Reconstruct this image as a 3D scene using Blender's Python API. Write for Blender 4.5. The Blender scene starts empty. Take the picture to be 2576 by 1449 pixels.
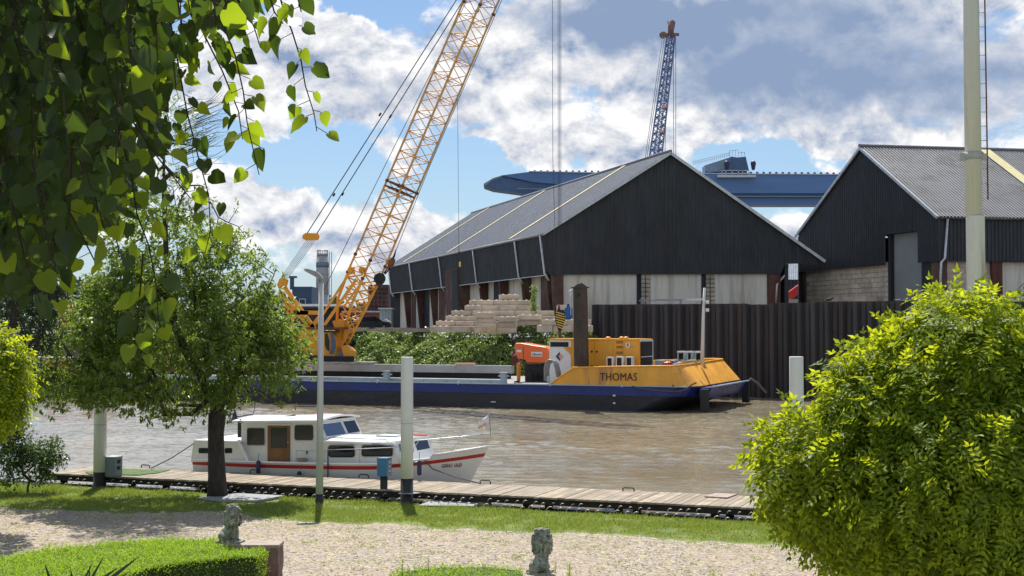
import bpy, math, random
from mathutils import Vector, Matrix, noise
R = math.radians
rnd = random.Random(7)
scene = bpy.context.scene
C = scene.collection
# ------------------------------------------------------------ camera
F, CX, CY, H = 3400.0, 1288.0, 724.5, 4.7
TH = math.atan(100.5 / F)
cd = bpy.data.cameras.new("camera"); cam = bpy.data.objects.new("camera", cd); C.objects.link(cam)
cd.sensor_width = 36; cd.lens = 36 * F / 2576
cd.clip_start = 0.1; cd.clip_end = 6000
cam.location = (0, 0, H); cam.rotation_euler = (math.pi / 2 + TH, 0, 0)
cd.dof.use_dof = False
scene.camera = cam
scene.view_settings.view_transform = 'Standard'
scene.view_settings.look = 'None'
scene.view_settings.exposure = 0.50
scene.view_settings.gamma = 1
# ------------------------------------------------------------ sun and sky
SAZ, SEL = R(-7), R(57)
sd = bpy.data.lights.new("sun", 'SUN'); so = bpy.data.objects.new("sun", sd); C.objects.link(so)
sd.energy = 5.0; sd.angle = R(0.5); sd.color = (1, 0.95, 0.87)
SUNV = Vector((math.sin(SAZ) * math.cos(SEL), math.cos(SAZ) * math.cos(SEL), math.sin(SEL)))
so.rotation_euler = SUNV.to_track_quat('Z', 'Y').to_euler(); so.location = (0, 0, 60)

class NG:
    def __init__(s, nt): s.nt = nt; nt.nodes.clear()
    def n(s, t, **k):
        o = s.nt.nodes.new(t)
        for a, b in k.items(): setattr(o, a, b)
        return o
    def put(s, sock, v):
        if isinstance(v, bpy.types.NodeSocket): s.nt.links.new(v, sock)
        elif v is not None:
            if isinstance(v, (tuple, list)) and len(v) == 3 and sock.type == 'RGBA': v = (*v, 1)
            sock.default_value = v
    def m(s, op, a, b=None, c=None, clamp=False):
        o = s.n('ShaderNodeMath', operation=op, use_clamp=clamp)
        s.put(o.inputs[0], a); s.put(o.inputs[1], b)
        if c is not None: s.put(o.inputs[2], c)
        return o.outputs[0]
    def v(s, op, a, b=None):
        o = s.n('ShaderNodeVectorMath', operation=op)
        s.put(o.inputs[0], a)
        if b is not None: s.put(o.inputs[1], b)
        return o.outputs[1] if op in ('LENGTH', 'DOT_PRODUCT') else o.outputs[0]
    def noise(s, vec, scale, detail=4, rough=.55, out=0, dist=0):
        o = s.n('ShaderNodeTexNoise'); s.put(o.inputs['Vector'], vec)
        o.inputs['Scale'].default_value = scale; o.inputs['Detail'].default_value = detail
        o.inputs['Roughness'].default_value = rough; o.inputs['Distortion'].default_value = dist
        return o.outputs[out]
    def ramp(s, f, a, b, c0=0.0, c1=1.0, smooth=True):
        o = s.n('ShaderNodeMapRange', interpolation_type='SMOOTHSTEP' if smooth else 'LINEAR')
        s.put(o.inputs[0], f)
        for i, v in enumerate((a, b, c0, c1)): s.put(o.inputs[i + 1], v)
        return o.outputs[0]
    def mix(s, f, a, b, mode='MIX'):
        o = s.n('ShaderNodeMix', data_type='RGBA', blend_type=mode)
        s.put(o.inputs[0], f); s.put(o.inputs[6], a); s.put(o.inputs[7], b)
        return o.outputs[2]
    def comb(s, x, y, z):
        o = s.n('ShaderNodeCombineXYZ'); s.put(o.inputs[0], x); s.put(o.inputs[1], y); s.put(o.inputs[2], z)
        return o.outputs[0]

world = bpy.data.worlds.new("World"); scene.world = world; world.use_nodes = True
g = NG(world.node_tree)
tc = g.n('ShaderNodeTexCoord').outputs['Generated']
dirn = g.v('NORMALIZE', tc)
sep = g.n('ShaderNodeSeparateXYZ'); g.put(sep.inputs[0], dirn)
sky = g.n('ShaderNodeTexSky', sky_type='NISHITA', sun_disc=False)
sky.sun_elevation = SEL; sky.sun_rotation = SAZ; sky.air_density = 1.0; sky.dust_density = 0.6; sky.ozone_density = 2.0
# clouds live on azimuth and elevation (hundreds of "photo pixels" = 1/34 rad)
az = g.m('MULTIPLY', g.m('ARCTAN2', sep.outputs[0], sep.outputs[1]), 34.0)
el = g.m('MULTIPLY', g.m('ARCSINE', sep.outputs[2]), 34.0)
uv0 = g.comb(az, el, 0.0)
w1 = g.v('SUBTRACT', g.noise(uv0, 0.55, 3, .55, 1), (.5, .5, .5))
w2 = g.v('SUBTRACT', g.noise(uv0, 2.2, 5, .6, 1), (.5, .5, .5))
def scl(vec, k):
    o = g.n('ShaderNodeVectorMath', operation='SCALE'); g.put(o.inputs[0], vec); o.inputs['Scale'].default_value = k
    return o.outputs[0]
uv = g.v('MULTIPLY', g.v('ADD', uv0, g.v('ADD', scl(w1, 1.5), scl(w2, 0.75))), (1, 1, 0))
def blobs(lst, vec):
    acc = None
    for (x, y, rx, ry, w) in lst:
        cx, cy = (x - 1288) / 100, (825 - y) / 100
        d = g.v('LENGTH', g.v('MULTIPLY', g.v('SUBTRACT', vec, (cx, cy, 0)), (100 / rx, 100 / ry, 0)))
        o = g.ramp(d, 0.0, 1.5, w, 0.0)
        acc = o if acc is None else g.m('ADD', acc, o)
    return acc
CL = [(1000,190,330,130,.9),(760,110,200,150,.7),(600,190,160,120,.6),(1500,110,330,150,.9),(1330,300,150,90,.5),
      (650,505,190,95,.9),(820,590,260,75,.55),(1040,620,260,90,.7),(655,310,70,50,.9),(1000,385,110,55,.8),(820,265,80,35,.5),
      (1340,400,110,60,.8),(1560,330,120,90,.7),(1900,30,560,110,.9),(2150,110,180,50,.5),(2000,360,480,28,.25),(1790,350,100,45,.5),(2080,360,70,45,.5),(2190,385,110,30,.4),(1600,400,150,50,.6),
      (1995,592,70,38,.8),(2350,420,260,60,.5),(2450,60,300,70,.6),(300,300,260,400,.5),(1250,335,80,30,.6),
      (925,15,120,38,-1.5),(830,395,120,60,-.75),(720,420,90,50,-.5),(1130,440,70,90,-.8),(1240,450,110,50,-.6),
      (560,350,60,60,-.9),(1500,255,110,45,-.2),(2150,240,560,130,.95),(1800,230,200,90,.3)]
back = g.ramp(sep.outputs[1], .75, -.2)
base = g.m('ADD', g.m('ADD', blobs(CL, uv), -0.16), g.m('MULTIPLY', back, .25))  # thicker unseen cloud cover added behind the camera for fill
st = g.v('MULTIPLY', uv0, (1.0, 1.35, 1.0))
def fbm(off):
    p = g.v('ADD', st, off)
    return g.noise(p, 0.70, 11, .60, 0, .25)
n0 = fbm((3.1, 1.7, 2.0)); n1 = fbm((3.1 + .05, 1.7 + .55, 2.0))
dens = g.m('ADD', base, g.m('MULTIPLY', g.m('SUBTRACT', n0, .5), 1.5))
mask = g.ramp(dens, -0.04, 0.34)
lit0 = g.m('MULTIPLY', g.m('SUBTRACT', n0, n1), 3.4)
GR = [(1900,60,560,130,.62),(2280,240,560,110,.66),(1850,210,220,80,.38),(1000,240,280,60,.30),(1450,200,150,60,.22),(1550,60,300,60,.45),(1560,380,150,50,.12),(680,560,150,40,.12),(1230,60,120,90,.15),
      (2000,352,420,28,-.05),(1000,110,260,50,-.12),(1330,380,110,40,-.15),(1980,570,110,60,-.15)]
dark = blobs(GR, uv)
lit = g.m('MULTIPLY', lit0, g.ramp(dark, 0.0, .6, 1.0, .22))
thick = g.ramp(dens, .35, 1.5)
br = g.m('ADD', g.m('SUBTRACT', g.m('ADD', 0.74, lit), g.m('MULTIPLY', thick, .34)), g.m('MULTIPLY', dark, -1.0))
br = g.ramp(br, 0.0, 1.0, 0.0, 1.0, False)
ccol = g.mix(br, (.235, .315, .47), (.90, .895, .90))
ccol = g.mix(g.ramp(br, .25, .8), ccol, g.mix(br, (.28, .31, .38), (.90, .90, .91)))
skyc = g.mix(1.0, sky.outputs[0], (0.072, 0.083, 0.094), 'MULTIPLY')
skyc = g.mix(g.ramp(sep.outputs[2], 0.0, .14, .45, .05), skyc, (.42, .55, .74))
ccol = g.mix(1.0, ccol, g.mix(back, (1,1,1), (1.35,1.33,1.3)), 'MULTIPLY')   # unseen clouds behind the camera brightened as added fill light
col = g.mix(mask, skyc, ccol)
bg = g.n('ShaderNodeBackground'); g.put(bg.inputs[0], col); bg.inputs[1].default_value = 0.83
out = g.n('ShaderNodeOutputWorld'); g.nt.links.new(bg.outputs[0], out.inputs[0])
# ------------------------------------------------------------ geometry of the picture
def ray(x, y):
    a, b = (x - CX) / F, (CY - y) / F
    return Vector((a, math.cos(TH) - b * math.sin(TH), math.sin(TH) + b * math.cos(TH)))
def P(x, y, Y):
    r = ray(x, y); k = Y / r.y
    return Vector((r.x * k, Y, H + r.z * k))
def G(x, y, z):
    r = ray(x, y); k = (z - H) / r.z
    return Vector((r.x * k, r.y * k, z))
class Plane:
    """a vertical plane through A in the direction B-A; t goes away from the camera"""
    def __init__(s, A, B):
        s.A = Vector((A[0], A[1])); d = Vector((B[0] - A[0], B[1] - A[1])); s.L = d.length; s.u = d.normalized()
        s.n = Vector((-s.u.y, s.u.x))
    def s_at(s, x, t=0.0, y=800):
        r = ray(x, y); q = r.x / r.y; o = s.A + s.n * t
        return (q * o.y - o.x) / (s.u.x - q * s.u.y)
    def W(s, a, z, t=0.0):
        o = s.A + s.u * a + s.n * t
        return Vector((o.x, o.y, z))
    def pt(s, x, y, t=0.0):
        a = s.s_at(x, t, y); o = s.A + s.u * a + s.n * t
        return P(x, y, o.y)
    def sz(s, x, y, t=0.0):
        p = s.pt(x, y, t); return s.s_at(x, t, y), p.z
# ------------------------------------------------------------ mesh builder
def V3(p): return Vector(p)
class MB:
    def __init__(s): s.v = []; s.f = []; s.sm = []; s.mi = []; s.cur = 0
    def add(s, vs, fs, smooth=False):
        o = len(s.v); s.v.extend([tuple(p) for p in vs])
        for f in fs: s.f.append([i + o for i in f]); s.sm.append(smooth); s.mi.append(s.cur)
        return s
    def hexa(s, b, t):
        """bottom quad b and top quad t (same order)"""
        return s.add(list(b) + list(t), [(3,2,1,0),(4,5,6,7),(0,1,5,4),(1,2,6,5),(2,3,7,6),(3,0,4,7)])
    def box(s, c, size, rz=0.0, M=None):
        x, y, z = [k / 2 for k in size]; ca, sa = math.cos(rz), math.sin(rz); vs = []
        for dz in (-z, z):
            for dx, dy in ((-x,-y),(x,-y),(x,y),(-x,y)):
                p = Vector((dx*ca - dy*sa, dx*sa + dy*ca, dz))
                if M is not None: p = M @ Vector((dx, dy, dz))
                vs.append(p + Vector(c))
        return s.hexa(vs[:4], vs[4:])
    def slab(s, pl, s0, s1, z0, z1, t0, t1):
        b = [pl.W(s0,z0,t0), pl.W(s1,z0,t0), pl.W(s1,z0,t1), pl.W(s0,z0,t1)]
        t = [pl.W(s0,z1,t0), pl.W(s1,z1,t0), pl.W(s1,z1,t1), pl.W(s0,z1,t1)]
        return s.hexa(b, t)
    def prism(s, poly, ext, smooth=False):
        n = len(poly); e = Vector(ext); a = [Vector(p) for p in poly]; b = [p + e for p in a]
        s.add(a + b, [tuple(range(n))[::-1], tuple(range(n, 2*n))])
        o = len(s.v) - 2 * n
        for i in range(n):
            j = (i + 1) % n; s.f.append([o+i, o+j, o+n+j, o+n+i]); s.sm.append(smooth); s.mi.append(s.cur)
        return s
    def tube(s, pts, r, n=8, cap=True, smooth=True):
        pts = [Vector(p) for p in pts]; m = len(pts)
        rs = r if isinstance(r, (list, tuple)) else [r] * m
        vs = []; prev = None
        for i, p in enumerate(pts):
            d = (pts[min(i+1, m-1)] - pts[max(i-1, 0)])
            if d.length < 1e-9: d = Vector((0,0,1))
            d.normalize()
            if prev is None:
                a = Vector((0,0,1)) if abs(d.z) < .9 else Vector((1,0,0))
                x = d.cross(a).normalized()
            else:
                x = (prev - d * prev.dot(d)).normalized()
            prev = x; y = d.cross(x)
            for k in range(n):
                t = 2*math.pi*k/n; vs.append(p + (x*math.cos(t) + y*math.sin(t)) * rs[i])
        fs = [(i*n+k, i*n+(k+1)%n, (i+1)*n+(k+1)%n, (i+1)*n+k) for i in range(m-1) for k in range(n)]
        s.add(vs, fs, smooth)
        if cap:
            o = len(s.v) - m*n
            s.f.append([o+k for k in range(n)][::-1]); s.f.append([o+(m-1)*n+k for k in range(n)]); s.sm += [False]*2; s.mi += [s.cur]*2
        return s
    def bar(s, a, b, w, h=None, up=(0,0,1)):
        a, b = Vector(a), Vector(b); d = (b-a).normalized(); u = Vector(up)
        if abs(d.dot(u)) > .95: u = Vector((0,1,0))
        x = d.cross(u).normalized() * (w/2); y = x.cross(d).normalized() * ((h or w)/2)
        q = [-x-y, x-y, x+y, -x+y]
        return s.hexa([a+k for k in q], [b+k for k in q])
    def ball(s, c, r, n=12, m=8, sc=(1,1,1)):
        vs = []; c = Vector(c)
        for i in range(m+1):
            t = math.pi*i/m
            for k in range(n):
                p = 2*math.pi*k/n
                vs.append(c + Vector((r*sc[0]*math.sin(t)*math.cos(p), r*sc[1]*math.sin(t)*math.sin(p), r*sc[2]*math.cos(t))))
        return s.add(vs, [(i*n+k, (i+1)*n+k, (i+1)*n+(k+1)%n, i*n+(k+1)%n) for i in range(m) for k in range(n)], True)
    def capsule(s, a, b, r0, r1, n=12):
        a, b = Vector(a), Vector(b); d = (b-a); L = d.length; d = d.normalized() if L > 1e-6 else Vector((0,0,1))
        pts = []; rs = []
        for k in range(5):
            t = math.pi/2*(k/4); pts.append(a - d*r0*math.cos(t)); rs.append(max(r0*math.sin(t), 1e-4))
        for k in range(5):
            t = math.pi/2*(k/4); pts.append(b + d*r1*math.sin(t) + d*1e-5); rs.append(max(r1*math.cos(t), 1e-4))
        return s.tube(pts, rs, n)
    def corr(s, bot, top, length, pitch, depth, nrm):
        """ribbed sheet between two lines given as functions of the fraction along"""
        n = max(1, int(length / pitch)); nr = Vector(nrm).normalized(); vs = []
        for i in range(n):
            for fr, d in ((0,0),(.5,0),(.58,depth),(.92,depth)):
                f = (i + fr) / n; vs.append(Vector(bot(f)) + nr*d); vs.append(Vector(top(f)) + nr*d)
        vs.append(Vector(bot(1))); vs.append(Vector(top(1)))
        return s.add(vs, [(2*i, 2*i+2, 2*i+3, 2*i+1) for i in range(len(vs)//2 - 1)])
    def build(s, name, mat, parent=None, origin=None):
        me = bpy.data.meshes.new(name)
        if origin is None:
            if parent is not None: origin = TL[parent.name]
            else:
                xs = [p[0] for p in s.v]; ys = [p[1] for p in s.v]; zs = [p[2] for p in s.v]
                origin = Vector(((min(xs)+max(xs))/2, (min(ys)+max(ys))/2, min(zs)))
        o = Vector(origin)
        me.from_pydata([(p[0]-o.x, p[1]-o.y, p[2]-o.z) for p in s.v], [], s.f)
        mats = mat if isinstance(mat, (list, tuple)) else [mat]
        for q in mats: me.materials.append(q)
        me.polygons.foreach_set('use_smooth', s.sm); me.polygons.foreach_set('material_index', s.mi)
        me.update()
        ob = bpy.data.objects.new(name, me); C.objects.link(ob)
        if parent is not None: ob.parent = parent; TL[ob.name] = Vector(origin)
        else: ob.location = o; TL[ob.name] = o
        return ob
TL = {}   # world position of every object's origin
def thing(name, label, cat, loc, group=None):
    o = bpy.data.objects.new(name, None); C.objects.link(o); o.location = loc; o.empty_display_size = .3
    o['label'] = label; o['category'] = cat
    if group: o['group'] = group
    TL[o.name] = Vector(loc)
    return o
def tag(o, label, cat, group=None, kind=None):
    if label: o['label'] = label
    if cat: o['category'] = cat
    if group: o['group'] = group
    if kind: o['kind'] = kind
    return o
def struct(name, mb, mat):
    o = mb.build(name, mat, origin=(0,0,0)); o['kind'] = 'structure'; return o
# ------------------------------------------------------------ materials
def newmat(name):
    m = bpy.data.materials.new(name); m.use_nodes = True; return m, NG(m.node_tree)
def pbr(name, col, rough=.6, metal=0.0, var=.25, scale=3.0, bump=.0, bscale=20.0, col2=None, mixs=(.45,.65), m2scale=2.0, stretch=(1,1,1), spec=.5, coat=0.0, clean=False):
    """painted or raw surface with uneven tone, a second colour in patches (dirt, rust) and fine bump"""
    m, n = newmat(name)
    tcn = n.n('ShaderNodeNewGeometry').outputs['Position']
    st_ = n.v('MULTIPLY', tcn, stretch)
    f = n.noise(st_, scale, 6, .6)
    c = n.mix(n.ramp(f, .3, .7), tuple(k*(1-var) for k in col), tuple(min(1, k*(1+var)) for k in col))
    f2 = n.noise(st_, scale*9, 3, .6)
    c = n.mix(n.m('MULTIPLY', n.ramp(f2, .35, .75), .35), c, tuple(k*(1-var*.9) for k in col))
    if col2 is not None:
        f3 = n.noise(st_, m2scale, 8, .65)
        c = n.mix(n.ramp(f3, mixs[0], mixs[1]), c, col2)
    b = n.n('ShaderNodeBsdfPrincipled'); n.put(b.inputs['Base Color'], c)
    n.put(b.inputs['Roughness'], n.ramp(f2, .2, .8, max(0, rough-.12), min(1, rough+.12)))
    b.inputs['Metallic'].default_value = metal; b.inputs['Specular IOR Level'].default_value = spec
    b.inputs['Coat Weight'].default_value = coat
    if bump > 0:
        bn = n.n('ShaderNodeBump'); bn.inputs['Strength'].default_value = bump; bn.inputs['Distance'].default_value = .02
        n.put(bn.inputs['Height'], n.noise(tcn, bscale, 5, .6)); n.put(b.inputs['Normal'], bn.outputs[0])
    o = n.n('ShaderNodeOutputMaterial'); n.nt.links.new(b.outputs[0], o.inputs[0])
    return m
def leafmat(name, c0, c1, trans, tw=.45, rough=.45, spec=.4, tlo=.75):
    m, n = newmat(name)
    gm = n.n('ShaderNodeNewGeometry'); rp = gm.outputs['Random Per Island']
    f = n.noise(gm.outputs['Position'], .9, 3, .5)
    k = n.m('ADD', n.m('MULTIPLY', rp, .65), n.m('MULTIPLY', f, .35))
    c = n.mix(k, c0, c1)
    b = n.n('ShaderNodeBsdfPrincipled'); n.put(b.inputs['Base Color'], c); b.inputs['Roughness'].default_value = rough
    b.inputs['Specular IOR Level'].default_value = spec
    t = n.n('ShaderNodeBsdfTranslucent'); n.put(t.inputs[0], n.mix(k, tuple(q*tlo for q in trans), tuple(q*1.15 for q in trans)))
    x = n.n('ShaderNodeMixShader'); x.inputs[0].default_value = tw
    n.nt.links.new(b.outputs[0], x.inputs[1]); n.nt.links.new(t.outputs[0], x.inputs[2])
    o = n.n('ShaderNodeOutputMaterial'); n.nt.links.new(x.outputs[0], o.inputs[0])
    return m
def glassmat(name, col, rough=.08):
    m, n = newmat(name); b = n.n('ShaderNodeBsdfPrincipled'); b.inputs['Base Color'].default_value = (*col, 1)
    b.inputs['Roughness'].default_value = rough; b.inputs['Specular IOR Level'].default_value = .45
    o = n.n('ShaderNodeOutputMaterial'); n.nt.links.new(b.outputs[0], o.inputs[0]); return m
M = {}
M['clad'] = pbr('dark_cladding', (.021,.025,.033), .55, .0, .3, .35, stretch=(1,1,.25), col2=(.034,.038,.044), m2scale=.25, mixs=(.5,.8))
M['clad2'] = pbr('dark_cladding_second', (.020,.023,.030), .55, .0, .25, .35, stretch=(1,1,.3))
M['roof'] = pbr('roof_sheet', (.17,.185,.22), .6, .0, .05, .08, stretch=(1,.3,1))
M['roof2'] = pbr('roof_sheet_pale', (.27,.27,.275), .5, .25, .12, .25, col2=(.20,.195,.19), m2scale=.5)
M['strip'] = pbr('translucent_strip', (.62,.55,.30), .5, 0, .1, 1)
M['galv'] = pbr('galvanised', (.5,.53,.56), .4, .3, .15, 3)
M['rustcol'] = pbr('red_brown_steel', (.085,.028,.018), .75, 0, .3, 1.2, col2=(.12,.085,.06), m2scale=.7, stretch=(1,1,.4))
M['whitewall'] = pbr('white_panel_wall', (.70,.66,.58), .8, 0, .08, .6, col2=(.42,.37,.29), m2scale=.8, mixs=(.46,.72), stretch=(1.6,1.6,.14))
M['greydoor'] = pbr('grey_door', (.22,.24,.25), .5, 0, .1, .6)
M['stoneblk'] = pbr('concrete_block', (.56,.47,.37), .9, 0, .2, .8, .5, 12, col2=(.34,.30,.25), m2scale=.7, mixs=(.45,.7))
M['sheetpile'] = pbr('sheet_pile_steel', (.046,.043,.047), .6, .1, .35, .8, col2=(.085,.055,.042), m2scale=.5, mixs=(.54,.76), stretch=(1.4,1.4,.08))
M['dark'] = pbr('near_black', (.012,.012,.014), .7, 0, .3, 4)
M['blackhull'] = pbr('black_hull', (.012,.013,.018), .5, 0, .4, .6, col2=(.04,.037,.034), m2scale=.5, mixs=(.5,.8), stretch=(.6,.6,2.5))
M['bluehull'] = pbr('blue_hull', (.004,.018,.16), .38, 0, .25, .5, col2=(.006,.012,.06), m2scale=.8, mixs=(.55,.8))
M['yellow'] = pbr('yellow_paint', (.80,.37,.03), .42, 0, .10, .8, col2=(.45,.20,.04), m2scale=1.1, mixs=(.6,.85), stretch=(1,1,.5))
M['yelbul'] = pbr('yellow_bulwark_paint', (.76,.36,.04), .5, 0, .14, .6, col2=(.42,.19,.06), m2scale=1.1, mixs=(.50,.72), stretch=(1.6,1.6,.22))
M['craney'] = pbr('crane_yellow', (.80,.34,.02), .45, 0, .12, 1.0, col2=(.42,.16,.02), m2scale=1.2, mixs=(.58,.8))
M['boomy'] = pbr('boom_yellow', (.68,.33,.06), .55, 0, .15, 1.0, col2=(.55,.36,.18), m2scale=.8, mixs=(.4,.7))
M['boomend'] = pbr('boom_yellow_base', (.78,.36,.03), .5, 0, .12, 1.0)
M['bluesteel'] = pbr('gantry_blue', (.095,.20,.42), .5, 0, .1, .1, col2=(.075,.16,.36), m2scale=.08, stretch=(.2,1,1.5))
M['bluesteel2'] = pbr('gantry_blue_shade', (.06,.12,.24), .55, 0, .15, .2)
M['gantrygrey'] = pbr('gantry_grey', (.22,.29,.36), .6, 0, .15, .3)
M['distblue'] = pbr('crane_blue', (.17,.24,.42), .6, 0, .15, .5)
M['distrust'] = pbr('crane_head_brown', (.20,.12,.10), .8, 0, .2, 1)
M['rust'] = pbr('rust', (.16,.06,.03), .85, 0, .4, 3, .3, 30)
M['pile'] = pbr('spud_steel', (.062,.045,.034), .75, .0, .35, 1.3, .3, 20, col2=(.12,.05,.03), m2scale=.9, mixs=(.5,.75), stretch=(1,1,.35))
M['greypaint'] = pbr('pale_grey_paint', (.40,.41,.41), .6, 0, .15, .6, col2=(.24,.23,.22), m2scale=.8, mixs=(.5,.75), stretch=(1,1,.6))
M['palebl'] = pbr('pale_blue_grey_paint', (.36,.44,.47), .55, 0, .12, .8)
M['orange'] = pbr('orange_hood', (.85,.16,.035), .35, 0, .06, .8)
M['white'] = pbr('white_gelcoat', (.80,.80,.80), .3, 0, .03, 1.5, coat=.3)
M['whitehull'] = pbr('white_hull', (.70,.69,.66), .35, 0, .05, 1.0, col2=(.55,.54,.50), m2scale=.8, mixs=(.5,.9), coat=.2)
M['red'] = pbr('red_stripe', (.42,.02,.015), .4, 0, .1, 2)
M['redpaint'] = pbr('red_paint', (.60,.04,.03), .45, 0, .1, 2)
M['paleroof'] = pbr('pink_roof_line', (.62,.14,.11), .5, 0, .1, 2)
M['glass'] = glassmat('dark_glass', (.012,.015,.02))
M['glassb'] = glassmat('blue_glass', (.07,.10,.17), .12)
M['wood'] = pbr('varnished_wood', (.20,.085,.022), .4, 0, .25, 4, stretch=(1,1,.2))
M['plank'] = pbr('weathered_plank', (.36,.29,.20), .85, 0, .25, 2.5, .4, 30, col2=(.24,.20,.15), m2scale=1.8)
M['beamd'] = pbr('wet_timber', (.018,.014,.011), .85, 0, .4, 3, .4, 15)
M['polew'] = pbr('pole_white_paint', (.66,.66,.63), .6, 0, .06, 1.2, .1, 30, col2=(.34,.35,.31), m2scale=2.0, mixs=(.55,.85), stretch=(1,1,.4))
M['lampgrey'] = pbr('lamp_grey', (.50,.52,.50), .5, .1, .06, 2)
M['tallpole'] = pbr('tall_pole_paint', (.60,.60,.56), .65, 0, .08, .7, .15, 25, col2=(.33,.31,.24), m2scale=1.1, mixs=(.50,.72), stretch=(2.5,2.5,.25))
M['cabgrey'] = pbr('cabinet_grey', (.16,.20,.23), .5, 0, .15, 2)
M['cabblue'] = pbr('cabinet_blue', (.04,.17,.33), .5, 0, .15, 3)
M['black'] = pbr('black_rubber', (.015,.015,.016), .6, 0, .2, 5)
M['rope'] = pbr('rope', (.10,.09,.08), .9, 0, .2, 8)
M['steelrope'] = pbr('wire_rope', (.06,.062,.07), .6, .2, .1, 8)
M['steelgrey'] = pbr('steel_grey', (.30,.30,.31), .5, .4, .15, 4)
M['concrete'] = pbr('concrete_slab', (.30,.31,.32), .85, 0, .15, 2, .3, 25, col2=(.20,.21,.21), m2scale=2)
M['brickp'] = pbr('pink_brick', (.23,.145,.12), .9, 0, .25, 6, .5, 18, col2=(.13,.09,.08), m2scale=5)
M['coping'] = pbr('coping_stone', (.33,.27,.22), .85, 0, .15, 5, .3, 30)
M['statue'] = pbr('statue_stone', (.34,.345,.29), .95, 0, .3, 12, .8, 60, col2=(.12,.125,.095), m2scale=14, mixs=(.45,.62))
M['bark'] = pbr('bark', (.045,.035,.028), .95, 0, .4, 9, 1.0, 35, stretch=(1,1,.35))
M['twig'] = pbr('twig', (.06,.05,.035), .9, 0, .3, 9)
M['skin'] = pbr('skin', (.45,.22,.14), .6, 0, .1, 10)
M['hivis'] = pbr('orange_workwear', (.62,.22,.04), .8, 0, .2, 8)
M['maroon'] = pbr('dark_red_jacket', (.13,.035,.03), .85, 0, .35, 8)
M['bluecloth'] = pbr('blue_workwear', (.02,.10,.33), .8, 0, .2, 6)
M['hair'] = pbr('dark_hair', (.03,.02,.015), .8, 0, .2, 20)
M['blueb'] = pbr('blue_shed', (.045,.085,.15), .6, 0, .15, .3)
M['silo'] = pbr('silo_grey', (.36,.37,.39), .7, 0, .1, .3, stretch=(1,1,.3))
M['silob'] = pbr('silo_band', (.12,.19,.27), .6, 0, .1, .5)
M['brownst'] = pbr('brown_stack', (.11,.065,.06), .85, 0, .35, .6, col2=(.22,.15,.14), m2scale=.9, mixs=(.55,.7))
M['redcont'] = pbr('red_container', (.22,.075,.055), .7, 0, .12, .6)
M['bgdark'] = pbr('dark_roofs', (.04,.045,.055), .8, 0, .4, .4)
M['tan'] = pbr('dry_brush', (.42,.33,.19), .9, 0, .25, 2)
M['crestw'] = pbr('white_emblem', (.75,.73,.72), .5, 0, .05, 5)
M['navy'] = pbr('navy_mark', (.02,.02,.08), .5, 0, .05, 5)
M['salmon'] = pbr('salmon_mark', (.75,.40,.30), .5, 0, .05, 5)
M['lettering'] = pbr('dark_lettering', (.045,.018,.02), .6, 0, .05, 5)
M['letterred'] = pbr('red_brown_lettering', (.16,.03,.03), .6, 0, .05, 5)
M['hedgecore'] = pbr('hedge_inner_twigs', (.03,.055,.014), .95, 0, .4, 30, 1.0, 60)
M['matgreen'] = pbr('green_mat', (.075,.13,.03), .95, 0, .3, 6, .6, 60)
M['soil'] = pbr('wet_soil', (.016,.013,.011), 1.0, 0, .4, 2, .5, 10, spec=.1)
M['hoop'] = pbr('sunlit_metal_edge', (.42,.39,.35), .45, .3, .25, 6)  # light catching the sheet edges put into a pale colour
M['deckgrey'] = pbr('deck_plate', (.20,.20,.20), .7, 0, .3, 1.0, col2=(.32,.30,.27), m2scale=.9)
M['tyre'] = pbr('tyre', (.02,.02,.02), .8, 0, .2, 5)
M['stripe'] = pbr('hazard_yellow', (.70,.50,.06), .5, 0, .1, 5)
M['purple'] = pbr('planking', (.30,.26,.22), .8, 0, .3, 2)
L_ROB = leafmat('robinia_leaf', (.028,.075,.008), (.25,.35,.02), (.78,.88,.025), .48, .5, .3, .16)
L_TREE = leafmat('tree_leaf', (.045,.09,.020), (.17,.24,.05), (.34,.46,.06), .44, .4, .5)
L_SUNLIT = leafmat('sunlit_linden_leaf', (.03,.055,.015), (.06,.10,.02), (.50,.68,.02), .45, .42, .4)  # brighter linden copy: sunlight on the fringe leaves put into the colour
L_LIN = leafmat('linden_leaf', (.012,.025,.011), (.030,.053,.018), (.11,.19,.013), .37, .42, .4)  # darker linden copy: shade inside the leaf mass put into the colour
L_IVY = leafmat('ivy_leaf', (.11,.19,.04), (.36,.44,.16), (.32,.44,.09), .35, .4, .5)
L_HEDGE = leafmat('hedge_leaf', (.17,.31,.02), (.36,.52,.035), (.48,.66,.03), .42, .5, .35)
L_DARK = leafmat('evergreen_leaf', (.015,.03,.014), (.035,.055,.025), (.04,.07,.02), .25, .5, .4)
L_GRASS = leafmat('grass_blade', (.13,.19,.03), (.37,.41,.11), (.34,.42,.06), .42, .6, .2)
L_FAR = leafmat('far_leaf', (.06,.10,.05), (.10,.14,.07), (.09,.14,.05), .3, .6, .2)
L_AGAVE = leafmat('agave_leaf', (.035,.05,.03), (.06,.08,.045), (.05,.08,.03), .2, .4, .5)
L_BUSH = leafmat('bush_leaf', (.025,.055,.018), (.06,.11,.03), (.16,.26,.04), .4, .35, .6)
# ============================================================ SETTING
PJ = Plane(G(123, 1190, .5), G(1878, 1276, .5))          # jetty, land-side edge
PW = (Plane(G(303,1179.3,.5), G(1668,1237.7,.5)))
JW = 2.15                                              # jetty width
def bank(s, t, z): return PJ.W(s, z, t)
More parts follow.
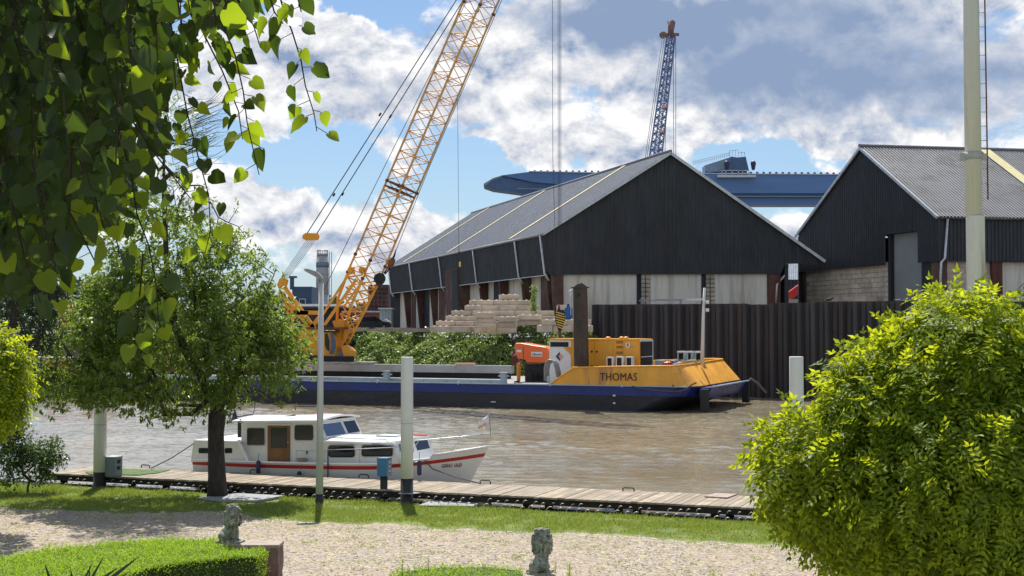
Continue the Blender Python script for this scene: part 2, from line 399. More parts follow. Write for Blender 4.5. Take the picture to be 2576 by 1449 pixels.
# water
m_, n = newmat('river_water')
pos = n.n('ShaderNodeNewGeometry').outputs['Position']
b_ = n.n('ShaderNodeBsdfPrincipled')
f = n.noise(n.v('MULTIPLY', pos, (.05,.12,0)), 1.0, 4, .6)
n.put(b_.inputs['Base Color'], n.mix(n.ramp(f,.35,.65), (.20,.170,.112), (.265,.23,.16)))
b_.inputs['Roughness'].default_value = .06; b_.inputs['IOR'].default_value = 1.42; b_.inputs['Specular IOR Level'].default_value = .5
h1 = n.noise(n.v('MULTIPLY', pos, (2.2,2.6,0)), 2.0, 4, .6, 0, .6)
h2 = n.noise(n.v('MULTIPLY', pos, (.25,.5,0)), .8, 3, .5)
bn = n.n('ShaderNodeBump'); bn.inputs['Strength'].default_value = 1.0; bn.inputs['Distance'].default_value = .03
calm = n.ramp(n.noise(n.v('MULTIPLY', pos, (.04,.10,0)), 1.0, 3, .5), .35, .62, .35, 1.0)
n.put(bn.inputs['Height'], n.m('ADD', n.m('MULTIPLY', h1, calm), n.m('MULTIPLY', h2, .5))); n.put(b_.inputs['Normal'], bn.outputs[0])
o_ = n.n('ShaderNodeOutputMaterial'); n.nt.links.new(b_.outputs[0], o_.inputs[0]); M['water'] = m_
def axis(lo, hi, st, far):
    l = [lo - far, lo - 60, lo - 12]; x = lo
    while x < hi: l.append(x); x += st
    return l + [hi, hi + 12, hi + 60, hi + far]
def wave(x, y):
    V = Vector
    q = noise.noise(V((x*.12, y*.16, 5)))
    am = 1.1 + 1.7*max(0, q+.25)
    return am*(.026*noise.noise(V((x*1.0+.3*y, y*1.5, 1))) + .018*noise.noise(V((x*2.2-.5*y, y*2.9, 9))) + .009*noise.noise(V((x*3.6, y*4.4, 3))))
wx = axis(-27, 17, .15, 700); wy = axis(33, 92, .17, 400); nx_ = len(wx)
vs = [(x, y, wave(x, y) if -28 < x < 18 and 32 < y < 93 else 0) for y in wy for x in wx]
mb = MB(); mb.add(vs, [(j*nx_+i, j*nx_+i+1, (j+1)*nx_+i+1, (j+1)*nx_+i) for j in range(len(wy)-1) for i in range(nx_-1)], True); struct('water', mb, M['water'])
# near land: lawn ground (z .2) up to the bank line
GT = -.32
def groundmat(name, gravel):
    m, n = newmat(name)
    pos = n.n('ShaderNodeNewGeometry').outputs['Position']
    b = n.n('ShaderNodeBsdfPrincipled'); b.inputs['Roughness'].default_value = .9; b.inputs['Specular IOR Level'].default_value = .2
    if gravel:
        def vor(scale):
            v = n.n('ShaderNodeTexVoronoi'); v.inputs['Scale'].default_value = scale; n.put(v.inputs['Vector'], n.v('MULTIPLY', pos, (1,1,0))); return v
        v1 = vor(22); v2 = vor(9)
        sepc = n.n('ShaderNodeSeparateColor'); n.put(sepc.inputs[0], v1.outputs['Color'])
        sepd = n.n('ShaderNodeSeparateColor'); n.put(sepd.inputs[0], v2.outputs['Color'])
        c = n.mix(sepc.outputs[0], (.18,.152,.105), (.56,.48,.34))
        c = n.mix(n.ramp(sepd.outputs[1], .70, .74), c, (.34,.29,.27))
        c = n.mix(n.ramp(sepc.outputs[1], .90, .92), c, (.16,.13,.12))
        big = n.noise(pos, .55, 5, .6); mid = n.noise(n.v('ADD', pos, (7,3,0)), 2.6, 6, .7)
        c = n.mix(n.m('MULTIPLY', n.ramp(big, .42, .62), .35), c, (.36,.28,.21))
        c = n.mix(n.m('MULTIPLY', n.ramp(mid, .54, .66), n.ramp(big, .36, .6)), c, (.22,.24,.08))
        c = n.mix(n.m('MULTIPLY', n.ramp(n.noise(n.v('ADD', pos, (1,9,0)), 5.0, 6, .7), .60, .68), .8), c, (.20,.15,.11))
        bn = n.n('ShaderNodeBump'); bn.inputs['Strength'].default_value = .9; bn.inputs['Distance'].default_value = .03
        n.put(bn.inputs['Height'], n.m('ADD', v1.outputs['Distance'], n.noise(pos, 6, 5, .7))); n.put(b.inputs['Normal'], bn.outputs[0])
    else:
        f = n.noise(pos, 1.3, 6, .65)
        c = n.mix(n.ramp(f, .3, .7), (.09,.13,.03), (.17,.21,.05))
        c = n.mix(n.m('MULTIPLY', n.ramp(n.noise(pos, 3.1, 5, .7), .58, .68), .6), c, (.20,.15,.09))
    n.put(b.inputs['Base Color'], c)
    o = n.n('ShaderNodeOutputMaterial'); n.nt.links.new(b.outputs[0], o.inputs[0]); return m
M['lawnm'] = groundmat('lawn_ground', False); M['gravelm'] = groundmat('gravel', True)
mb = MB()
mb.add([bank(-300,GT,.2), bank(300,GT,.2), bank(300,GT-400,.2), bank(-300,GT-400,.2)], [(3,2,1,0)])
mb.add([bank(-300,GT,.2), bank(300,GT,.2), bank(300,GT,-2), bank(-300,GT,-2)], [(0,1,2,3)])
struct('ground', mb, M['lawnm'])
# muddy foot between bank and jetty
mb = MB(); mb.add([bank(-300,GT,.09), bank(300,GT,.09), bank(300,1.2,.06), bank(-300,1.2,.06)], [(0,1,2,3)]); struct('shore_mud', mb, M['soil'])
# gravel path: irregular edge towards the lawn
EDGE = [(-900,1262),(-300,1270),(0,1278),(300,1290),(560,1286),(640,1298),(780,1312),(1000,1322),(1300,1334),(1600,1350),(2080,1385),(2576,1425),(3300,1475)]
def edge_y(x):
    for (a,b),(c,d) in zip(EDGE, EDGE[1:]):
        if a <= x <= c: return b + (d-b)*(x-a)/(c-a)
    return EDGE[0][1] if x < EDGE[0][0] else EDGE[-1][1]
top = []
x = -900
while x <= 3300:
    nz = noise.noise(Vector((x*.011, 3.3, 0)))*9 + noise.noise(Vector((x*.05, 8.3, 0)))*5
    top.append(G(x, edge_y(x) + nz, .204)); x += 12
mb = MB(); vs = []
for p in top: vs += [p, Vector((p.x*.6, -5, .204))]
mb.add(vs, [(2*i, 2*i+1, 2*i+3, 2*i+2) for i in range(len(top)-1)]); struct('gravel_path', mb, M['gravelm'])
# grass blades
mb = MB(); vs = []; fs = []
def blade(p, h, w, lean):
    a = rnd.uniform(0, 6.283); dx, dy = math.cos(a)*w/2, math.sin(a)*w/2
    l = rnd.uniform(0, 6.283); k = len(vs)
    vs.extend([(p.x-dx,p.y-dy,p.z), (p.x+dx,p.y+dy,p.z), (p.x+math.cos(l)*lean*h, p.y+math.sin(l)*lean*h, p.z+h)]); fs.append((k,k+1,k+2))
cnt = 0
while cnt < 90000:
    s = rnd.uniform(-6, 27); t = rnd.uniform(-5.4, GT)
    p = bank(s, t, .2)
    if p.y < 20: continue
    q = p.x/p.y; px = CX + q*F
    if px < -60 or px > 2640: continue
    r = ray(px, 800); yy = CY - F*((p.z-H)/p.y*math.cos(TH) - math.sin(TH)) / (math.cos(TH) + (p.z-H)/p.y*math.sin(TH))
    ey = edge_y(px) + noise.noise(Vector((px*.011,3.3,0)))*9 + noise.noise(Vector((px*.05,8.3,0)))*5
    d = ey - yy
    if (1244 < yy < 1266 and 505 < px < 705) or (1247 < yy < 1276 and 1080-(yy-1250)*1.2 < px < 1235-(yy-1250)*1.5): continue
    if d < -22: continue
    dens = min(1, (d+22)/34) * (.55 + .9*noise.noise(p*1.3) + .5*noise.noise(p*4))
    if d < 3: dens *= .35
    if rnd.random() > dens*.9 + .10*(d > 5): continue
    cnt += 1
    hh = rnd.uniform(.03,.085) * (1 + .5*noise.noise(p*.9)) * (.6 if d < 8 else 1)
    if t > GT-.12: hh *= .6
    elif t > GT-.5: hh *= 1.4
    blade(p, hh, rnd.uniform(.012,.02), rnd.uniform(.1,.9))
# sparse weeds in the gravel
for k in range(1100):
    px, py = rnd.uniform(-50, 2620), rnd.uniform(1290, 1470)
    if py < edge_y(px): continue
    c = G(px, py, .204)
    if noise.noise(c*.8) < .02: continue
    for j in range(rnd.randint(4, 22)):
        p = c + Vector((rnd.gauss(0,.07), rnd.gauss(0,.07), 0)); blade(p, rnd.uniform(.015,.06), .014, .9)
mb.add(vs, fs); go = mb.build('grass', L_GRASS, origin=(0,0,0)); go['kind'] = 'stuff'
go['label'] = 'sunlit green grass strip between the gravel and the jetty'; go['category'] = 'grass'
M['stones'] = leafmat('loose_stones', (.10,.085,.07), (.72,.64,.52), (.1,.1,.1), 0.0, .9, .2)
mb = MB()
for k in range(9000):
    px, py = rnd.uniform(-40, 2620), rnd.uniform(1285, 1475)
    if py < edge_y(px)+4: continue
    q = G(px, py, .204); s = rnd.uniform(.010,.030); rx, ry, rz_ = s*rnd.uniform(.7,1.4), s*rnd.uniform(.7,1.4), s*.6
    mb.add([(q.x-rx,q.y,q.z+rz_*.4),(q.x,q.y-ry,q.z+rz_*.4),(q.x+rx,q.y,q.z+rz_*.4),(q.x,q.y+ry,q.z+rz_*.4),(q.x,q.y,q.z+rz_*1.2)], [(0,1,4),(1,2,4),(2,3,4),(3,0,4)])
o = mb.build('loose_stones', M['stones'], origin=(0,0,0)); o['kind'] = 'stuff'; o['label'] = 'loose pale and dark pebbles scattered over the gravel path'; o['category'] = 'pebbles'
# ---- far bank yard
YZ = 4.4
WA, WB = P(1490,765,96), P(2576,756,84.5)
PS = Plane(WA, WB)                                        # sheet pile wall
qd = Plane((WA.x, WA.y), (WA.x + PS.u.x, WA.y + PS.u.y))
mb = MB()
yl = [qd.W(-260, YZ, .8), qd.W(-.3, YZ, .8), qd.W(-.3, YZ, .35), qd.W(260, YZ, .35)]
mb.add(yl + [Vector((1400,2500,YZ)), Vector((-1400,2500,YZ))], [(0,1,2,3,4,5)])
M['yard'] = pbr('yard_ground', (.13,.11,.09), .95, 0, .25, .3, .3, 4)
struct('yard', mb, M['yard'])
# low quay in front of the bank on the left, where the crane stands
mb = MB()
mb.slab(qd, -60, -18.6, -2, 2.35, -7.5, .6); struct('quay', mb, M['concrete'])
# sloping bank under the ivy
mb = MB(); nx, ny = 60, 8; vs = []
for j in range(ny+1):
    for i in range(nx+1):
        s = -75 + 75*i/nx; f = j/ny; t = -6.5 + 7.4*f; z = -.4 + (YZ+.02)*min(1, f*1.05)**.8 + .12*noise.noise(Vector((s*.5,t*.7,0)))
        vs.append(qd.W(s, z if j else -1, t))
mb.add(vs, [(j*(nx+1)+i, j*(nx+1)+i+1, (j+1)*(nx+1)+i+1, (j+1)*(nx+1)+i) for j in range(ny) for i in range(nx)])
struct('river_bank', mb, M['soil'])
# ============================================================ SHEET PILE WALL
ln = (WB - WA).length; ext = 14
def wl(z): return lambda f: PS.W(f*(PS.L+ext), z)
mb = MB(); N = int((PS.L+ext)/.92); vs = []
for i in range(N):
    for fr, d in ((0,0),(.08,.0),(.30,.40),(.58,.40),(.80,0)):
        s = (i+fr)*.92; zt = 6.4 + (.05 if (i//14) % 2 else -.04) + (-.07 if s > 11.2 and s < 15 else 0)
        vs += [PS.W(s, -3, d), PS.W(s, zt, d)]
mb.add(vs, [(2*i, 2*i+2, 2*i+3, 2*i+1) for i in range(len(vs)//2-1)])
for i in range(N): mb.slab(PS, (i+.0)*.92-.035, (i)*.92+.035, -3, 6.30, -.05, .0)
w = thing('sheet_pile_wall', 'long dark corrugated steel flood wall along the far river bank, rust streaked', 'sheet pile wall', PS.W(0, 0))
mb.build('sheet', M['sheetpile'], w)
mb = MB()
for a in range(3): mb.slab(PS, .05, .35, -3, 6.38, .4+a*.5, .7+a*.5)
for a in range(3): mb.slab(PS, .1, .5, -3, 6.36, .7+a*.5-.02, .9+a*.5-.02)
mb.build('return_panel', M['sheetpile'], w)
mb = MB()
for (x0,x1,y0,y1) in ((1608,1650,754,758),(1650,1716,752,757),(1612,1618,750,764),(1710,1714,754,764)):
    p0, p1 = PS.sz(x0,y1,.8), PS.sz(x1,y0,.8); mb.slab(PS, p0[0], p1[0], p0[1], p1[1], .75, .85)
p0 = PS.sz(1634,733,.8); mb.slab(PS, p0[0]-.03, p0[0]+.03, 6.3, p0[1], .75, .81)
mb.build('rail', M['steelgrey'], w)
# a small bird sits on the wall
bp = PS.pt(2086, 757, .1); mb = MB()
mb.ball(bp+Vector((0,0,.10)), .13, 10, 7, (1.5,.8,.7)); mb.ball(bp+Vector((.2,0,.2)), .07); mb.tube([bp+Vector((-.16,0,.1)), bp+Vector((-.38,0,.04))], [.06,.02], 6)
mb.tube([bp+Vector((.25,0,.2)), bp+Vector((.34,0,.19))], [.025,.005], 5)
for k in (-.04,.04): mb.tube([bp+Vector((.02,k,-.0)), bp+Vector((.02,k,.06))], .01, 5)
tag(mb.build('bird', M['dark']), 'small dark bird perched on the top edge of the sheet pile wall', 'bird')
# ============================================================ WAREHOUSE ONE
Y1 = 105.0
def Q1(x, y): return P(x, y, Y1)
XV = 255.0
d1 = Vector(((XV-CX)/F, 1.0)).normalized()                  # direction of the long side
wb = thing('warehouse', 'large dark warehouse with yellow roof stripes and white wall panels', 'warehouse', (Q1(1683,690).x, Y1, YZ))
apex, eL, eR = Q1(1683,388), Q1(1365.5,590), Q1(2066,657)
bL, bR, sR1, sR2 = Q1(1377,691), Q1(1964,689), Q1(1975,664), Q1(2063,662)
def plz(pts, x):
    for a, b in zip(pts, pts[1:]):
        if a.x <= x <= b.x: return a.z + (b.z-a.z)*(x-a.x)/max(1e-6,b.x-a.x)
    return pts[0].z if x < pts[0].x else pts[-1].z
tp = [eL, apex, eR]; bt = [Vector((eL.x,0,eL.z-.02)), bL, bR, sR1, sR2, Vector((eR.x,0,eR.z-.05))]
x0, x1 = eL.x, eR.x; W1 = x1-x0
mb = MB().corr(lambda f: (x0+f*W1, Y1, plz(bt, x0+f*W1)), lambda f: (x0+f*W1, Y1, plz(tp, x0+f*W1)), W1, .30, .05, (0,-1,0))
mb.build('gable_cladding', M['clad'], wb)
L1 = 0.535*Y1/d1.y
def away(p, s): return Vector((p.x + d1.x*s, p.y + d1.y*s, p.z))
# left long side cladding (leaning in towards the bottom)
nrm = Vector((-d1.y, d1.x, 0))
nL = nrm
mb = MB().corr(lambda f: away(bL, f*L1), lambda f: away(eL, f*L1), L1, .30, .04, nL)
def side_pt(s, z):            # a point on the leaning side wall
    k = (eL.z - z)/(eL.z - bL.z); return away(eL*(1-k) + bL*k, s)
mb.build('side_cladding', M['clad'], wb)
# trim under cladding
mb = MB(); mb.bar(bL+Vector((-.05,-.05,-.03)), away(bL, L1)+Vector((-.05,-.05,-.03)), .08, .06); mb.build('drip_edge', M['galv'], wb)
# roof: far gable slopes back a little, as seen at the left end
def rp(s, f, up=.12, right=False):
    a = (eR if right else eL); q = a*(1-f) + apex*f; q = Vector((q.x, q.y, q.z+up)); return away(q, s)
ov = -.35
def ribroof(mb, s0, s1, right, pitch, depth):
    nv = Vector((-.5,0,.8)) if not right else Vector((.5,0,.8))
    mb.corr(lambda f: rp(s0+f*(s1-s0), -.01, .12, right), lambda f: rp(s0+f*(s1-s0), 1, .12, right), s1-s0, pitch, depth, nv)
mb = MB(); ribroof(mb, ov, L1, False, .33, .05); ribroof(mb, ov, L1, True, .33, .05); ro = mb.build('roof', M['roof'], wb)
mb = MB(); mb.tube([rp(ov,1,.2), rp(L1,1,.2)], .14, 6); mb.build('ridge_cap', M['roof'], ro)
mb = MB(); mb.bar(rp(ov-.03,-.01,.06), rp(ov-.03,1,.06), .1, .2); mb.bar(rp(ov-.03,-.01,.04,True), rp(ov-.03,1,.04,True), .1, .22); mb.build('verge_trim', M['galv'], ro)
for rel in (1.082, 1.277, 1.462):
    s = (rel-1)*Y1/d1.y; mb = MB(); h = .30
    a, b, c, d = rp(s-h,0,.21), rp(s+h,0,.21), rp(s+h,1,.21), rp(s-h,1,.21)
    mb.hexa([a,b,c,d], [k+Vector((-.02,0,.03)) for k in (a,b,c,d)]); mb.build('light_strip', M['strip'], ro)
# gutter, downpipes, columns
mb = MB(); mb.tube([away(eL, ov)+Vector((-.12,0,-.02)), away(eL, L1)+Vector((-.12,0,-.02))], .10, 8); mb.build('gutter', M['steelgrey'], wb)
for rel in (1.002,1.064,1.184,1.305,1.428,1.532):
    s = (rel-1)*Y1/d1.y; a = side_pt(s, eL.z-.1)+nL*.16; b = side_pt(s, bL.z+.1)+nL*.16
    mb = MB(); mb.tube([a, b, b+Vector((.35,-.1,-.55))], .085 if rel < 1.4 else .11, 7); mb.build('downpipe', M['galv'], wb)
wallbase = YZ-.05
def side_in(s, z, t):         # vertical inner wall plane, t metres inside the cladding foot
    p = away(bL, s); return Vector((p.x + t*d1.y, p.y - t*d1.x, z))
mb = MB(); a, b = .95, L1
mb.hexa([side_in(.4,wallbase,a), side_in(b,wallbase,a), side_in(b,wallbase,a+.3), side_in(.4,wallbase,a+.3)],
        [side_in(.4,bL.z+.3,a), side_in(b,bL.z+.3,a), side_in(b,bL.z+.3,a+.3), side_in(.4,bL.z+.3,a+.3)])
mb.build('side_wall', M['whitewall'], wb)
ncol = 9
for i in range(ncol+1):
    s = (i*.0592+.004)*Y1/d1.y + .1; w_ = .32
    mb = MB(); tpz = bL.z+.4
    mb.hexa([side_in(s,wallbase,.55), side_in(s+w_,wallbase,.55), side_in(s+w_,wallbase,.94), side_in(s,wallbase,.94)],
            [side_in(s,tpz,.02), side_in(s+w_,tpz,.02), side_in(s+w_,tpz,.94), side_in(s,tpz,.94)])
    mb.build('column', M['rustcol'], wb)
def opening(r0, r1, zt, mat, name, proud=.06):
    s0, s1 = (r0-1)*Y1/d1.y, (r1-1)*Y1/d1.y; mb = MB()
    mb.hexa([side_in(s0,wallbase,.95-proud), side_in(s1,wallbase,.95-proud), side_in(s1,wallbase,1.0), side_in(s0,wallbase,1.0)],
            [side_in(s0,zt,.95-proud), side_in(s1,zt,.95-proud), side_in(s1,zt,1.0), side_in(s0,zt,1.0)]); return mb.build(name, mat, wb)
opening(1.395,1.425,bL.z,M['dark'],'doorway'); opening(1.125,1.165,bL.z,M['dark'],'doorway'); opening(1.33,1.355,bL.z,M['rustcol'],'door')
opening(1.455,1.475,bL.z,M['rustcol'],'door'); opening(1.02,1.04,bL.z,M['rustcol'],'door')
# tall door that cuts up into the cladding
s0, s1 = (1.243-1)*Y1/d1.y, (1.288-1)*Y1/d1.y; zt = P(1120,676,Y1*1.26).z
mb = MB(); mb.hexa([side_in(s0,wallbase,-.1), side_in(s1,wallbase,-.1), side_in(s1,wallbase,.5), side_in(s0,wallbase,.5)],
                   [side_pt(s0,zt)+nL*.10, side_pt(s1,zt)+nL*.10, side_pt(s1,zt)-nL*.3, side_pt(s0,zt)-nL*.3]); mb.build('tall_door', M['rustcol'], wb)
mb = MB(); q0 = (side_in(s0+.0,wallbase,-.13), side_in(s0+(s1-s0)*.45,wallbase,-.13)); q1 = (side_pt(s0,zt-.1)+nL*.14, side_pt(s0+(s1-s0)*.45,zt-.1)+nL*.14)
mb.hexa([q0[0],q0[1],q0[1]-nL*.03,q0[0]-nL*.03], [q1[0],q1[1],q1[1]-nL*.03,q1[0]-nL*.03]); mb.build('open_leaf', M['dark'], wb)
# braces seen on the wall
for rel, r2 in ((1.05,1.02),(1.18,1.16),(1.42,1.40)):
    s = (rel-1)*Y1/d1.y; mb = MB(); mb.tube([side_in(s,bL.z,.0), side_in(s-2.0,wallbase+1.2,.5)], .04, 6); mb.build('brace', M['dark'], wb)
# gable wall under the cladding
def gw(xa, xb, ya, yb, mat, name, d0=.25, d1_=.55, par=None):
    a, b = Q1(xa, yb), Q1(xb, ya); mb = MB()
    zb = wallbase if yb >= 900 else a.z
    mb.box(((a.x+b.x)/2, Y1+(d0+d1_)/2, (zb+b.z)/2), (b.x-a.x, d1_-d0, b.z-zb)); return mb.build(name, mat, par or wb)
for (xa, xb) in ((1418,1476),(1476.6,1530),(1530.6,1602),(1638,1698),(1698.6,1765),(1800,1870),(1870.6,1931)): gw(xa, xb, 687, 900, M['whitewall'], 'wall_panel')
for (xa, xb) in ((1602,1638),(1765,1800)):
    pl = gw(xa+12, xb-1, 687, 900, M['stoneblk'], 'block_pier', .2, .5); gw(xa, xa+12, 687, 900, M['bgdark'], 'recess', .4, .6)
    mb = MB()
    for k in range(14):
        z = wallbase + .2 + k*.33; a = Q1(xa+1, 700).x; b = Q1(xb-1, 700).x
        if z < bL.z: mb.box(((a+b)/2, Y1+.17, z), (b-a, .04, .04))
    for xx in (xa+3, xa+11, xa+22): mb.box((Q1(xx,700).x, Y1+.14, (wallbase+bL.z)/2), (.05,.03,bL.z-wallbase))
    mb.build('wire_lattice', M['bgdark'], pl)
for xa, xb, dx in ((1385,1417,10),(1932,1964,0)):
    a, b = Q1(xa,691), Q1(xb,691); k = dx/F*Y1; mb = MB()
    mb.hexa([(a.x+k,Y1+.05,wallbase),(b.x,Y1+.05,wallbase),(b.x,Y1+.5,wallbase),(a.x+k,Y1+.5,wallbase)],
            [(a.x,Y1+.05,a.z+.1),(b.x,Y1+.05,a.z+.1),(b.x,Y1+.5,a.z+.1),(a.x,Y1+.5,a.z+.1)]); mb.build('column', M['rustcol'], wb)
mb = MB(); mb.tube([Q1(1980,672)+Vector((0,.3,0)), Q1(1978,690)+Vector((0,.3,0)), Q1(1955,716)+Vector((0,.1,0)), Q1(1952,770)+Vector((0,.1,0))], .09, 7); mb.build('downpipe', M['galv'], wb)
# inner closing back wall + right side so that it is a closed building
mb = MB(); e2 = away(eL,L1); mb.add([e2, away(apex,L1), away(eR,L1), away(Vector((eR.x,Y1,wallbase)),L1), away(Vector((bL.x,Y1,wallbase)),L1)], [(0,1,2,3,4)])
mb.hexa([(sR1.x,Y1+.2,wallbase), away(Vector((sR1.x,Y1,wallbase)),L1), away(Vector((sR1.x+.3,Y1,wallbase)),L1), (sR1.x+.3,Y1+.2,wallbase)],
        [(sR1.x,Y1+.2,sR1.z), away(Vector((sR1.x,Y1,sR1.z)),L1), away(Vector((sR1.x+.3,Y1,sR1.z)),L1), (sR1.x+.3,Y1+.2,sR1.z)])
mb.build('rear_wall', M['clad'], wb)
# ============================================================ WAREHOUSE TWO
Yc, Yf = 92.0, 111.1
cR, cL = P(2364,547,Yc), P(2008.6,594.7,Yf); cR.z = cL.z = (cR.z+cL.z)/2
G2 = Plane((cL.x,cL.y),(cR.x,cR.y))
dR = Vector((.981,.195)).normalized()
wc = thing('warehouse', 'dark warehouse on the right with a pale ribbed roof and tall grey door', 'warehouse', (cR.x, cR.y, YZ))
ap2 = G2.pt(2169.6, 374); zl = G2.pt(2013, 683).z; zr = G2.pt(2364,657).z; zl = (zl+zr)/2
L2 = G2.L; sa = G2.s_at(2169.6)
def top2(s): return cL.z + (ap2.z-cL.z)*s/sa if s < sa else cR.z + (ap2.z-cR.z)*(L2-s)/(L2-sa)
dsl, dsr = G2.s_at(2228,0,700), G2.s_at(2309,0,700); dz = G2.pt(2312,580).z; bz = wallbase
def cl2(s0, s1, zf):
    return lambda f: G2.W(s0+f*(s1-s0), zf(s0+f*(s1-s0)))
mb = MB()
for (a, b, zf) in ((0,dsl,lambda s: zl),(dsl,dsr,lambda s: dz),(dsr,L2,lambda s: zr-.0)):
    mb.corr(cl2(a,b,zf), cl2(a,b,top2), b-a, .28, .05, -Vector((G2.n.x,G2.n.y,0)))
mb.build('gable_cladding', M['clad2'], wc)
mb = MB(); mb.slab(G2, dsl+.35, dsr, bz, dz, .5, .6); dr = mb.build('tall_door', M['greydoor'], wc)
mb = MB(); mb.slab(G2, dsl, dsl+.35, bz, dz, .2, .7); mb.slab(G2, dsl, dsr, dz-.0, dz+.25, .3, .7); mb.build('frame', M['clad2'], dr)
mb = MB(); mb.slab(G2, 0.6, dsl, bz, zl+.1, .35, .7); mb.build('block_wall', None or pbr('block_wall', (.36,.33,.28), .9), wc)
# brick lines on that wall: real shallow courses
mb = MB(); nb = 0; z = bz+.05
ss0, ss1 = .75, dsl-.05
while z < zl:
    s = ss0 + (0 if nb % 2 else .45)
    while s < ss1:
        e = min(s+.86, ss1); mb.slab(G2, s, e, z, z+.33, .30, .36); s += .9
    z += .37; nb += 1
mb.build('block_course', M['stoneblk'], wc)
mb = MB(); mb.slab(G2, 0.25, .6, bz, zl+.2, .2, .8); mb.build('column', M['rustcol'], wc)
a0, a1 = G2.s_at(2314), G2.s_at(2337); mb = MB(); mb.slab(G2, dsr, a1, bz, zr+.1, .3, .5); mb.build('side_door', M['clad2'], wc)
mb = MB(); mb.slab(G2, a1, L2-.1, bz, zr+.1, .2, .6); mb.build('column', M['rustcol'], wc)
p0, p1 = G2.sz(2120,756), G2.sz(2215,745); mb = MB(); mb.slab(G2, p0[0], p1[0], bz, p1[1], -1.2, -.3); tag(mb.build('stacked_slabs', M['stoneblk']), 'pale slab lying against the block wall of the right warehouse', 'slab')
# long side
S2 = Plane((cR.x,cR.y),(cR.x+dR.x,cR.y+dR.y)); SL = 26.0
mb = MB().corr(lambda f: S2.W(f*SL,zr), lambda f: S2.W(f*SL,cR.z), SL, .28, .05, -Vector((S2.n.x,S2.n.y,0))); mb.build('side_cladding', M['clad2'], wc)
mb = MB(); s3 = S2.s_at(2500,.3); zz = bz+.05; nb = 0; mb.slab(S2, .3, s3, bz, zr, .45, .7)
while zz < zr:
    s = .3+(0 if nb%2 else .45)
    while s < s3: mb.slab(S2, s, min(s+.86,s3), zz, zz+.33, .40, .46); s += .9
    zz += .37; nb += 1
mb.build('block_wall', M['stoneblk'], wc)
for x in (2503, 2640):
    s = S2.s_at(x,.2); mb = MB(); mb.hexa([S2.W(s,bz,.1),S2.W(s+.55,bz,.1),S2.W(s+.55,bz,.6),S2.W(s,bz,.6)],[S2.W(s-.25,zr+.1,.1),S2.W(s+.55,zr+.1,.1),S2.W(s+.55,zr+.1,.6),S2.W(s-.25,zr+.1,.6)]); mb.build('column', M['rustcol'], wc)
s = S2.s_at(2515,.4); mb = MB(); mb.slab(S2, s, s+1.6, bz, zr, .45, .6); mb.slab(S2, s+1.62, SL, bz, zr, .45, .6); mb.build('wall_panel', M['whitewall'], wc)
mb = MB(); mb.tube([S2.pt(2576,712,-.1), S2.pt(2533,756,-.1)], .04, 6); mb.build('brace', M['steelgrey'], wc)
mb = MB(); mb.tube([S2.pt(2384,551,-.2), S2.pt(2377,650,-.2), S2.pt(2368,660,-.2), S2.pt(2364,755,-.1)], .085, 7); mb.build('downpipe', M['galv'], wc)
def r2(s, f, up=.14):
    q = Vector((cR.x,cR.y,cR.z))*(1-f) + Vector((ap2.x,ap2.y,ap2.z))*f
    return Vector((q.x+dR.x*s, q.y+dR.y*s, q.z+up))
def rl(s, f, up=.14):
    q = Vector((cL.x,cL.y,cL.z))*(1-f) + Vector((ap2.x,ap2.y,ap2.z))*f
    return Vector((q.x+dR.x*s, q.y+dR.y*s, q.z+up))
mb = MB(); mb.corr(lambda f: r2(-.2+f*SL,-.015), lambda f: r2(-.2+f*SL,1), SL, .26, .07, (.3,-.6,.8))
mb.corr(lambda f: rl(-.2+f*SL,-.01), lambda f: rl(-.2+f*SL,1), SL, .26, .05, (-.3,.6,.8)); ro = mb.build('roof', M['roof2'], wc)
mb = MB(); mb.tube([r2(-.3,1,.24), r2(SL,1,.24)], .13, 6); mb.build('ridge_cap', M['roof'], ro)
mb = MB(); mb.bar(r2(-.25,-.01,.05), r2(-.25,1,.05), .1,.2); mb.bar(rl(-.25,-.01,.02), rl(-.25,1,.02), .1,.2); mb.build('verge_trim', M['galv'], ro)
# wide yellow strip on the slope
f_ = .97; sA = None
s_ = (2485-2169.6)/F*ap2.y/dR.x*1.04; mb = MB(); aa, bb, cc, dd = r2(s_-.45,.0,.25), r2(s_+.45,.0,.25), r2(s_+.45,1,.25), r2(s_-.45,1,.25)
mb.hexa([aa,bb,cc,dd],[k+Vector((0,0,.03)) for k in (aa,bb,cc,dd)]); mb.build('light_strip', M['strip'], ro)
mb = MB(); mb.tube([r2(-.2,-.02,.05), r2(SL,-.02,.05)], .08, 7); mb.build('gutter', M['bgdark'], wc)
mb = MB(); mb.add([(q.x+dR.x*SL,q.y+dR.y*SL,q.z) for q in (cL,ap2,cR)]+[(cR.x+dR.x*SL,cR.y+dR.y*SL,bz),(cL.x+dR.x*SL,cL.y+dR.y*SL,bz)], [(0,1,2,3,4)])
mb.hexa([(cL.x,cL.y,bz),(cL.x+dR.x*SL,cL.y+dR.y*SL,bz),(cL.x+dR.x*SL,cL.y+.3+dR.y*SL,bz),(cL.x,cL.y+.3,bz)],[(cL.x,cL.y,cL.z),(cL.x+dR.x*SL,cL.y+dR.y*SL,cL.z),(cL.x+dR.x*SL,cL.y+.3+dR.y*SL,cL.z),(cL.x,cL.y+.3,cL.z)])
mb.build('rear_wall', M['clad2'], wc)
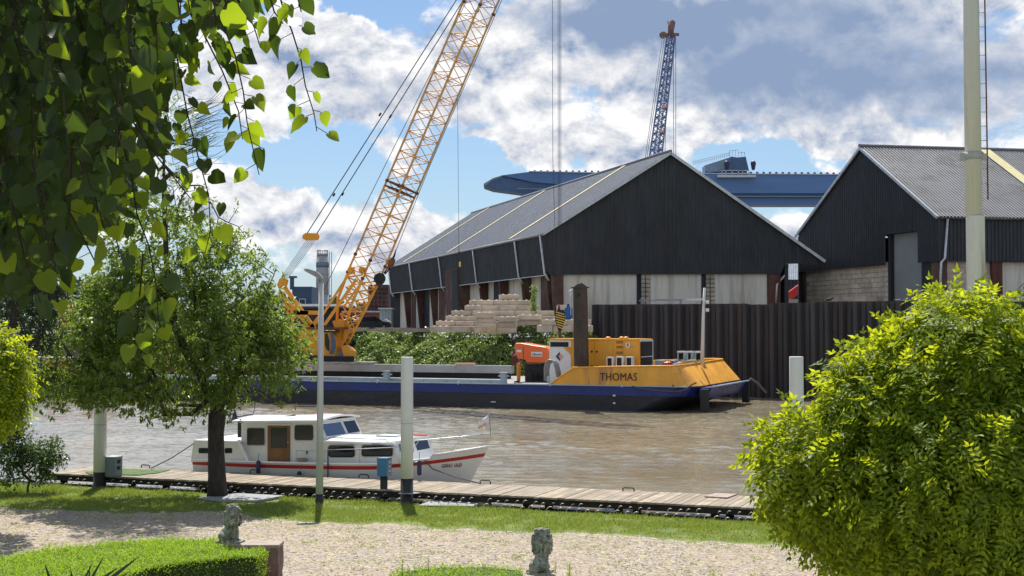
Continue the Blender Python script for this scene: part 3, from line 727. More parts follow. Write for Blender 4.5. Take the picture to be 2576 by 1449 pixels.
# ============================================================ BETWEEN THE WAREHOUSES
YB = 150.0
sh = thing('metal_shed', 'blue grey sheet metal shed seen in the gap between the two warehouses', 'shed', P(1990,765,YB))
mb = MB(); a, b, c, d = P(1955,764,YB), P(2030,764,YB), P(2016,665,YB+4), P(1976,665,YB+4)
def ln2(p, q): return lambda f: p*(1-f)+q*f
mb.corr(ln2(P(1950,764,YB),P(2040,764,YB)), ln2(P(1965,703,YB),P(2026,703,YB)), 4, .55, .12, (0,-1,0)); mb.build('wall', M['bgdark'], sh)
mb = MB(); mb.corr(ln2(P(1965,703,YB),P(2026,703,YB)), ln2(P(1972,660,YB+5),P(2020,660,YB+5)), 3, .5, .12, (0,-1,.6)); mb.build('roof', M['blueb'], sh)
cv = thing('conveyor', 'red conveyor belt sloping up in the gap between the warehouses', 'conveyor', P(1990,764,125))
mb = MB(); mb.bar(P(1970,756,125), P(2046,700,125), .55, .7); mb.build('belt_frame', M['redpaint'], cv)
mb = MB(); mb.bar(P(1985,764,125), P(1990,742,125), .15, .15); mb.bar(P(2030,764,125), P(2020,720,125), .15, .15); mb.build('leg', M['dark'], cv)
mb = MB(); a = P(1972,768,118); mb.box((a.x+1.3,a.y,(YZ+P(0,753,118).z)/2),(2.9,1.6,P(0,753,118).z-YZ)); tag(mb.build('slab_stack', M['whitewall']), 'pale flat slab stack at the foot of the red conveyor', 'slab')
# ============================================================ GANTRY CRANE (blue), far behind
YG = 220.0
gc = thing('gantry_crane', 'huge blue gantry crane beam with a cantilevered left end spanning behind both warehouses', 'gantry crane', P(1900,830,YG))
def pr(poly, Y, dep, mat, name, par): 
    mb = MB(); mb.prism([P(x,y,Y) for x,y in poly], (0,dep,0)); return mb.build(name, mat, par)
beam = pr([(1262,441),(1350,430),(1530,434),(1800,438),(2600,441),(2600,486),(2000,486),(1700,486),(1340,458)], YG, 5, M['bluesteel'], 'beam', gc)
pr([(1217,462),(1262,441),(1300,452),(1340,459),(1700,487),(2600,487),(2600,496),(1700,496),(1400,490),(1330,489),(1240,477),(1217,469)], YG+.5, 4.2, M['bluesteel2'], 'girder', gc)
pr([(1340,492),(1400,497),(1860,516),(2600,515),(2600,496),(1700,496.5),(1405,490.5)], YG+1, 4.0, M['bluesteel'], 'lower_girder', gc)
pr([(1217,462),(1240,448),(1263,441),(1263,444),(1240,452),(1220,467)], YG-.3, .3, M['gantrygrey'], 'end_plate', gc)
mb = MB(); mb.bar(P(1330,431,YG-.1), P(1530,435,YG-.1), .25,.12); mb.bar(P(1530,435,YG-.1), P(2600,442,YG-.1), .25,.12); mb.build('edge_flange', M['galv'], gc)
mb = MB(); mb.bar(P(1300,474,YG-.3), P(1500,478,YG-.3), .15,.1); mb.bar(P(1700,494,YG-.3), P(2600,495,YG-.3), .12,.1); mb.build('walkway', M['gantrygrey'], gc)
mb = MB()
for i in range(70): mb.box(P(1345+i*16,431+i*.12,YG+1), (.35,.4,.35))
mb.build('rail_clamp', M['bluesteel2'], gc)
for xx in (1600, 2480):
    for dx in (-35, 35): mb = MB(); mb.bar(P(xx,500,YG+2), Vector((P(xx+dx,800,YG+2).x, YG+2, YZ)), 1.6, 1.8, up=(0,1,0)); mb.build('leg', M['bluesteel'], gc)
tr = None
mb = MB(); mb.prism([P(x,y,YG+3) for x,y in ((1789,439),(1822,424),(1872,424),(1884,439))], (0,3,0)); mb.build('trolley_carriage', M['bluesteel2'], gc)
pr([(1773,436),(1773,416),(1835,396),(1838,400),(1838,424),(1820,430)], YG+2, 3, M['gantrygrey'], 'walkway_housing', gc)
pr([(1830,428),(1838,394),(1856,396),(1876,394),(1884,428)], YG+1, 3, M['bluesteel2'], 'trolley', gc)
mb = MB()
for xx in (1828, 1895): mb = MB(); mb.capsule(P(xx,424,YG), P(xx,411,YG), .3, .45, 8); mb.build('buffer', M['navy'], gc)
mb = MB()
for yy in (429,436,442): mb.bar(P(1816,yy,YG-1), P(1884,yy,YG-1), .12,.12)
for xx in (1816,1826,1842,1858,1868,1884): mb.bar(P(xx,428,YG-1), P(xx,444,YG-1), .12,.12)
mb.box(P(1852,444,YG-.6), (6.2,1.4,.35)); mb.build('platform', M['galv'], gc)
mb = MB()
for i in range(18):
    xx = 1745+i*5.2; mb.bar(P(xx,417-i*1.35,YG+2), P(xx,406-i*1.35,YG+2), .05,.05)
mb.bar(P(1743,407,YG+2), P(1838,384,YG+2), .06,.06); mb.bar(P(1743,412,YG+2), P(1838,389,YG+2), .05,.05)
for xx in (1835,1842,1850,1858,1866,1873): mb.bar(P(xx,394,YG+1.5), P(xx,378+abs(xx-1846)*.15,YG+1.5), .07,.07)
mb.bar(P(1835,379,YG+1.5), P(1858,377,YG+1.5), .07,.07); mb.bar(P(1858,384,YG+1.5), P(1874,384,YG+1.5), .07,.07)
mb.build('railing', M['galv'], gc)
# ============================================================ LATTICE HELPERS
def lattice(mb, A, B, wa, wb_, n, r, side, rb=None, wts=None):
    """four chords and bracing between A and B; side = unit vector of one cross axis"""
    A, B = Vector(A), Vector(B); ax = (B-A).normalized(); sx = Vector(side); sx = (sx - ax*sx.dot(ax)).normalized(); sy = ax.cross(sx)
    rb = rb or r*.55
    def cor(f, k):
        w = wts(f) if wts else (wa + (wb_-wa)*f); c = A + (B-A)*f
        return c + sx*(w/2)*(1 if k in (0,3) else -1) + sy*(w/2)*(1 if k in (0,1) else -1)
    for k in range(4): mb.tube([cor(i/n,k) for i in range(n+1)], r, 6)
    for i in range(n):
        for k in range(4):
            j = (k+1)%4; p, q = (k,j) if i%2 else (j,k)
            mb.tube([cor(i/n,p), cor((i+1)/n,q)], rb, 4, False)
            if i % 2 == 0: mb.tube([cor(i/n,k), cor(i/n,j)], rb, 4, False)
    return cor
# ---- distant blue crane
YD = 260.0
dc = thing('tower_crane', 'distant thin blue lattice crane jib with a rusty red head above the left warehouse ridge', 'crane', P(1640,830,YD))
A_, B_ = P(1628,560,YD), P(1688,92,YD)
mb = MB(); lattice(mb, A_, B_, 2.0, 1.5, 46, .17, (1,.4,0), .10, lambda f: 2.05*(1-f)+1.15*f); mb.build('boom', M['distblue'], dc)
mb = MB(); mb.bar(P(1665,87,YD), P(1708,87,YD), .5,.5); mb.tube([P(1686,92,YD), P(1690,54,YD)], [.5,.75], 7)
for xx in (1668,1703-14): mb.ball(P(xx,88,YD), .75, 10, 6, (1,.4,1))
mb.bar(P(1680,60,YD), P(1696,56,YD), .3,.9); mb.bar(P(1682,75,YD), P(1695,66,YD), .25,.25); mb.build('head', M['distrust'], dc)
mb = MB(); mb.box(P(1628,700,YD), (4,4,20)); mb.build('tower', M['distblue'], dc)
mb = MB()
for (xa,ya,xb,yb) in ((1667,92,1620,420),(1672,92,1624,420),(1700,92,1700,420),(1694,92,1695,440),(1680,92,1672,420)): mb.tube([P(xa,ya,YD-1), P(xb,yb,YD-1)], .05, 4)
mb.build('cable', M['steelrope'], dc)
mb = MB(); mb.box(P(1671,268,YD-1), (.9,.6,.5)); mb.box(P(1664,330,YD-1), (.9,.6,.5)); mb.build('lamp', M['salmon'], dc)
# ============================================================ FAR LEFT BACKGROUND
YS = 250.0
si = thing('silo', 'tall pale grey cylindrical silo with a blue band, beside the blue shed', 'silo', P(811,825,YS))
zt, zb_ = P(811,645,YS).z, YZ; cx_ = P(811,700,YS).x; rr = 16.2/F*YS
mb = MB(); mb.tube([(cx_,YS,zb_),(cx_,YS,P(0,700,YS).z-3)], rr, 28); mb.build('base', M['silo'], si)
mb = MB(); mb.tube([(cx_,YS,P(0,700,YS).z-3),(cx_,YS,zt)], rr*.97, 28)
for yy in (665,690,712,735,755): z_ = P(0,yy,YS).z; mb.tube([(cx_,YS,z_-.05),(cx_,YS,z_+.05)], rr*1.02, 28)
mb.build('drum', M['silo'], si)
mb = MB(); mb.tube([(cx_,YS,P(0,673,YS).z),(cx_,YS,P(0,660,YS).z)], rr*1.0, 28); mb.build('blue_band', M['silob'], si)
mb = MB(); mb.tube([(cx_,YS,zt),(cx_,YS,zt+.5)], rr*.85, 20)
for k in range(14):
    t = k/14*6.283; mb.bar((cx_+math.cos(t)*rr*.85,YS+math.sin(t)*rr*.85,zt), (cx_+math.cos(t)*rr*.85,YS+math.sin(t)*rr*.85,zt+1.1), .08,.08)
mb.tube([(cx_+math.cos(k/20*6.2832)*rr*.85,YS+math.sin(k/20*6.2832)*rr*.85,zt+1.1) for k in range(21)], .06, 5); mb.build('railing', M['steelgrey'], si)
mb = MB(); mb.bar((cx_+rr+.15,YS-.5,zb_),(cx_+rr+.15,YS-.5,zt+.8),.12,.12); mb.bar((cx_+rr+.55,YS-.5,zb_),(cx_+rr+.55,YS-.5,zt+.8),.12,.12); mb.build('ladder', M['steelgrey'], si)
def bld(name, label, cat, x0, x1, y0, Y, dep, mat, z0=YZ):
    a, b = P(x0,y0,Y), P(x1,y0,Y); t = thing(name, label, cat, ((a.x+b.x)/2, Y+dep/2, z0)); mb = MB()
    mb.box(((a.x+b.x)/2, Y+dep/2, (a.z+z0)/2), (b.x-a.x, dep, a.z-z0)); mb.build('wall', mat, t); return t
t = bld('boxy_building', 'dark blue flat roofed plant building with a stack, left of the silo', 'building', 735, 784, 721, 200, 10, M['blueb'])
mb = MB(); a = P(733,712,199.5); mb.box((a.x,a.y+.6,a.z+.0),(.55,.55,1.9)); mb.box((a.x+.15,a.y+.6,a.z+.9),(1.1,.7,.3)); mb.build('chimney', M['blueb'], t)
mb = MB(); a = P(761,760,199.9); mb.box((a.x,a.y,a.z),(.75,.1,.75)); w_ = mb.build('window', M['glass'], t)
mb = MB(); 
for (dx,dz,sx,sz) in ((0,.45,1.05,.12),(0,-.45,1.05,.12),(.45,0,.12,.8),(-.45,0,.12,.8)): mb.box((a.x+dx,a.y-.06,a.z+dz),(sx,.1,sz))
mb.build('frame', M['galv'], w_)
t = bld('low_hall', 'long low dark hall in front of the blue plant building', 'building', 600, 880, 776, 185, 12, M['bgdark'])
mb = MB(); mb.prism([P(600,776,184.5), P(880,776,184.5), P(860,770,190), P(620,770,190)], (0,.2,.3)); mb.build('roof', M['bgdark'], t)
t = bld('stacked_structure', 'tall brown weathered stack of crates beyond the crane boom', 'stack', 926, 976, 716, 175, 10, M['brownst'])
mb = MB()
for i in range(5):
    for j in range(6): a = P(931+i*10, 722+j*11, 174.9); mb.box(a, (.42,.08,.45))
mb.build('crate_front', M['brownst'], t)
for i,(x0,x1) in enumerate(((860,903),(904,965))):
    t = bld('shipping_container', ['short red shipping container on the yard behind the crane boom foot','long red shipping container with a pale top rail left of the warehouse'][i], 'container', x0, x1, 784, 168, 2.5, M['redcont'])
    a, b = P(x0,784,168), P(x1,784,168)
    mb = MB().corr(lambda f: (a.x+f*(b.x-a.x),167.95,YZ+.1), lambda f: (a.x+f*(b.x-a.x),167.95,a.z-.1), b.x-a.x, .3, .06, (0,-1,0)); mb.build('ribbed_side', M['redcont'], t)
    mb = MB(); mb.bar(a+Vector((0,-.1,0)), b+Vector((0,-.1,0)), .15,.18); mb.build('top_rail', M['galv'], t)
t = thing('site_hut', 'small grey corrugated hut against the far corner of the left warehouse', 'hut', P(970,822,150))
a, b = P(955,778,150), P(985,778,150); mb = MB().corr(lambda f: (a.x+f*(b.x-a.x),150,YZ), lambda f: (a.x+f*(b.x-a.x),150,a.z), b.x-a.x, .3, .06, (0,-1,0))
mb.box(((a.x+b.x)/2,151.1,(a.z+YZ)/2),(b.x-a.x,2,a.z-YZ)); mb.build('wall', M['palebl'], t)
mb = MB(); mb.box(((a.x+b.x)/2,151,a.z+.08),(b.x-a.x+.3,2.6,.15)); mb.build('roof', M['galv'], t)
t = thing('kiosk', 'little weathered kiosk with a pitched roof beside the parked car', 'hut', P(969,826,135))
mb = MB(); a = P(969,810,135); mb.box((a.x,a.y,(YZ+a.z)/2),(.85,.8,a.z-YZ)); mb.build('wall', M['greypaint'], t)
mb = MB(); mb.prism([(a.x-.6,a.y-.5,a.z),(a.x+.6,a.y-.5,a.z),(a.x,a.y-.5,a.z+.32)], (0,1,0)); mb.build('roof', M['galv'], t)
# parked cars
def car(x, y, Y, label, mat, L=4.4, rot=0.0):
    c = P(x, y, Y); z = YZ; t = thing('parked_car', label, 'car', (c.x,c.y,z), 'cars parked on the far yard'); ca, sa = math.cos(rot), math.sin(rot)
    def w(u, v, h): return Vector((c.x+u*ca-v*sa, c.y+u*sa+v*ca, z+h))
    prof = [(-.5,.35),(-.5,.72),(-.46,.86),(-.30,.92),(-.17,1.36),(.12,1.42),(.30,.95),(.46,.82),(.5,.62),(.5,.35)]
    mb = MB(); mb.prism([w(u*L,-.85,h) for u,h in prof], w(0,1.7,0)-w(0,0,0)); mb.build('body', mat, t)
    mb = MB(); mb.prism([w(u*L,-.87,h) for u,h in ((-.27,.95),(-.165,1.30),(.11,1.35),(.25,.97))], w(0,1.74,0)-w(0,0,0)); mb.build('side_windows', M['glass'], t)
    for u in (-.32,.32):
        for v in (-.8,.8):
            mb = MB(); mb.tube([w(u*L,v-.12,.33), w(u*L,v+.12,.33)], .33, 14); wh = mb.build('wheel', M['tyre'], t)
            mb = MB(); mb.tube([w(u*L,v-.13,.33), w(u*L,v+.13,.33)], .18, 10); mb.build('rim', M['steelgrey'], wh)
M['carblack'] = pbr('car_black', (.02,.025,.03), .2, .3, .1, 2, coat=.6); M['carwhite'] = pbr('car_white', (.6,.6,.6), .3, 0, .05, 2, coat=.5)
car(925, 815, 130, 'black parked car left of the little kiosk on the far yard', M['carblack'], 4.2, .35)
car(893, 815, 140, 'white parked car half hidden behind the yellow crane boom', M['carwhite'], 4.2, .1)
# low clutter beside the warehouse foot
mb = MB()
for k in range(26):
    px = rnd.uniform(885,1080); q = P(px, 828, rnd.uniform(97,106)); mb.box((q.x,q.y,YZ+.1+rnd.uniform(0,.12)), (rnd.uniform(.3,1.4),rnd.uniform(.3,.8),rnd.uniform(.1,.32)), rnd.uniform(-.4,.4))
tag(mb.build('timber_scraps', M['purple']), 'loose boards and scraps lying along the yard edge above the ivy', 'scrap', kind='stuff')
t = thing('flat_sheets', 'grey flat sheets stacked low at the far foot of the warehouse columns', 'sheets', P(1060,826,112))
mb = MB(); 
for k in range(5): q = P(1015+k*13,826,112-k); mb.box((q.x,q.y,YZ+.15),(1.5,1.2,.3-.03*k),.1*k)
mb.build('sheet', M['palebl'], t)
# ============================================================ LETTERING
def lettering(s, p0, p1, height, up, mat, parent, name='lettering', depth=.01, shear=0.0, bold=0.0):
    """the word s from p0 (lower left) to p1 (lower right), height metres, extruded by depth"""
    cu = bpy.data.curves.new(name, 'FONT'); cu.body = s; cu.extrude = .02; cu.resolution_u = 3; cu.shear = shear; cu.offset = bold; cu.space_character = 1.06
    ob = bpy.data.objects.new(name, cu); C.objects.link(ob)
    dg = bpy.context.evaluated_depsgraph_get(); me = bpy.data.meshes.new_from_object(ob.evaluated_get(dg))
    bpy.data.objects.remove(ob)
    xs = [v.co.x for v in me.vertices]; ys = [v.co.y for v in me.vertices]
    x0, x1, y0, y1 = min(xs), max(xs), min(ys), max(ys); p0, p1 = Vector(p0), Vector(p1); d = p1-p0; u = Vector(up).normalized()
    nn = d.cross(u).normalized(); o = TL[parent.name] if parent else Vector((0,0,0))
    for v in me.vertices:
        c = v.co.copy(); v.co = p0 + d*((c.x-x0)/(x1-x0)) + u*((c.y-y0)/(y1-y0)*height) + nn*(c.z/.02*depth) - o
    me.materials.clear(); me.materials.append(mat)
    r = bpy.data.objects.new(name, me); C.objects.link(r); r.parent = parent; TL[r.name] = Vector(o); return r
# ============================================================ BARGE
PB = Plane(G(800,1016,0), G(1640,1036,0))
U3, N3 = Vector((PB.u.x,PB.u.y,0)), Vector((PB.n.x,PB.n.y,0))
def sB(x, t=0): return PB.s_at(x, t, 960)
ZD = PB.pt(1300,967).z                                    # deck height at the side
BW = 12.2
bg = thing('barge', 'long blue and black work barge with a yellow bulwark named THOMAS', 'barge', PB.W(sB(1200),0,BW/2))
sL, sC0, sC = sB(96), sB(1655), sB(1752)
zb0, zb1 = PB.pt(1300,990).z, 0
RN = 1.4
def hull(mb, z0, z1, ins=0.0, bow0=None, bow1=None, s0=None):
    b0 = bow0 if bow0 is not None else sC; b1 = bow1 if bow1 is not None else sC; s0 = s0 or sL
    def loop(b, z): return [PB.W(s0,z,ins)] + [PB.W(b-RN+RN*math.sin(R(a)),z,ins+RN-RN*math.cos(R(a))) for a in range(0,91,15)] + [PB.W(b-.8,z,BW),PB.W(s0,z,BW)] [:] if False else [PB.W(s0,z,ins)] + [PB.W(b-RN+RN*math.sin(R(a)),z,ins+RN-RN*math.cos(R(a))) for a in range(0,91,15)] + [PB.W(b,z,BW-.8), PB.W(b-.8,z,BW), PB.W(s0,z,BW)]
    bt = loop(b0, z0); tp = loop(b1, z1); n = len(bt)
    mb.add(bt+tp, [(i,(i+1)%n,n+(i+1)%n,n+i) for i in range(n)]+[tuple(range(n))[::-1], tuple(range(n,2*n))])
mb = MB(); hull(mb, -.6, zb0, .03, sC0-1.2, sC-.35); mb.build('lower_hull', M['blackhull'], bg)
mb = MB(); hull(mb, zb0, ZD-.02, 0, sC-.3, sC); mb.build('upper_hull', M['bluehull'], bg)
mb = MB(); hull(mb, ZD-.02, ZD+.02, .06, sC-.05, sC-.05, sL+.05); mb.build('deck', M['deckgrey'], bg)
mb = MB(); mb.bar(PB.W(sL,ZD+.02,-.03), PB.W(sC-.5,ZD+.02,-.03), .08, .06); mb.build('rubbing_strip', M['palebl'], bg)
# hold coaming, near side and the taller pale grey far coaming
z0, z1 = PB.pt(1000,964,.7).z, PB.pt(1000,952,.7).z
mb = MB(); mb.slab(PB, sL+1.5, sB(1262,.7), ZD+.02, z1+.02, .7, .95); mb.build('near_coaming', M['palebl'], bg)
mb = MB()
for x in (800,850,1010,1062,1120,1180,1230): mb.slab(PB, sB(x,.6)-.03, sB(x,.6)+.03, ZD+.03, z1-.03, .62, .70)
mb.build('coaming_bracket', M['palebl'], bg)
tf = 7.2
zf0, zf1 = PB.pt(1100,937,tf).z, PB.pt(1100,918,tf).z
mb = MB(); mb.slab(PB, sL+2, sB(1286,tf), zf0, zf1, tf, tf+.5); mb.build('far_coaming', M['greypaint'], bg)
mb = MB(); mb.slab(PB, sL+2, sB(1280,tf), ZD+.02, zf0, tf+.15, tf+.4); mb.build('hold_wall', M['dark'], bg)
mb = MB(); mb.slab(PB, sB(1143,tf), sB(1190,tf), zf1+.01, zf1+.14, tf+.05, tf+.45); mb.build('hatch_board', M['salmon'], bg)
for x in (973,1267):
    mb = MB(); s = sB(x,.45); mb.slab(PB, s-.16, s+.16, ZD, ZD+.62, .3, .62); mb.slab(PB, s-.32, s+.32, ZD+.42, ZD+.50, .36, .56); mb.slab(PB, s-.24, s+.24, ZD+.62, ZD+.68, .26, .66); mb.build('bollard', M['palebl'], bg)
mb = MB()
for x in (786,950,1153,1385,1565): s = sB(x); mb.slab(PB, s-.05, s+.05, ZD-.05, ZD+.12, -.06, .1)
mb.build('fairlead', M['galv'], bg)
# bulwark, leaning inwards round the bow
bp_ = [PB.W(sB(1383.5),ZD,0), PB.W(sB(1443),ZD,0), PB.W(sB(1600),ZD,0)]; tp_ = [PB.W(sB(1383.5)+.02,ZD+.03,0), PB.pt(1443,925.3,.05), PB.pt(1600,922.6,.07)]
ztn, ztf = PB.pt(1640,921.5,.1).z, P(1838,904.3,PB.W(sC-1,0,BW-1.2).y).z
for a in range(0,91,10):
    sn, cs = math.sin(R(a)), math.cos(R(a)); bp_.append(PB.W(sC-RN+RN*sn, ZD+.04*sn, RN-RN*cs)); tp_.append(PB.W(sC-RN+RN*sn-.95*sn-.1, ztn+(ztf-ztn)*.25*sn, RN-RN*cs+.1+.35*cs))
bp_ += [PB.W(sC,ZD+.04,BW-.9), PB.W(sC-.9,ZD+.04,BW-.02), PB.W(sB(1500,BW),ZD,BW)]; tp_ += [PB.W(sC-1.05,ztf,BW-1.2), PB.W(sC-1.9,ztf,BW-.2), PB.W(sB(1620,BW),ztf-.2,BW-.1)]
mb = MB(); m = len(bp_); inn = [(p + (PB.W(sC-8,p.z,BW/2)-p).normalized()*.09) for p in tp_]; inb = [(p + (PB.W(sC-8,p.z,BW/2)-p).normalized()*.09) for p in bp_]
mb.add(bp_+tp_+inn+inb, [(i,i+1,m+i+1,m+i) for i in range(m-1)]+[(m+i,m+i+1,2*m+i+1,2*m+i) for i in range(m-1)]+[(2*m+i,2*m+i+1,3*m+i+1,3*m+i) for i in range(m-1)])
bul = mb.build('bulwark', M['yelbul'], bg)
mb = MB(); mb.tube([p+Vector((0,0,.02)) for p in tp_[:]], .055, 6); mb.build('top_rail', M['yellow'], bul)
lettering('THOMAS', PB.pt(1509.5,957.8,-.02), PB.pt(1602.5,957.8,-.02), 19.6/F*76.5, (0,0,1), M['lettering'], bul)
mb = MB(); s = sC+.02
for t in (1.0,BW-2.6): pass
mb.hexa([PB.W(sC-.1,zb0-.15,1.1),PB.W(sC+.3,zb0-.15,1.1),PB.W(sC+.3,zb0-.15,BW-1.0),PB.W(sC-.1,zb0-.15,BW-1.0)],[PB.W(sC-.1,ZD-.05,1.1),PB.W(sC+.6,ZD-.05,1.1),PB.W(sC+.6,ZD-.05,BW-1.0),PB.W(sC-.1,ZD-.05,BW-1.0)]); mb.build('push_beam', M['bluehull'], bg)
mb = MB(); mb.bar(PB.W(sC+.62,ZD+.0,1.2), PB.W(sC+.62,ZD+.0,BW-1.2), .08,.05); mb.build('bow_rail', M['palebl'], bg)
for t in (3.6,4.9,6.2,7.5): mb = MB(); mb.slab(PB, sC+.6, sC+.7, zb0+.3, ZD-.25, t, t+.5); mb.build('ladder_recess', M['blueb'], bg)
for t, s_ in ((.75,-.12),(BW-1.6,.1)): mb = MB(); mb.slab(PB, sC+s_+.2, sC+s_+.62, .05, ZD-.12, t-.2, t+.2); mb.build('fender_post', M['black'], bg)
# draft marks
mb = MB()
for k in range(5): q = PB.pt(1536.5, 1000+k*6, -.01); mb.ball(q, .035, 8, 6, (1,.3,1))
mb.build('draught_mark', M['brownst'], bg)
mb = MB()
for yy in (995,1014): q = PB.pt(1545, yy, .0); mb.box(q, (.14,.02,.09), math.atan2(PB.u.y,PB.u.x))
q = PB.pt(1241,1011,.0); mb.box(q,(.3,.02,.05),math.atan2(PB.u.y,PB.u.x)); mb.build('white_mark', M['crestw'], bg)
mb = MB(); mb.tube([PB.pt(x,y,-.05) for x,y in ((1590,972),(1620,978),(1660,983),(1700,985),(1725,980),(1740,968),(1752,962))], .05, 6); mb.tube([PB.pt(x,y,-.03) for x,y in ((1694,968),(1690,985))], .05, 6); mb.build('mooring_rope', M['rope'], bg)
mb = MB(); q = PB.W(sC+.6,ZD+.1,BW-.8); mb.tube([q, q+Vector((.5,.2,-.3)), q+Vector((1.1,.4,-.9))], .08, 6); mb.build('rope_end', M['rope'], bg)
# spud pile through the deck
tp0 = 1.25
pc = PB.pt(1463, 923, tp0); pz = PB.pt(1460,724.5,tp0).z; dxp = (1479-1441)/2/F*pc.y
sp = thing('spud_pile', 'tall rusty brown steel spud pile with a pitched cap standing on the yellow barge', 'pile', (pc.x,pc.y,ZD))
topx = PB.pt(1459.5, 726, tp0).x; botx = PB.pt(1464.5, 950, tp0).x
nn_ = 10; mb = MB(); vs = []
for z, cxx, r_ in ((-1.5,botx+.02,dxp*1.06),(pz,topx,dxp*.98)):
    for k in range(nn_):
        t = 6.2832*(k+.5)/nn_; vs.append((cxx+math.cos(t)*r_, pc.y+math.sin(t)*r_, z))
mb.add(vs, [(k,(k+1)%nn_,nn_+(k+1)%nn_,nn_+k) for k in range(nn_)]); mb.build('shaft', M['pile'], sp)
mb = MB(); mb.tube([(topx,pc.y,pz),(topx,pc.y,pz+.06)], dxp*1.25, 12)
mb.prism([(topx-dxp*.9,pc.y-.3,pz+.06),(topx+dxp*.9,pc.y-.3,pz+.06),(topx+dxp*.15,pc.y-.3,pz+.30),(topx-.02,pc.y-.3,pz+.24),(topx-dxp*.35,pc.y-.3,pz+.22)], (0,.6,0)); mb.build('cap', M['pile'], sp)
mb = MB(); mb.tube([(topx-.1,pc.y-dxp-.03,pz-.42),(topx-.1,pc.y-dxp+.05,pz-.42)], .09, 12); mb.build('eye', M['dark'], sp)
mb = MB(); mb.tube([(topx-dxp-.02,pc.y-.3,pz-.1),(topx-dxp-.32,pc.y-.35,pz-.28)], .035, 5); mb.tube([(topx-dxp-.12,pc.y-.3,pz-.3),(topx-dxp-.12,pc.y-.3,pz-1.6)], .03, 5); mb.build('bracket', M['galv'], sp)
# generator container
tg = 2.4
def fb(x0, x1, y0, y1, t0, t1, z=None):
    a, za = PB.sz(x0, y1, t0); b, zb = PB.sz(x1, y0, t0); return a, b, (za if z is None else z), zb
gn = thing('generator', 'large yellow generator container with a white end on the barge deck behind the name THOMAS', 'generator', PB.W(sB(1510,tg),ZD,tg+1.2))
a, b, za, zb = fb(1436,1609.5,855,960,tg,0,ZD)
mb = MB(); mb.slab(PB,a,b,za,zb,tg,tg+2.6); mb.build('body', M['yellow'], gn)
mb = MB(); a2,b2,_,zb2 = fb(1382,1436,856,960,tg,0,ZD); mb.slab(PB,a2,b2-.004,ZD,zb2,tg,tg+2.6); mb.build('white_end', M['white'], gn)
gd = 2.6; mb = MB(); mb.slab(PB,b+.0,b+.05,ZD+.15,zb-.12,tg+.12,tg+gd-.12); gr = mb.build('radiator_grille', M['dark'], gn)
mb = MB()
for k in range(11): z = ZD+.2+k*.19; mb.slab(PB,b+.05,b+.07,z,z+.04,tg+.14,tg+gd-.14)
mb.build('louvre', M['bgdark'], gr)
mb = MB(); mb.slab(PB,b,b+.07,ZD,zb,tg+gd-.11,tg+gd); mb.slab(PB,b,b+.07,zb-.1,zb,tg+.0,tg+gd-.11); mb.slab(PB,b+.05,b+.09,(ZD+zb)/2+.28,(ZD+zb)/2+.33,tg+.1,tg+gd-.1); mb.build('grille_frame', M['polew'], gn)
mb = MB(); mb.slab(PB,a2-.02,b,zb2,zb2+.1,tg-.05,tg+2.65); mb.build('roof', M['yellow'], gn)
a_,b_2,z_,zz_ = fb(1384.8,1430,860.5,872.2,tg,0); mb = MB(); mb.slab(PB,a_,b_2,z_,zz_,tg-.03,tg+.0-.002); mb.build('window', M['dark'], gn)
mb = MB(); pts = [PB.pt(x,y,tg-.012) for x,y in ((1416,873),(1436,873),(1436,893))]; mb.prism(pts, -N3*.01); mb.build('corner_panel', M['yellow'], gn)
mb = MB(); mb.prism([PB.pt(x,y,tg-.012) for x,y in ((1408,884.5),(1398,896.5),(1408.5,909),(1409,901),(1404,896.5),(1408.5,892))], -N3*.01); mb.build('navy_chevron', M['navy'], gn)
mb = MB(); mb.prism([PB.pt(x,y,tg-.012) for x,y in ((1410,889),(1418,897),(1410,907),(1406,897))], -N3*.01); mb.build('orange_diamond', M['salmon'], gn)
for (x0,x1,y0,y1) in ((1489,1496,857,921),(1497,1542,857,921),(1543.5,1569,857,921),(1570.5,1607,857,921)):
    a_,b_2,z_,zz_ = fb(x0,x1,y0,y1,tg,0); mb = MB(); mb.slab(PB,a_,b_2,z_,zz_,tg-.03,tg-.003); dd = mb.build('door_panel', M['yellow'], gn)
    if x0 == 1543.5:
        mb = MB()
        for yy in (857.5,870,884):
            p_ = fb(1551,1567.5,yy,yy+6.5,tg,0); mb.slab(PB,p_[0],p_[1],p_[2],p_[3],tg-.045,tg-.031); mb.slab(PB,p_[0]+.05,p_[1]-.05,p_[2]+.03,p_[3]-.08,tg-.06,tg-.046)
        mb.build('vent', pbr('vent_shade', (.34,.15,.012), .6), dd)
mb = MB()
for x,y in ((1488.5,884.6),(1501,884.6),(1488.5,921),(1501,921)): q = PB.pt(x,y,tg-.04); mb.ball(q, .06, 8, 6)
mb.build('hinge', M['dark'], gn)
mb = MB(); mb.prism([PB.pt(x,y,tg-.036) for x,y in ((1574,862),(1584.5,862),(1584.5,871),(1579.5,877.5),(1574,871))], -N3*.01); cr = mb.build('emblem', M['crestw'], gn)
mb = MB(); mb.prism([PB.pt(x,y,tg-.052) for x,y in ((1577.5,864),(1581,864),(1581.5,870),(1579,873),(1577,870))], -N3*.01); mb.build('emblem_mark', M['redpaint'], cr)
mb = MB(); p_ = fb(1585.5,1599,871,875,tg,0); mb.slab(PB,p_[0],p_[1],p_[2],p_[3],tg-.04,tg-.031); mb.build('name_plate', M['tan'], cr)
mb = MB()
for x0,x1 in ((1526,1541),(1549.5,1566),(1574,1590.5)):
    pass
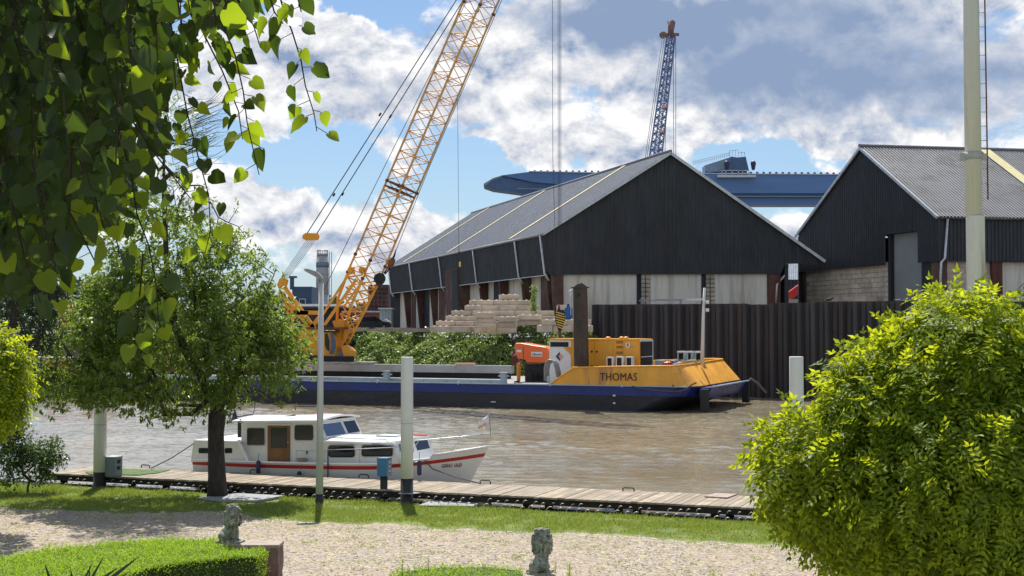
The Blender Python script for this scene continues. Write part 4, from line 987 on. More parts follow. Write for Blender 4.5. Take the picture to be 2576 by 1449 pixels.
for k,(x0,x1) in enumerate(((1526,1541),(1549.5,1566),(1574,1590.5))):
    p_ = fb(x0,x1,899-1*(k>0),924,tg-1.0,0,ZD); f_ = thing('vent_duct', ['black vent box with a pale frame left below the generator vents','black vent box with a pale frame in the middle of three before the generator','black vent box with a pale frame right of the other two before the generator'][k], 'vent box', PB.W((p_[0]+p_[1])/2,ZD,tg-.8), 'vent boxes before the generator')
    mb = MB(); mb.slab(PB,p_[0]+.05,p_[1]-.05,ZD,p_[3]-.05,tg-.98,tg-.6); mb.build('box', M['dark'], f_)
    mb = MB(); mb.slab(PB,p_[0],p_[1],p_[3]-.05,p_[3]+.02,tg-1.02,tg-.58); mb.slab(PB,p_[0],p_[0]+.05,ZD,p_[3]-.05,tg-1.02,tg-.58); mb.slab(PB,p_[1]-.05,p_[1],ZD,p_[3]-.05,tg-1.02,tg-.58); mb.build('frame', M['polew'], f_)
mb = MB()
for x in (1530,1542,1553): q = PB.pt(x*1.0+22*(x>1535),850,tg+.6); mb.ball(q, .13, 8, 6, (1.3,1,.6))
tag(mb.build('lifting_eye', M['yellow'], gn), None, None)
# orange compressor / boom tail on tracks
to = 3.2
om = thing('site_machine', 'bright orange wedge shaped machine hood with a white nameplate, left of the generator', 'machine', PB.W(sB(1335,to),ZD,to+.8))
prof = [(1293.5,868),(1296,863),(1310,863),(1340,868.5),(1372,873),(1379,878),(1382,888),(1382,914),(1326,915.5),(1321,904),(1297,901)]
mb = MB(); mb.prism([PB.pt(x,y,to) for x,y in prof], N3*1.5); hd = mb.build('hood', M['orange'], om); mo = hd.modifiers.new('bevel','BEVEL'); mo.width = .05; mo.segments = 2
p_ = fb(1336.5,1364,885.5,896.5,to,0); mb = MB(); mb.slab(PB,p_[0],p_[1],p_[2],p_[3],to-.02,to-.002); npl = mb.build('nameplate', M['crestw'], om)
lettering('Clizonno', PB.pt(1338.5,893.8,to-.03), PB.pt(1362,893.8,to-.03), 5.2/F*79, (0,0,1), M['navy'], npl)
p_ = fb(1300,1312,880,886,to,0); mb = MB(); mb.slab(PB,p_[0],p_[1],p_[2],p_[3],to-.02,to-.002); mb.build('label_plate', M['crestw'], om)
mb = MB(); q = fb(1316,1317.5,872,905,to,0); mb.slab(PB,q[0],q[1],q[2],q[3],to-.012,to); q = fb(1317,1381,912,914,to,0); mb.slab(PB,q[0],q[1],q[2],q[3],to-.012,to); mb.build('seam', M['rust'], om)
mb = MB(); q = fb(1296,1384,918,960,to,0,ZD); mb.slab(PB,q[0]+.6,q[1],ZD,q[3],to+.1,to+1.4); mb.build('chassis', M['dark'], om)
for k in range(4): mb = MB(); c_ = PB.W(sB(1335+k*13,to),ZD+.33,to); mb.tube([c_, c_+N3*.3], .33, 14); mb.build('wheel', M['tyre'], om)
mb = MB(); mb.tube([PB.pt(1291,868,to+.3), PB.pt(1290,857,to+.3), PB.pt(1297,854,to+.3)], .12, 8); mb.build('exhaust', M['dark'], om)
# ramp ladder hoops and hoses
hz = thing('hose_loop', 'arched grey hoses looping beside the white generator end', 'hose', PB.pt(1385,958,.8))
mb = MB()
for dx, r_ in ((0,.05),(4,.06),(9,.08)):
    t = .8+dx*.04; mb.tube([PB.pt(x+dx,y+dx*.3,t) for x,y in ((1370,958),(1370,925),(1373,911),(1380,905.5),(1388,906),(1394,914),(1398,930),(1401,948))], r_, 7)
mb.build('hose', M['steelgrey'] , hz)
mb = MB(); mb.tube([PB.pt(x,y,.7) for x,y in ((1380,946),(1378,956),(1384,963),(1394,964),(1399,958))], .09, 7); mb.build('lower_hose', M['palebl'], hz)
# mast
mt = thing('signal_mast', 'thin white mast with a crossbar and lamps on the bow of the barge', 'mast', PB.pt(1767,918,4.5))
mb = MB(); mb.tube([PB.pt(1766.5,920,4.5), PB.pt(1769,800,4.5), PB.pt(1772.5,724,4.5)], [.12,.09,.07], 8); mb.build('pole', M['polew'], mt)
mb = MB(); mb.bar(PB.pt(1727,754,4.5), PB.pt(1772,753,4.5), .10,.12); mb.build('crossbar', M['galv'], mt)
for yy in (760,771,780): mb = MB(); mb.tube([PB.pt(1779.5,yy,4.5)-Vector((0,0,.1)), PB.pt(1779.5,yy,4.5)+Vector((0,0,.1))], .10, 8); mb.build('lamp', M['crestw'] if yy != 771 else M['dark'], mt)
# deck clutter behind the bulwark
lb = ['pale winch frame at the left of three on the bow deck','pale winch frame between two others on the bow deck','pale winch frame right beside the white mast on the bow deck']
for k,(x0,x1) in enumerate(((1704,1722),(1728,1741),(1748,1765))):
    t = thing('winch', lb[k], 'winch', PB.pt((x0+x1)/2,916,5.5), 'winches on the bow deck'); a = sB(x0,5.5); b = sB(x1,5.5); z1_ = PB.pt(1720,887,5.5).z
    mb = MB(); mb.slab(PB,a,a+.07,ZD,z1_,5.5,6.1); mb.slab(PB,b-.07,b,ZD,z1_,5.5,6.1); mb.build('stand', M['palebl'], t)
    mb = MB(); mb.slab(PB,a,b,z1_,z1_+.09,5.45,6.15); mb.build('top_plate', M['white'], t)
    mb = MB(); mb.tube([PB.W(a+.07,z1_-.25,5.8), PB.W(b-.07,z1_-.25,5.8)], .17, 12); mb.build('drum', M['dark'], t)
for k,(x,y,w_,h_,mt_,nm,lbx) in enumerate(((1660,914,20,12,'greypaint','box','grey deck box right of the generator grille'),(1680,914,14,9,'redpaint','bag','red bundle on the bow deck behind the bulwark'),(1700,913,22,7,'crestw','bag','white crumpled sheet beside the red bundle'),(1694,910,10,8,'navy','bag','dark blue bundle above the white crumpled sheet'),(1738,908,36,7,'tan','bag','long tan tarpaulin in front of the winches'))):
    q = PB.pt(x,y,4.0); mb = MB(); wm, hm = w_/F*q.y, h_/F*q.y
    for j in range(6 if nm == 'bag' else 0): mb.ball((q.x+rnd.uniform(-wm,wm)*.4, q.y+rnd.uniform(-.2,.2), q.z+rnd.uniform(-.1,.1)*hm), hm*.55, 10, 7, (rnd.uniform(1,2.2),1,rnd.uniform(.6,1)))
    if nm == 'box': mb.slab(PB, sB(1648,4), sB(1668,4), ZD, PB.pt(1660,906,4).z, 4, 4.9)
    else: mb.box((q.x,q.y,(q.z+ZD)/2), (wm*.8,.5,q.z-ZD))
    tag(mb.build('deck_'+nm, M[mt_]), lbx, 'deck '+nm)
# things on the stern half, half hidden by the tree
for k,(x0,x1,y,mt_,lbx) in enumerate(((112,150,905,'orange','orange deck machine near the stern of the barge behind the big tree'),(205,250,880,'craney','yellow deck winch house on the stern half of the barge'),(398,440,900,'rust','rusty red tank on the barge behind the tree crown'))):
    t = thing('deck_machine', lbx, 'machine', PB.W((sB(x0,3)+sB(x1,3))/2,ZD,3.5)); a, b = sB(x0,3), sB(x1,3); zz = PB.pt(x0,y,3).z
    mb = MB(); mb.slab(PB,a,b,ZD+.3,zz,3,4.5); mb.build('housing', M[mt_], t)
    mb = MB(); mb.slab(PB,a-.1,b+.1,ZD,ZD+.3,2.9,4.6); mb.slab(PB,a,b,zz,zz+.1,2.95,4.55); mb.build('frame', M['dark'], t)
# ============================================================ PEOPLE
def figure(name, parent, mat, segs, voxel, smooth=2):
    mb = MB()
    for s_ in segs: mb.capsule(*s_)
    o = mb.build(name, mat, parent); r = o.modifiers.new('remesh','REMESH'); r.mode = 'VOXEL'; r.voxel_size = voxel; r.use_smooth_shade = True
    if smooth: m2 = o.modifiers.new('smooth','SMOOTH'); m2.iterations = smooth; m2.factor = .5
    return o
def hand(segs, p, d, nrm, k=1.0):
    """palm with four unequal fingers and a thumb, slightly curled"""
    p, d, nrm = Vector(p), Vector(d).normalized(), Vector(nrm).normalized(); sd_ = d.cross(nrm).normalized(); e = p + d*.09*k
    segs.append((p, e, .030*k, .034*k, 8))
    for i, L_ in enumerate((.062,.072,.068,.052)):
        b0 = e + sd_*(i-1.5)*.019*k; b1 = b0 + d*L_*.55*k + nrm*.008*k; b2 = b1 + d*L_*.35*k + nrm*.024*k
        segs.append((b0, b1, .010*k, .009*k, 6)); segs.append((b1, b2, .009*k, .007*k, 6))
    t0 = p + d*.03*k + sd_*.028*k; t1 = t0 + sd_*.035*k + d*.03*k; segs.append((t0, t1, .012*k, .010*k, 6)); segs.append((t1, t1+d*.028*k+nrm*.01*k, .010*k, .008*k, 6))
# worker bending on the barge deck
tw_ = 1.9
ft = PB.pt(1303, 957, tw_); zf_ = ZD+.02
pw = thing('person', 'worker in dark red jacket and orange trousers bending forward on the barge', 'person', (ft.x, ft.y, zf_))
def wp(x, y, dy=0): q = PB.pt(x, y, tw_); return Vector((q.x, q.y+dy, q.z))
hip = wp(1304.5, 916); sho = wp(1293, 897); hd_ = wp(1289.5, 887.5)
fL, fR = Vector((wp(1303,957).x, ft.y-.12, zf_+.08)), Vector((wp(1306,957).x, ft.y+.16, zf_+.08))
kL, kR = wp(1303.5,936,-.12), wp(1307,936,.16)
hL, hR = hip+Vector((0,-.11,0)), hip+Vector((0,.11,0)); sL_, sR_ = sho+Vector((0,-.19,0)), sho+Vector((0,.19,0))
eL_, eR_ = wp(1290.5,908,-.22), wp(1291,908,.22); wL_, wR_ = wp(1288.5,920,-.16), wp(1289,919,.16)
body = [(hip, sho, .15, .16), (sho, hd_+Vector((.02,0,-.02)), .07, .065), (hd_, hd_+Vector((-.04,0,-.05)), .098, .085),
        (hL,kL,.095,.07),(kL,fL,.065,.045),(hR,kR,.095,.07),(kR,fR,.065,.045),(fL,fL+Vector((-.16,-.02,-.03)),.045,.035),(fR,fR+Vector((-.16,0,-.03)),.045,.035),
        (sL_,eL_,.055,.045),(eL_,wL_,.045,.032),(sR_,eR_,.055,.045),(eR_,wR_,.045,.032),(sL_,sR_,.07,.07),
        (hd_+Vector((-.10,0,-.02)), hd_+Vector((-.125,0,-.045)), .018,.014,6)]
hand(body, wL_, wL_-eL_, (-1,0,0)); hand(body, wR_, wR_-eR_, (-1,0,0))
bo = figure('body', pw, M['skin'], body, .016, 2)
figure('jacket', pw, M['maroon'], [(hip+Vector((0,0,.02)), sho, .185, .195),(sL_,sR_,.095,.095),(sL_,eL_,.078,.066),(eL_,wL_+ (eL_-wL_)*.12,.064,.05),(sR_,eR_,.078,.066),(eR_,wR_+(eR_-wR_)*.12,.064,.05),(sho,sho+(hd_-sho)*.4,.09,.08)], .02, 3)
figure('trousers', pw, M['hivis'], [(hL,kL,.125,.095),(kL,fL+Vector((0,0,.06)),.092,.075),(hR,kR,.125,.095),(kR,fR+Vector((0,0,.06)),.092,.075),(hL,hR,.135,.135)], .02, 3)
figure('boot', pw, M['dark'], [(fL+Vector((0,0,.05)),fL,.065,.06),(fL,fL+Vector((-.19,-.02,-.03)),.062,.05)], .016); figure('boot', pw, M['dark'], [(fR+Vector((0,0,.05)),fR,.065,.06),(fR,fR+Vector((-.19,0,-.03)),.062,.05)], .016)
figure('hair', pw, M['hair'], [(hd_+Vector((.03,0,.035)), hd_+Vector((.045,0,-.02)), .09, .08)], .016)
# worker in blue on the far bank, back to us
YP = 96.9
c0 = P(1429.5, 836, YP); pb = thing('person', 'worker in blue overalls seen from behind by the stone blocks', 'person', (c0.x, YP, YZ))
def bp2(x, y, dy=0): q = P(x, y, YP); return Vector((q.x, YP+dy, q.z))
zg = YZ; sc_ = 1.0
hp = bp2(1430,799); sh_ = bp2(1430,776); hh = bp2(1429.3,768.5,.02); k1 = Vector((hp.x-.11,YP,zg+.5)); k2 = Vector((hp.x+.12,YP+.02,zg+.5)); f1 = Vector((k1.x,YP,zg+.08)); f2 = Vector((k2.x+.02,YP,zg+.08))
a1, a2 = sh_+Vector((-.2,0,-.04)), sh_+Vector((.2,0,-.04)); e1, e2 = bp2(1421.5,788,.02), bp2(1438,788,.02); w1_, w2_ = bp2(1418.5,799,-.08), bp2(1439.5,799,-.05)
body = [(hp,sh_,.14,.15),(sh_,hh,.065,.06),(hh,hh+Vector((0,0,.05)),.09,.085),(a1,e1,.052,.045),(e1,w1_,.042,.03),(a2,e2,.052,.045),(e2,w2_,.042,.03),(hp+Vector((-.1,0,0)),k1,.09,.065),(k1,f1,.06,.042),(hp+Vector((.1,0,0)),k2,.09,.065),(k2,f2,.06,.042),
        (hh+Vector((0,.09,.01)),hh+Vector((0,.11,0)),.016,.012,6)]
hand(body, w1_, w1_-e1, (0,1,0)); hand(body, w2_, w2_-e2, (0,1,0)); figure('body', pb, M['skin'], body, .016, 2)
figure('overalls', pb, M['bluecloth'], [(hp,sh_,.20,.20),(a1,a2,.10,.10),(a1,e1,.085,.07),(e1,w1_+(e1-w1_)*.1,.066,.052),(a2,e2,.085,.07),(e2,w2_+(e2-w2_)*.1,.066,.052),(hp+Vector((-.1,0,0)),k1,.125,.1),(k1,f1,.095,.08),(hp+Vector((.1,0,0)),k2,.125,.1),(k2,f2,.095,.08)], .022, 3)
figure('hair', pb, M['hair'], [(hh+Vector((0,-.02,.04)),hh+Vector((0,-.02,0)),.10,.095)], .016)
for f_ in (f1,f2): figure('boot', pb, M['dark'], [(f_+Vector((0,0,.04)),f_,.07,.06),(f_,f_+Vector((0,.16,-.03)),.06,.05)], .016)
# ============================================================ STONE BLOCK PILE
ROWS = [ # x0, x1, y top, y bottom, Y, name of the row
 (1256,1310,741,754.5,99,'lying alone on top of the tall stack'),
 (1185,1332,755,768,98.6,'in the second course of the tall stack'),
 (1164,1356,768.3,781,98.2,'in the third course of the tall stack'),
 (1139,1400,781.3,794,97.8,'in the fourth course of the tall stack'),
 (1117,1432,794.3,807,97.4,'in the fifth course of the tall stack'),
 (1095,1300,807.3,820,97.0,'in the sixth course of the tall stack'),
 (1080,1300,820.3,836,96.6,'in the bottom course of the tall stack'),
 (1194,1247,786,799.5,95.2,'on top of the square front pile'),
 (1194,1247,799.8,812.5,95.2,'in the second course of the square front pile'),
 (1194,1247,812.8,825,95.2,'in the third course of the square front pile'),
 (1194,1247,825.3,838,95.2,'at the bottom of the square front pile'),
 (1248,1298,797,810,95.6,'on top of the leaning pile'),
 (1248,1298,810.3,824,95.6,'in the middle of the leaning pile'),
 (1248,1298,824.3,838,95.6,'at the bottom of the leaning pile'),
 (1299,1366,792,804.5,96.0,'on top of the front wall'),
 (1299,1366,804.8,818,96.0,'in the lower front wall course'),
 (1366,1488,804,818,95.4,'in the row behind the striped hook'),
 (1352,1488,818.3,836,95.2,'at the very bottom beside the spud pile'),
 (1400,1440,767,794,98.8,'under the corner column of the warehouse'),
 (1484,1490,770,803,97.5,'in the narrow gap between spud pile and flood wall')]
ordn = ['first','second','third','fourth','fifth','sixth','seventh','eighth','ninth','tenth']
blk0 = None
for ri, (x0,x1,yt,yb,Y,nm) in enumerate(ROWS):
    w_ = 50.0; n_ = max(1, round((x1-x0)/w_)); off = (ri % 2)*.0
    xs = [x0 + (x1-x0)*k/n_ for k in range(n_+1)]; xs[0] += rnd.uniform(-5,5); xs[-1] += rnd.uniform(-6,6)
    if n_ > 1: xs[1:-1] = [x + rnd.uniform(-9,9) for x in xs[1:-1]]
    for k in range(n_):
        a, b = P(xs[k],yb,Y), P(xs[k+1],yt,Y); L_, hh_ = b.x-a.x-.02, b.z-a.z-.01; D_ = .75
        mb = MB(); jit = rnd.uniform(-.16,.16); c = Vector(((a.x+b.x)/2, Y+D_/2+jit, (a.z+b.z)/2))
        e = .03; hx, hy, hz = L_/2, D_/2, hh_/2; ring = []
        for z, i_ in ((-hz,e),(-hz+e,0),(hz-e,0),(hz,e)): ring.append([c+Vector((sx*(hx-i_), sy*(hy-i_), z)) for sx,sy in ((-1,-1),(1,-1),(1,1),(-1,1))])
        ra_ = rnd.gauss(0,.05); vs = [c + Matrix.Rotation(ra_,3,'Z') @ (p-c) for r_ in ring for p in r_]; fs = [(3,2,1,0),(12,13,14,15)]
        for r_ in range(3): fs += [(4*r_+i,4*r_+(i+1)%4,4*r_+4+(i+1)%4,4*r_+4+i) for i in range(4)]
        mb.add(vs, fs)
        top_free = yt < 760 or nm.startswith('on top') or (ri in (2,3,4,5,6) and (xs[k] < ROWS[ri-1][0])) or ri in (16,17)
        if top_free:
            for q in range(3): mb.add([c+Vector((hx*(-.6+.6*q)+dx, dy, hz+dz)) for dx,dy,dz in ((-.11,-.28,0),(.11,-.28,0),(.11,.0,0),(-.11,.0,0),(-.05,-.22,.06),(.05,-.22,.06),(.05,-.06,.06),(-.05,-.06,.06))], [(0,1,5,4),(1,2,6,5),(2,3,7,6),(3,0,4,7),(4,5,6,7)])
        o = mb.build('stone_block', M['stoneblk'])
        which = '' if n_ == 1 else ordn[k]+' from the left '
        tag(o, 'pale concrete block, '+which+nm, 'block', 'pale concrete blocks stacked on the far bank')
# ============================================================ YELLOW CRANE
YK = 88.0
def K(x, y, dy=0): q = P(x, y, YK+dy); return q
ck = thing('crawler_crane', 'big yellow lattice boom crane standing on the far quay and leaning right over the warehouse', 'crane', P(835,912,YK))
foot, tipp = K(853,872), K(1398,-436)
bev = K(953.5,603.7); axd = (tipp-bev).normalized(); A_ = K(916.5,690)
pB = Vector((1,0,0)); sdv = (pB + Vector((0,1,0))).normalized()
wB = 1.48
M['boomy2'] = M['boomy']
mb = MB(); lattice(mb, A_, tipp, wB, wB, 46, .072, (1,1,.35), .032, None); mb.build('boom', M['boomy'], ck)
def cor_at(c, w, k):
    sx = Vector((1,1,.35)); sx = (sx-axd*sx.dot(axd)).normalized(); sy = axd.cross(sx)
    return c + sx*(w/2)*(1 if k in (0,3) else -1) + sy*(w/2)*(1 if k in (0,1) else -1)
mb = MB(); ft_ = K(858,866)
for k in range(4): mb.tube([cor_at(A_, wB, k), cor_at(K(884.7,765), 1.35, k), cor_at(ft_, .5, k)], .10, 6)
for i in range(8):
    f0, f1_ = i/8, (i+1)/8
    def cc(f, k): return cor_at(A_*(1-f)+ft_*f, wB*(1-f)+.6*f, k)
    for k in range(4): mb.tube([cc(f0,k if i%2 else (k+1)%4), cc(f1_,(k+1)%4 if i%2 else k)], .05, 5, False); mb.tube([cc(f0,k),cc(f0,(k+1)%4)], .045, 5, False)
mb.build('boom_foot', M['boomend'], ck)
mb = MB()
for y_ in (470,482): c_ = K(953.5+(603.7-y_)*.429, y_); [mb.tube([cor_at(c_,wB,k), cor_at(c_,wB,(k+1)%4)], .06, 5) for k in range(4)]
for y_ in (470,700,655,20): 
    c_ = K(953.5+(603.7-y_)*.429, y_)
    for k in range(4): mb.ball(cor_at(c_,wB,k), .13, 8, 6)
mb.build('boom_joint', M['rust'], ck)
for (pts, d_) in (([(836,808),(855,802),(884,818),(872,850),(858,880),(850,881),(846,840)], -.5), ([(836,808),(855,802),(884,818),(872,850),(858,880),(850,881),(846,840)], .5)):
    mb = MB(); mb.prism([K(x,y,d_) for x,y in pts], (0,.06,0)); mb.build('foot_plate', M['craney'], ck)
# yellow brackets and struts
for (x,y) in ((883,681),(911,681)):
    mb = MB(); mb.prism([K(x-9,y-4,-.6),K(x-4,y-11,-.6),K(x+8,y-8,-.6),K(x+9,y+6,-.6),K(x-2,y+9,-.6)], (0,.35,0)); mb.tube([K(x-3,y-1,-.75),K(x-3,y-1,-.1)], .16, 10); mb.build('bracket', M['craney'], ck)
for (a,b,w_) in (((880,686),(812,791),.16),((897,702),(816,818),.20),((902,720),(866,770),.12)):
    mb = MB(); mb.bar(K(*a,-.7), K(*b,-.9), w_, w_); mb.build('strut', M['craney'], ck)
# gantry mast on the house
for (a,b) in (((704,735),(783,828)),((716,722),(790,826)),((783.6,824),(808,792)),((745,786),(800,786.6)),((721,786),(776,787)),((716,760),(745,800)),((735,775),(735,826))):
    mb = MB(); mb.bar(K(*a,-.3), K(*b,-.3), .22,.26); mb.build('gantry_member', M['craney'], ck)
mb = MB()
for dy in (-.5,-.2,.1): mb.prism([K(x,y,dy) for x,y in ((697,716),(703,701),(716,699),(725,705),(722,718),(712,729),(700,725))], (0,.14,0))
mb.tube([K(711,712,-.7),K(711,712,.4)], .28, 14); mb.build('sheave_block', M['craney'], ck)
eq = thing('hanging_pulley_frame', 'yellow pulley frame hanging in mid air between the pendant ropes of the crane', 'pulley', K(782,606))
mb = MB()
for dy in (-.3,0,.3): mb.prism([K(x,y,dy) for x,y in ((760,593),(768,586),(800,587),(804,596),(800,604),(770,605),(762,601))], (0,.1,0))
mb.build('frame', M['craney'], eq); mb = MB()
for x in (768,782,796): mb.tube([K(x,596,-.25),K(x,596,.35)], .16, 12)
mb.build('sheave', M['rust'], eq)
# house, cab, undercarriage
mb = MB(); mb.hexa([K(700,893,-1.4),K(842,893,-1.4),K(842,893,1.6),K(700,893,1.6)],[K(702,828,-1.4),K(815,828,-1.4),K(815,828,1.6),K(702,828,1.6)]); mb.build('machinery_house', M['craney'], ck)
mb = MB(); mb.box(K(775,825.5,0), (5.4,3.1,.12)); mb.build('house_roof', M['rust'], ck)
mb = MB(); mb.prism([K(x,y,-1.7) for x,y in ((814,894),(813,836),(834,834),(844,850),(846,876),(842,896))], (0,1.3,0)); cb = mb.build('cab', M['craney'], ck)
mb = MB(); mb.prism([K(x,y,-1.76) for x,y in ((817,868),(817,840),(824,839),(829,858),(828,884),(821,878))], (0,.05,0)); mb.build('side_window', M['glass'], cb)
mb = MB(); mb.prism([K(x,y,-1.78) for x,y in ((830,838),(836,838),(844,852),(845,874),(840,890),(829,890),(833,868),(832,852))], (0,.07,0)); mb.build('windscreen', M['glassb'], cb)
mb = MB(); mb.box(K(829,834,-1.1), (1.1,1.5,.1)); mb.build('cab_roof', M['dark'], cb)
mb = MB(); mb.prism([K(x,y,-1.4) for x,y in ((859,871),(870,868),(880,876),(889,884),(889,897),(876,905),(866,903))], (0,1.6,0)); mb.build('counter_block', M['craney'], ck)
for d_ in (-2.2,1.4):
    mb = MB(); mb.hexa([K(760,912,d_),K(893,912,d_),K(893,912,d_+.9),K(760,912,d_+.9)],[K(765,896,d_),K(890,896,d_),K(890,896,d_+.9),K(765,896,d_+.9)]); mb.build('track', M['dark'], ck)
mb = MB()
for i in range(4): mb.box(K(790+i*40,912.5+i*.3,-2.0+rnd.uniform(-.3,.3)), (1.6,2.6,.14), rnd.uniform(-.15,.15))
tag(mb.build('timber_mats', M['purple']), 'weathered timber mats under the tracks of the yellow crane', 'mat')
# ropes
def ropes(name, lst, r=.026, par=ck, mat=None):
    mb = MB()
    for pts in lst: mb.tube([K(*p) for p in pts], r, 5)
    return mb.build(name, mat or M['steelrope'], par)
kx = lambda x, y: (x, y)
for pr_ in (((772,588),(1148,0),(1398,-392)),((797,588),(1166,0),(1404,-380))): ropes('pendant_rope', [pr_], .034)
for dx in range(6): ropes('reeving_rope', [((704+dx*3.6,703),(772+dx*4.5,603))], .014)
ropes('hoist_rope', [((814,731),(934,486),(1185,-20),(1398,-436))], .022); ropes('hoist_rope', [((992,640),(1080,420),(1262,0),(1400,-330))], .022)
mb = MB()
for (x,y) in ((956,288),(982,293),(840,490),(862,488)): mb.tube([K(x-2.2,y+4), K(x+2.2,y-4)], .07, 6)
mb.build('rope_joint', M['dark'], ck)
hb = thing('hook_block', 'hanging hook block with black and yellow hazard stripes in front of the stone blocks', 'hook block', K(1408,835))
for x in (1388.5,1403.5,1407,1410.5): ropes('hoist_line', [((x,-436),(x+2.2 if x<1400 else x+.6,400),(1401.5 if x<1400 else x+1.2,770))], .016, hb)
mb = MB(); mb.prism([K(x,y,-.25) for x,y in ((1398,788),(1402,780),(1418,779),(1422,790),(1421,806),(1413,832),(1405,832),(1397,806))], (0,.5,0)); bd = mb.build('body', M['dark'], hb)
mb = MB()
for i in range(7): y = 784+i*6.0; w0 = max(0, (i-3.6))*1.8; mb.prism([K(1399+w0*.8,y,-.26),K(1420-w0,y+6,-.26),K(1420-w0,y+8.2,-.26),K(1399+w0*.8,y+2.2,-.26)], (0,.01,0))
mb.build('hazard_stripe', M['stripe'], bd)
mb = MB(); mb.tube([K(1408,832),K(1408,845),K(1411,852),K(1409,858),K(1404,857)], [.09,.09,.09,.08,.04], 8); mb.tube([K(1406,780),K(1407,765)], [.1,.04], 7); mb.build('hook', M['rust'], hb)
bk = thing('sheave_pulley', 'big black pulley wheel hanging at the right side of the crane boom', 'pulley', K(957,714))
mb = MB(); mb.tube([K(957,701,-.9)-Vector((.1,0,0)), K(957,701,-.6)], .36, 18); mb.ball(K(957,701,-.75), .42, 14, 9, (.75,.5,1.0)); mb.build('wheel', M['dark'], bk)
mb = MB(); mb.tube([K(966,688,-.8), K(976,672,-.8)], .05, 6); mb.build('link', M['dark'], bk)
hk = thing('auxiliary_hook', 'rusty brown hook weight hanging by the boom against the warehouse corner', 'hook', K(983,673))
mb = MB(); mb.tube([K(980,674,-.9),K(983,663,-.9),K(989,650,-.9)], [.14,.24,.17], 8); mb.build('weight', M['rust'], hk)
mb = MB(); mb.tube([K(989,650,-.9),K(993,640,-.9),K(996,628,-.9)], [.08,.06,.03], 7); mb.tube([K(980,674,-.9),K(974,683,-.9),K(968,690,-.9)], .05, 6); mb.build('shackle', M['dark'], hk)
au = thing('whip_line', 'thin wire with a ring and small yellow weight hanging before the warehouse roof', 'cable', K(1156,668))
mb = MB(); mb.tube([K(1151,250),K(1154.5,630)], .013, 5); mb.tube([K(1154.5,630),K(1154.5,655)], .03, 5); mb.build('wire', M['steelrope'], au)
mb = MB(); mb.tube([K(1155,637)+Vector((math.cos(t)*.06,0,math.sin(t)*.14)) for t in [k*.3142*2 for k in range(11)]], .02, 5); mb.build('ring', M['dark'], au)
mb = MB(); mb.capsule(K(1157,669), K(1157,661), .07, .06, 8); mb.build('weight', M['stripe'], au)
# ============================================================ JETTY
NJ, UJ = Vector((PJ.n.x,PJ.n.y,0)), Vector((PJ.u.x,PJ.u.y,0))
AJ = math.atan2(PJ.u.y, PJ.u.x)
jt = thing('jetty', 'long weathered plank jetty running along the near river bank with a dark beam underneath', 'jetty', PJ.W(9,0,1))
mb = MB(); s = PJ.s_at(118,0,1190); send = 27.0; k = 0
while s < send:
    w_ = .145; dz = rnd.uniform(-.006,.006); e0 = rnd.uniform(-.03,.02); e1 = rnd.uniform(-.03,.03)
    mb.slab(PJ, s, s+w_, .455+dz, .50+dz, e0, JW+e1); s += w_+.012; k += 1
M['deckp'] = pbr('deck_planks', (.44,.36,.26), .85, 0, .28, 7, .4, 40, col2=(.27,.23,.17), m2scale=2.5)
mm_, n = newmat('deck_plank_tones')
gm = n.n('ShaderNodeNewGeometry'); b = n.n('ShaderNodeBsdfPrincipled'); b.inputs['Roughness'].default_value = .85; b.inputs['Specular IOR Level'].default_value = .25
c = n.mix(gm.outputs['Random Per Island'], (.25,.20,.145), (.46,.38,.28)); f = n.noise(n.v('MULTIPLY', gm.outputs['Position'], (1,1,1)), 2.2, 7, .65)
c = n.mix(n.ramp(f,.35,.7), c, (.22,.19,.15)); sl = n.noise(gm.outputs['Position'], .35, 3, .5)
c = n.mix(n.m('MULTIPLY', n.ramp(sl, .5, .65), .5), c, (.27,.245,.21)); n.put(b.inputs['Base Color'], c)
o_ = n.n('ShaderNodeOutputMaterial'); n.nt.links.new(b.outputs[0], o_.inputs[0])
mb.build('deck', mm_, jt)
s0 = PJ.s_at(118,0,1190)
mb = MB(); mb.slab(PJ, s0, send, .30, .452, .03, .12); mb.build('edge_beam', M['beamd'], jt)
mb = MB(); mb.slab(PJ, s0, send, .25, .452, JW-.2, JW-.08); mb.slab(PJ, s0, send, .2, .45, JW*.5, JW*.5+.12); mb.build('edge_beam', M['beamd'], jt)
s = s0+.4
while s < send:
    mb = MB(); p = PJ.W(s,0,.25); mb.tube([(p.x,p.y,-2),(p.x,p.y,.30)], .11, 9); p = PJ.W(s,0,JW-.3); mb2 = MB().tube([(p.x,p.y,-2),(p.x,p.y,.30)], .11, 9)
    mb.build('post', M['beamd'], jt); mb2.build('post', M['beamd'], jt); s += 2.4
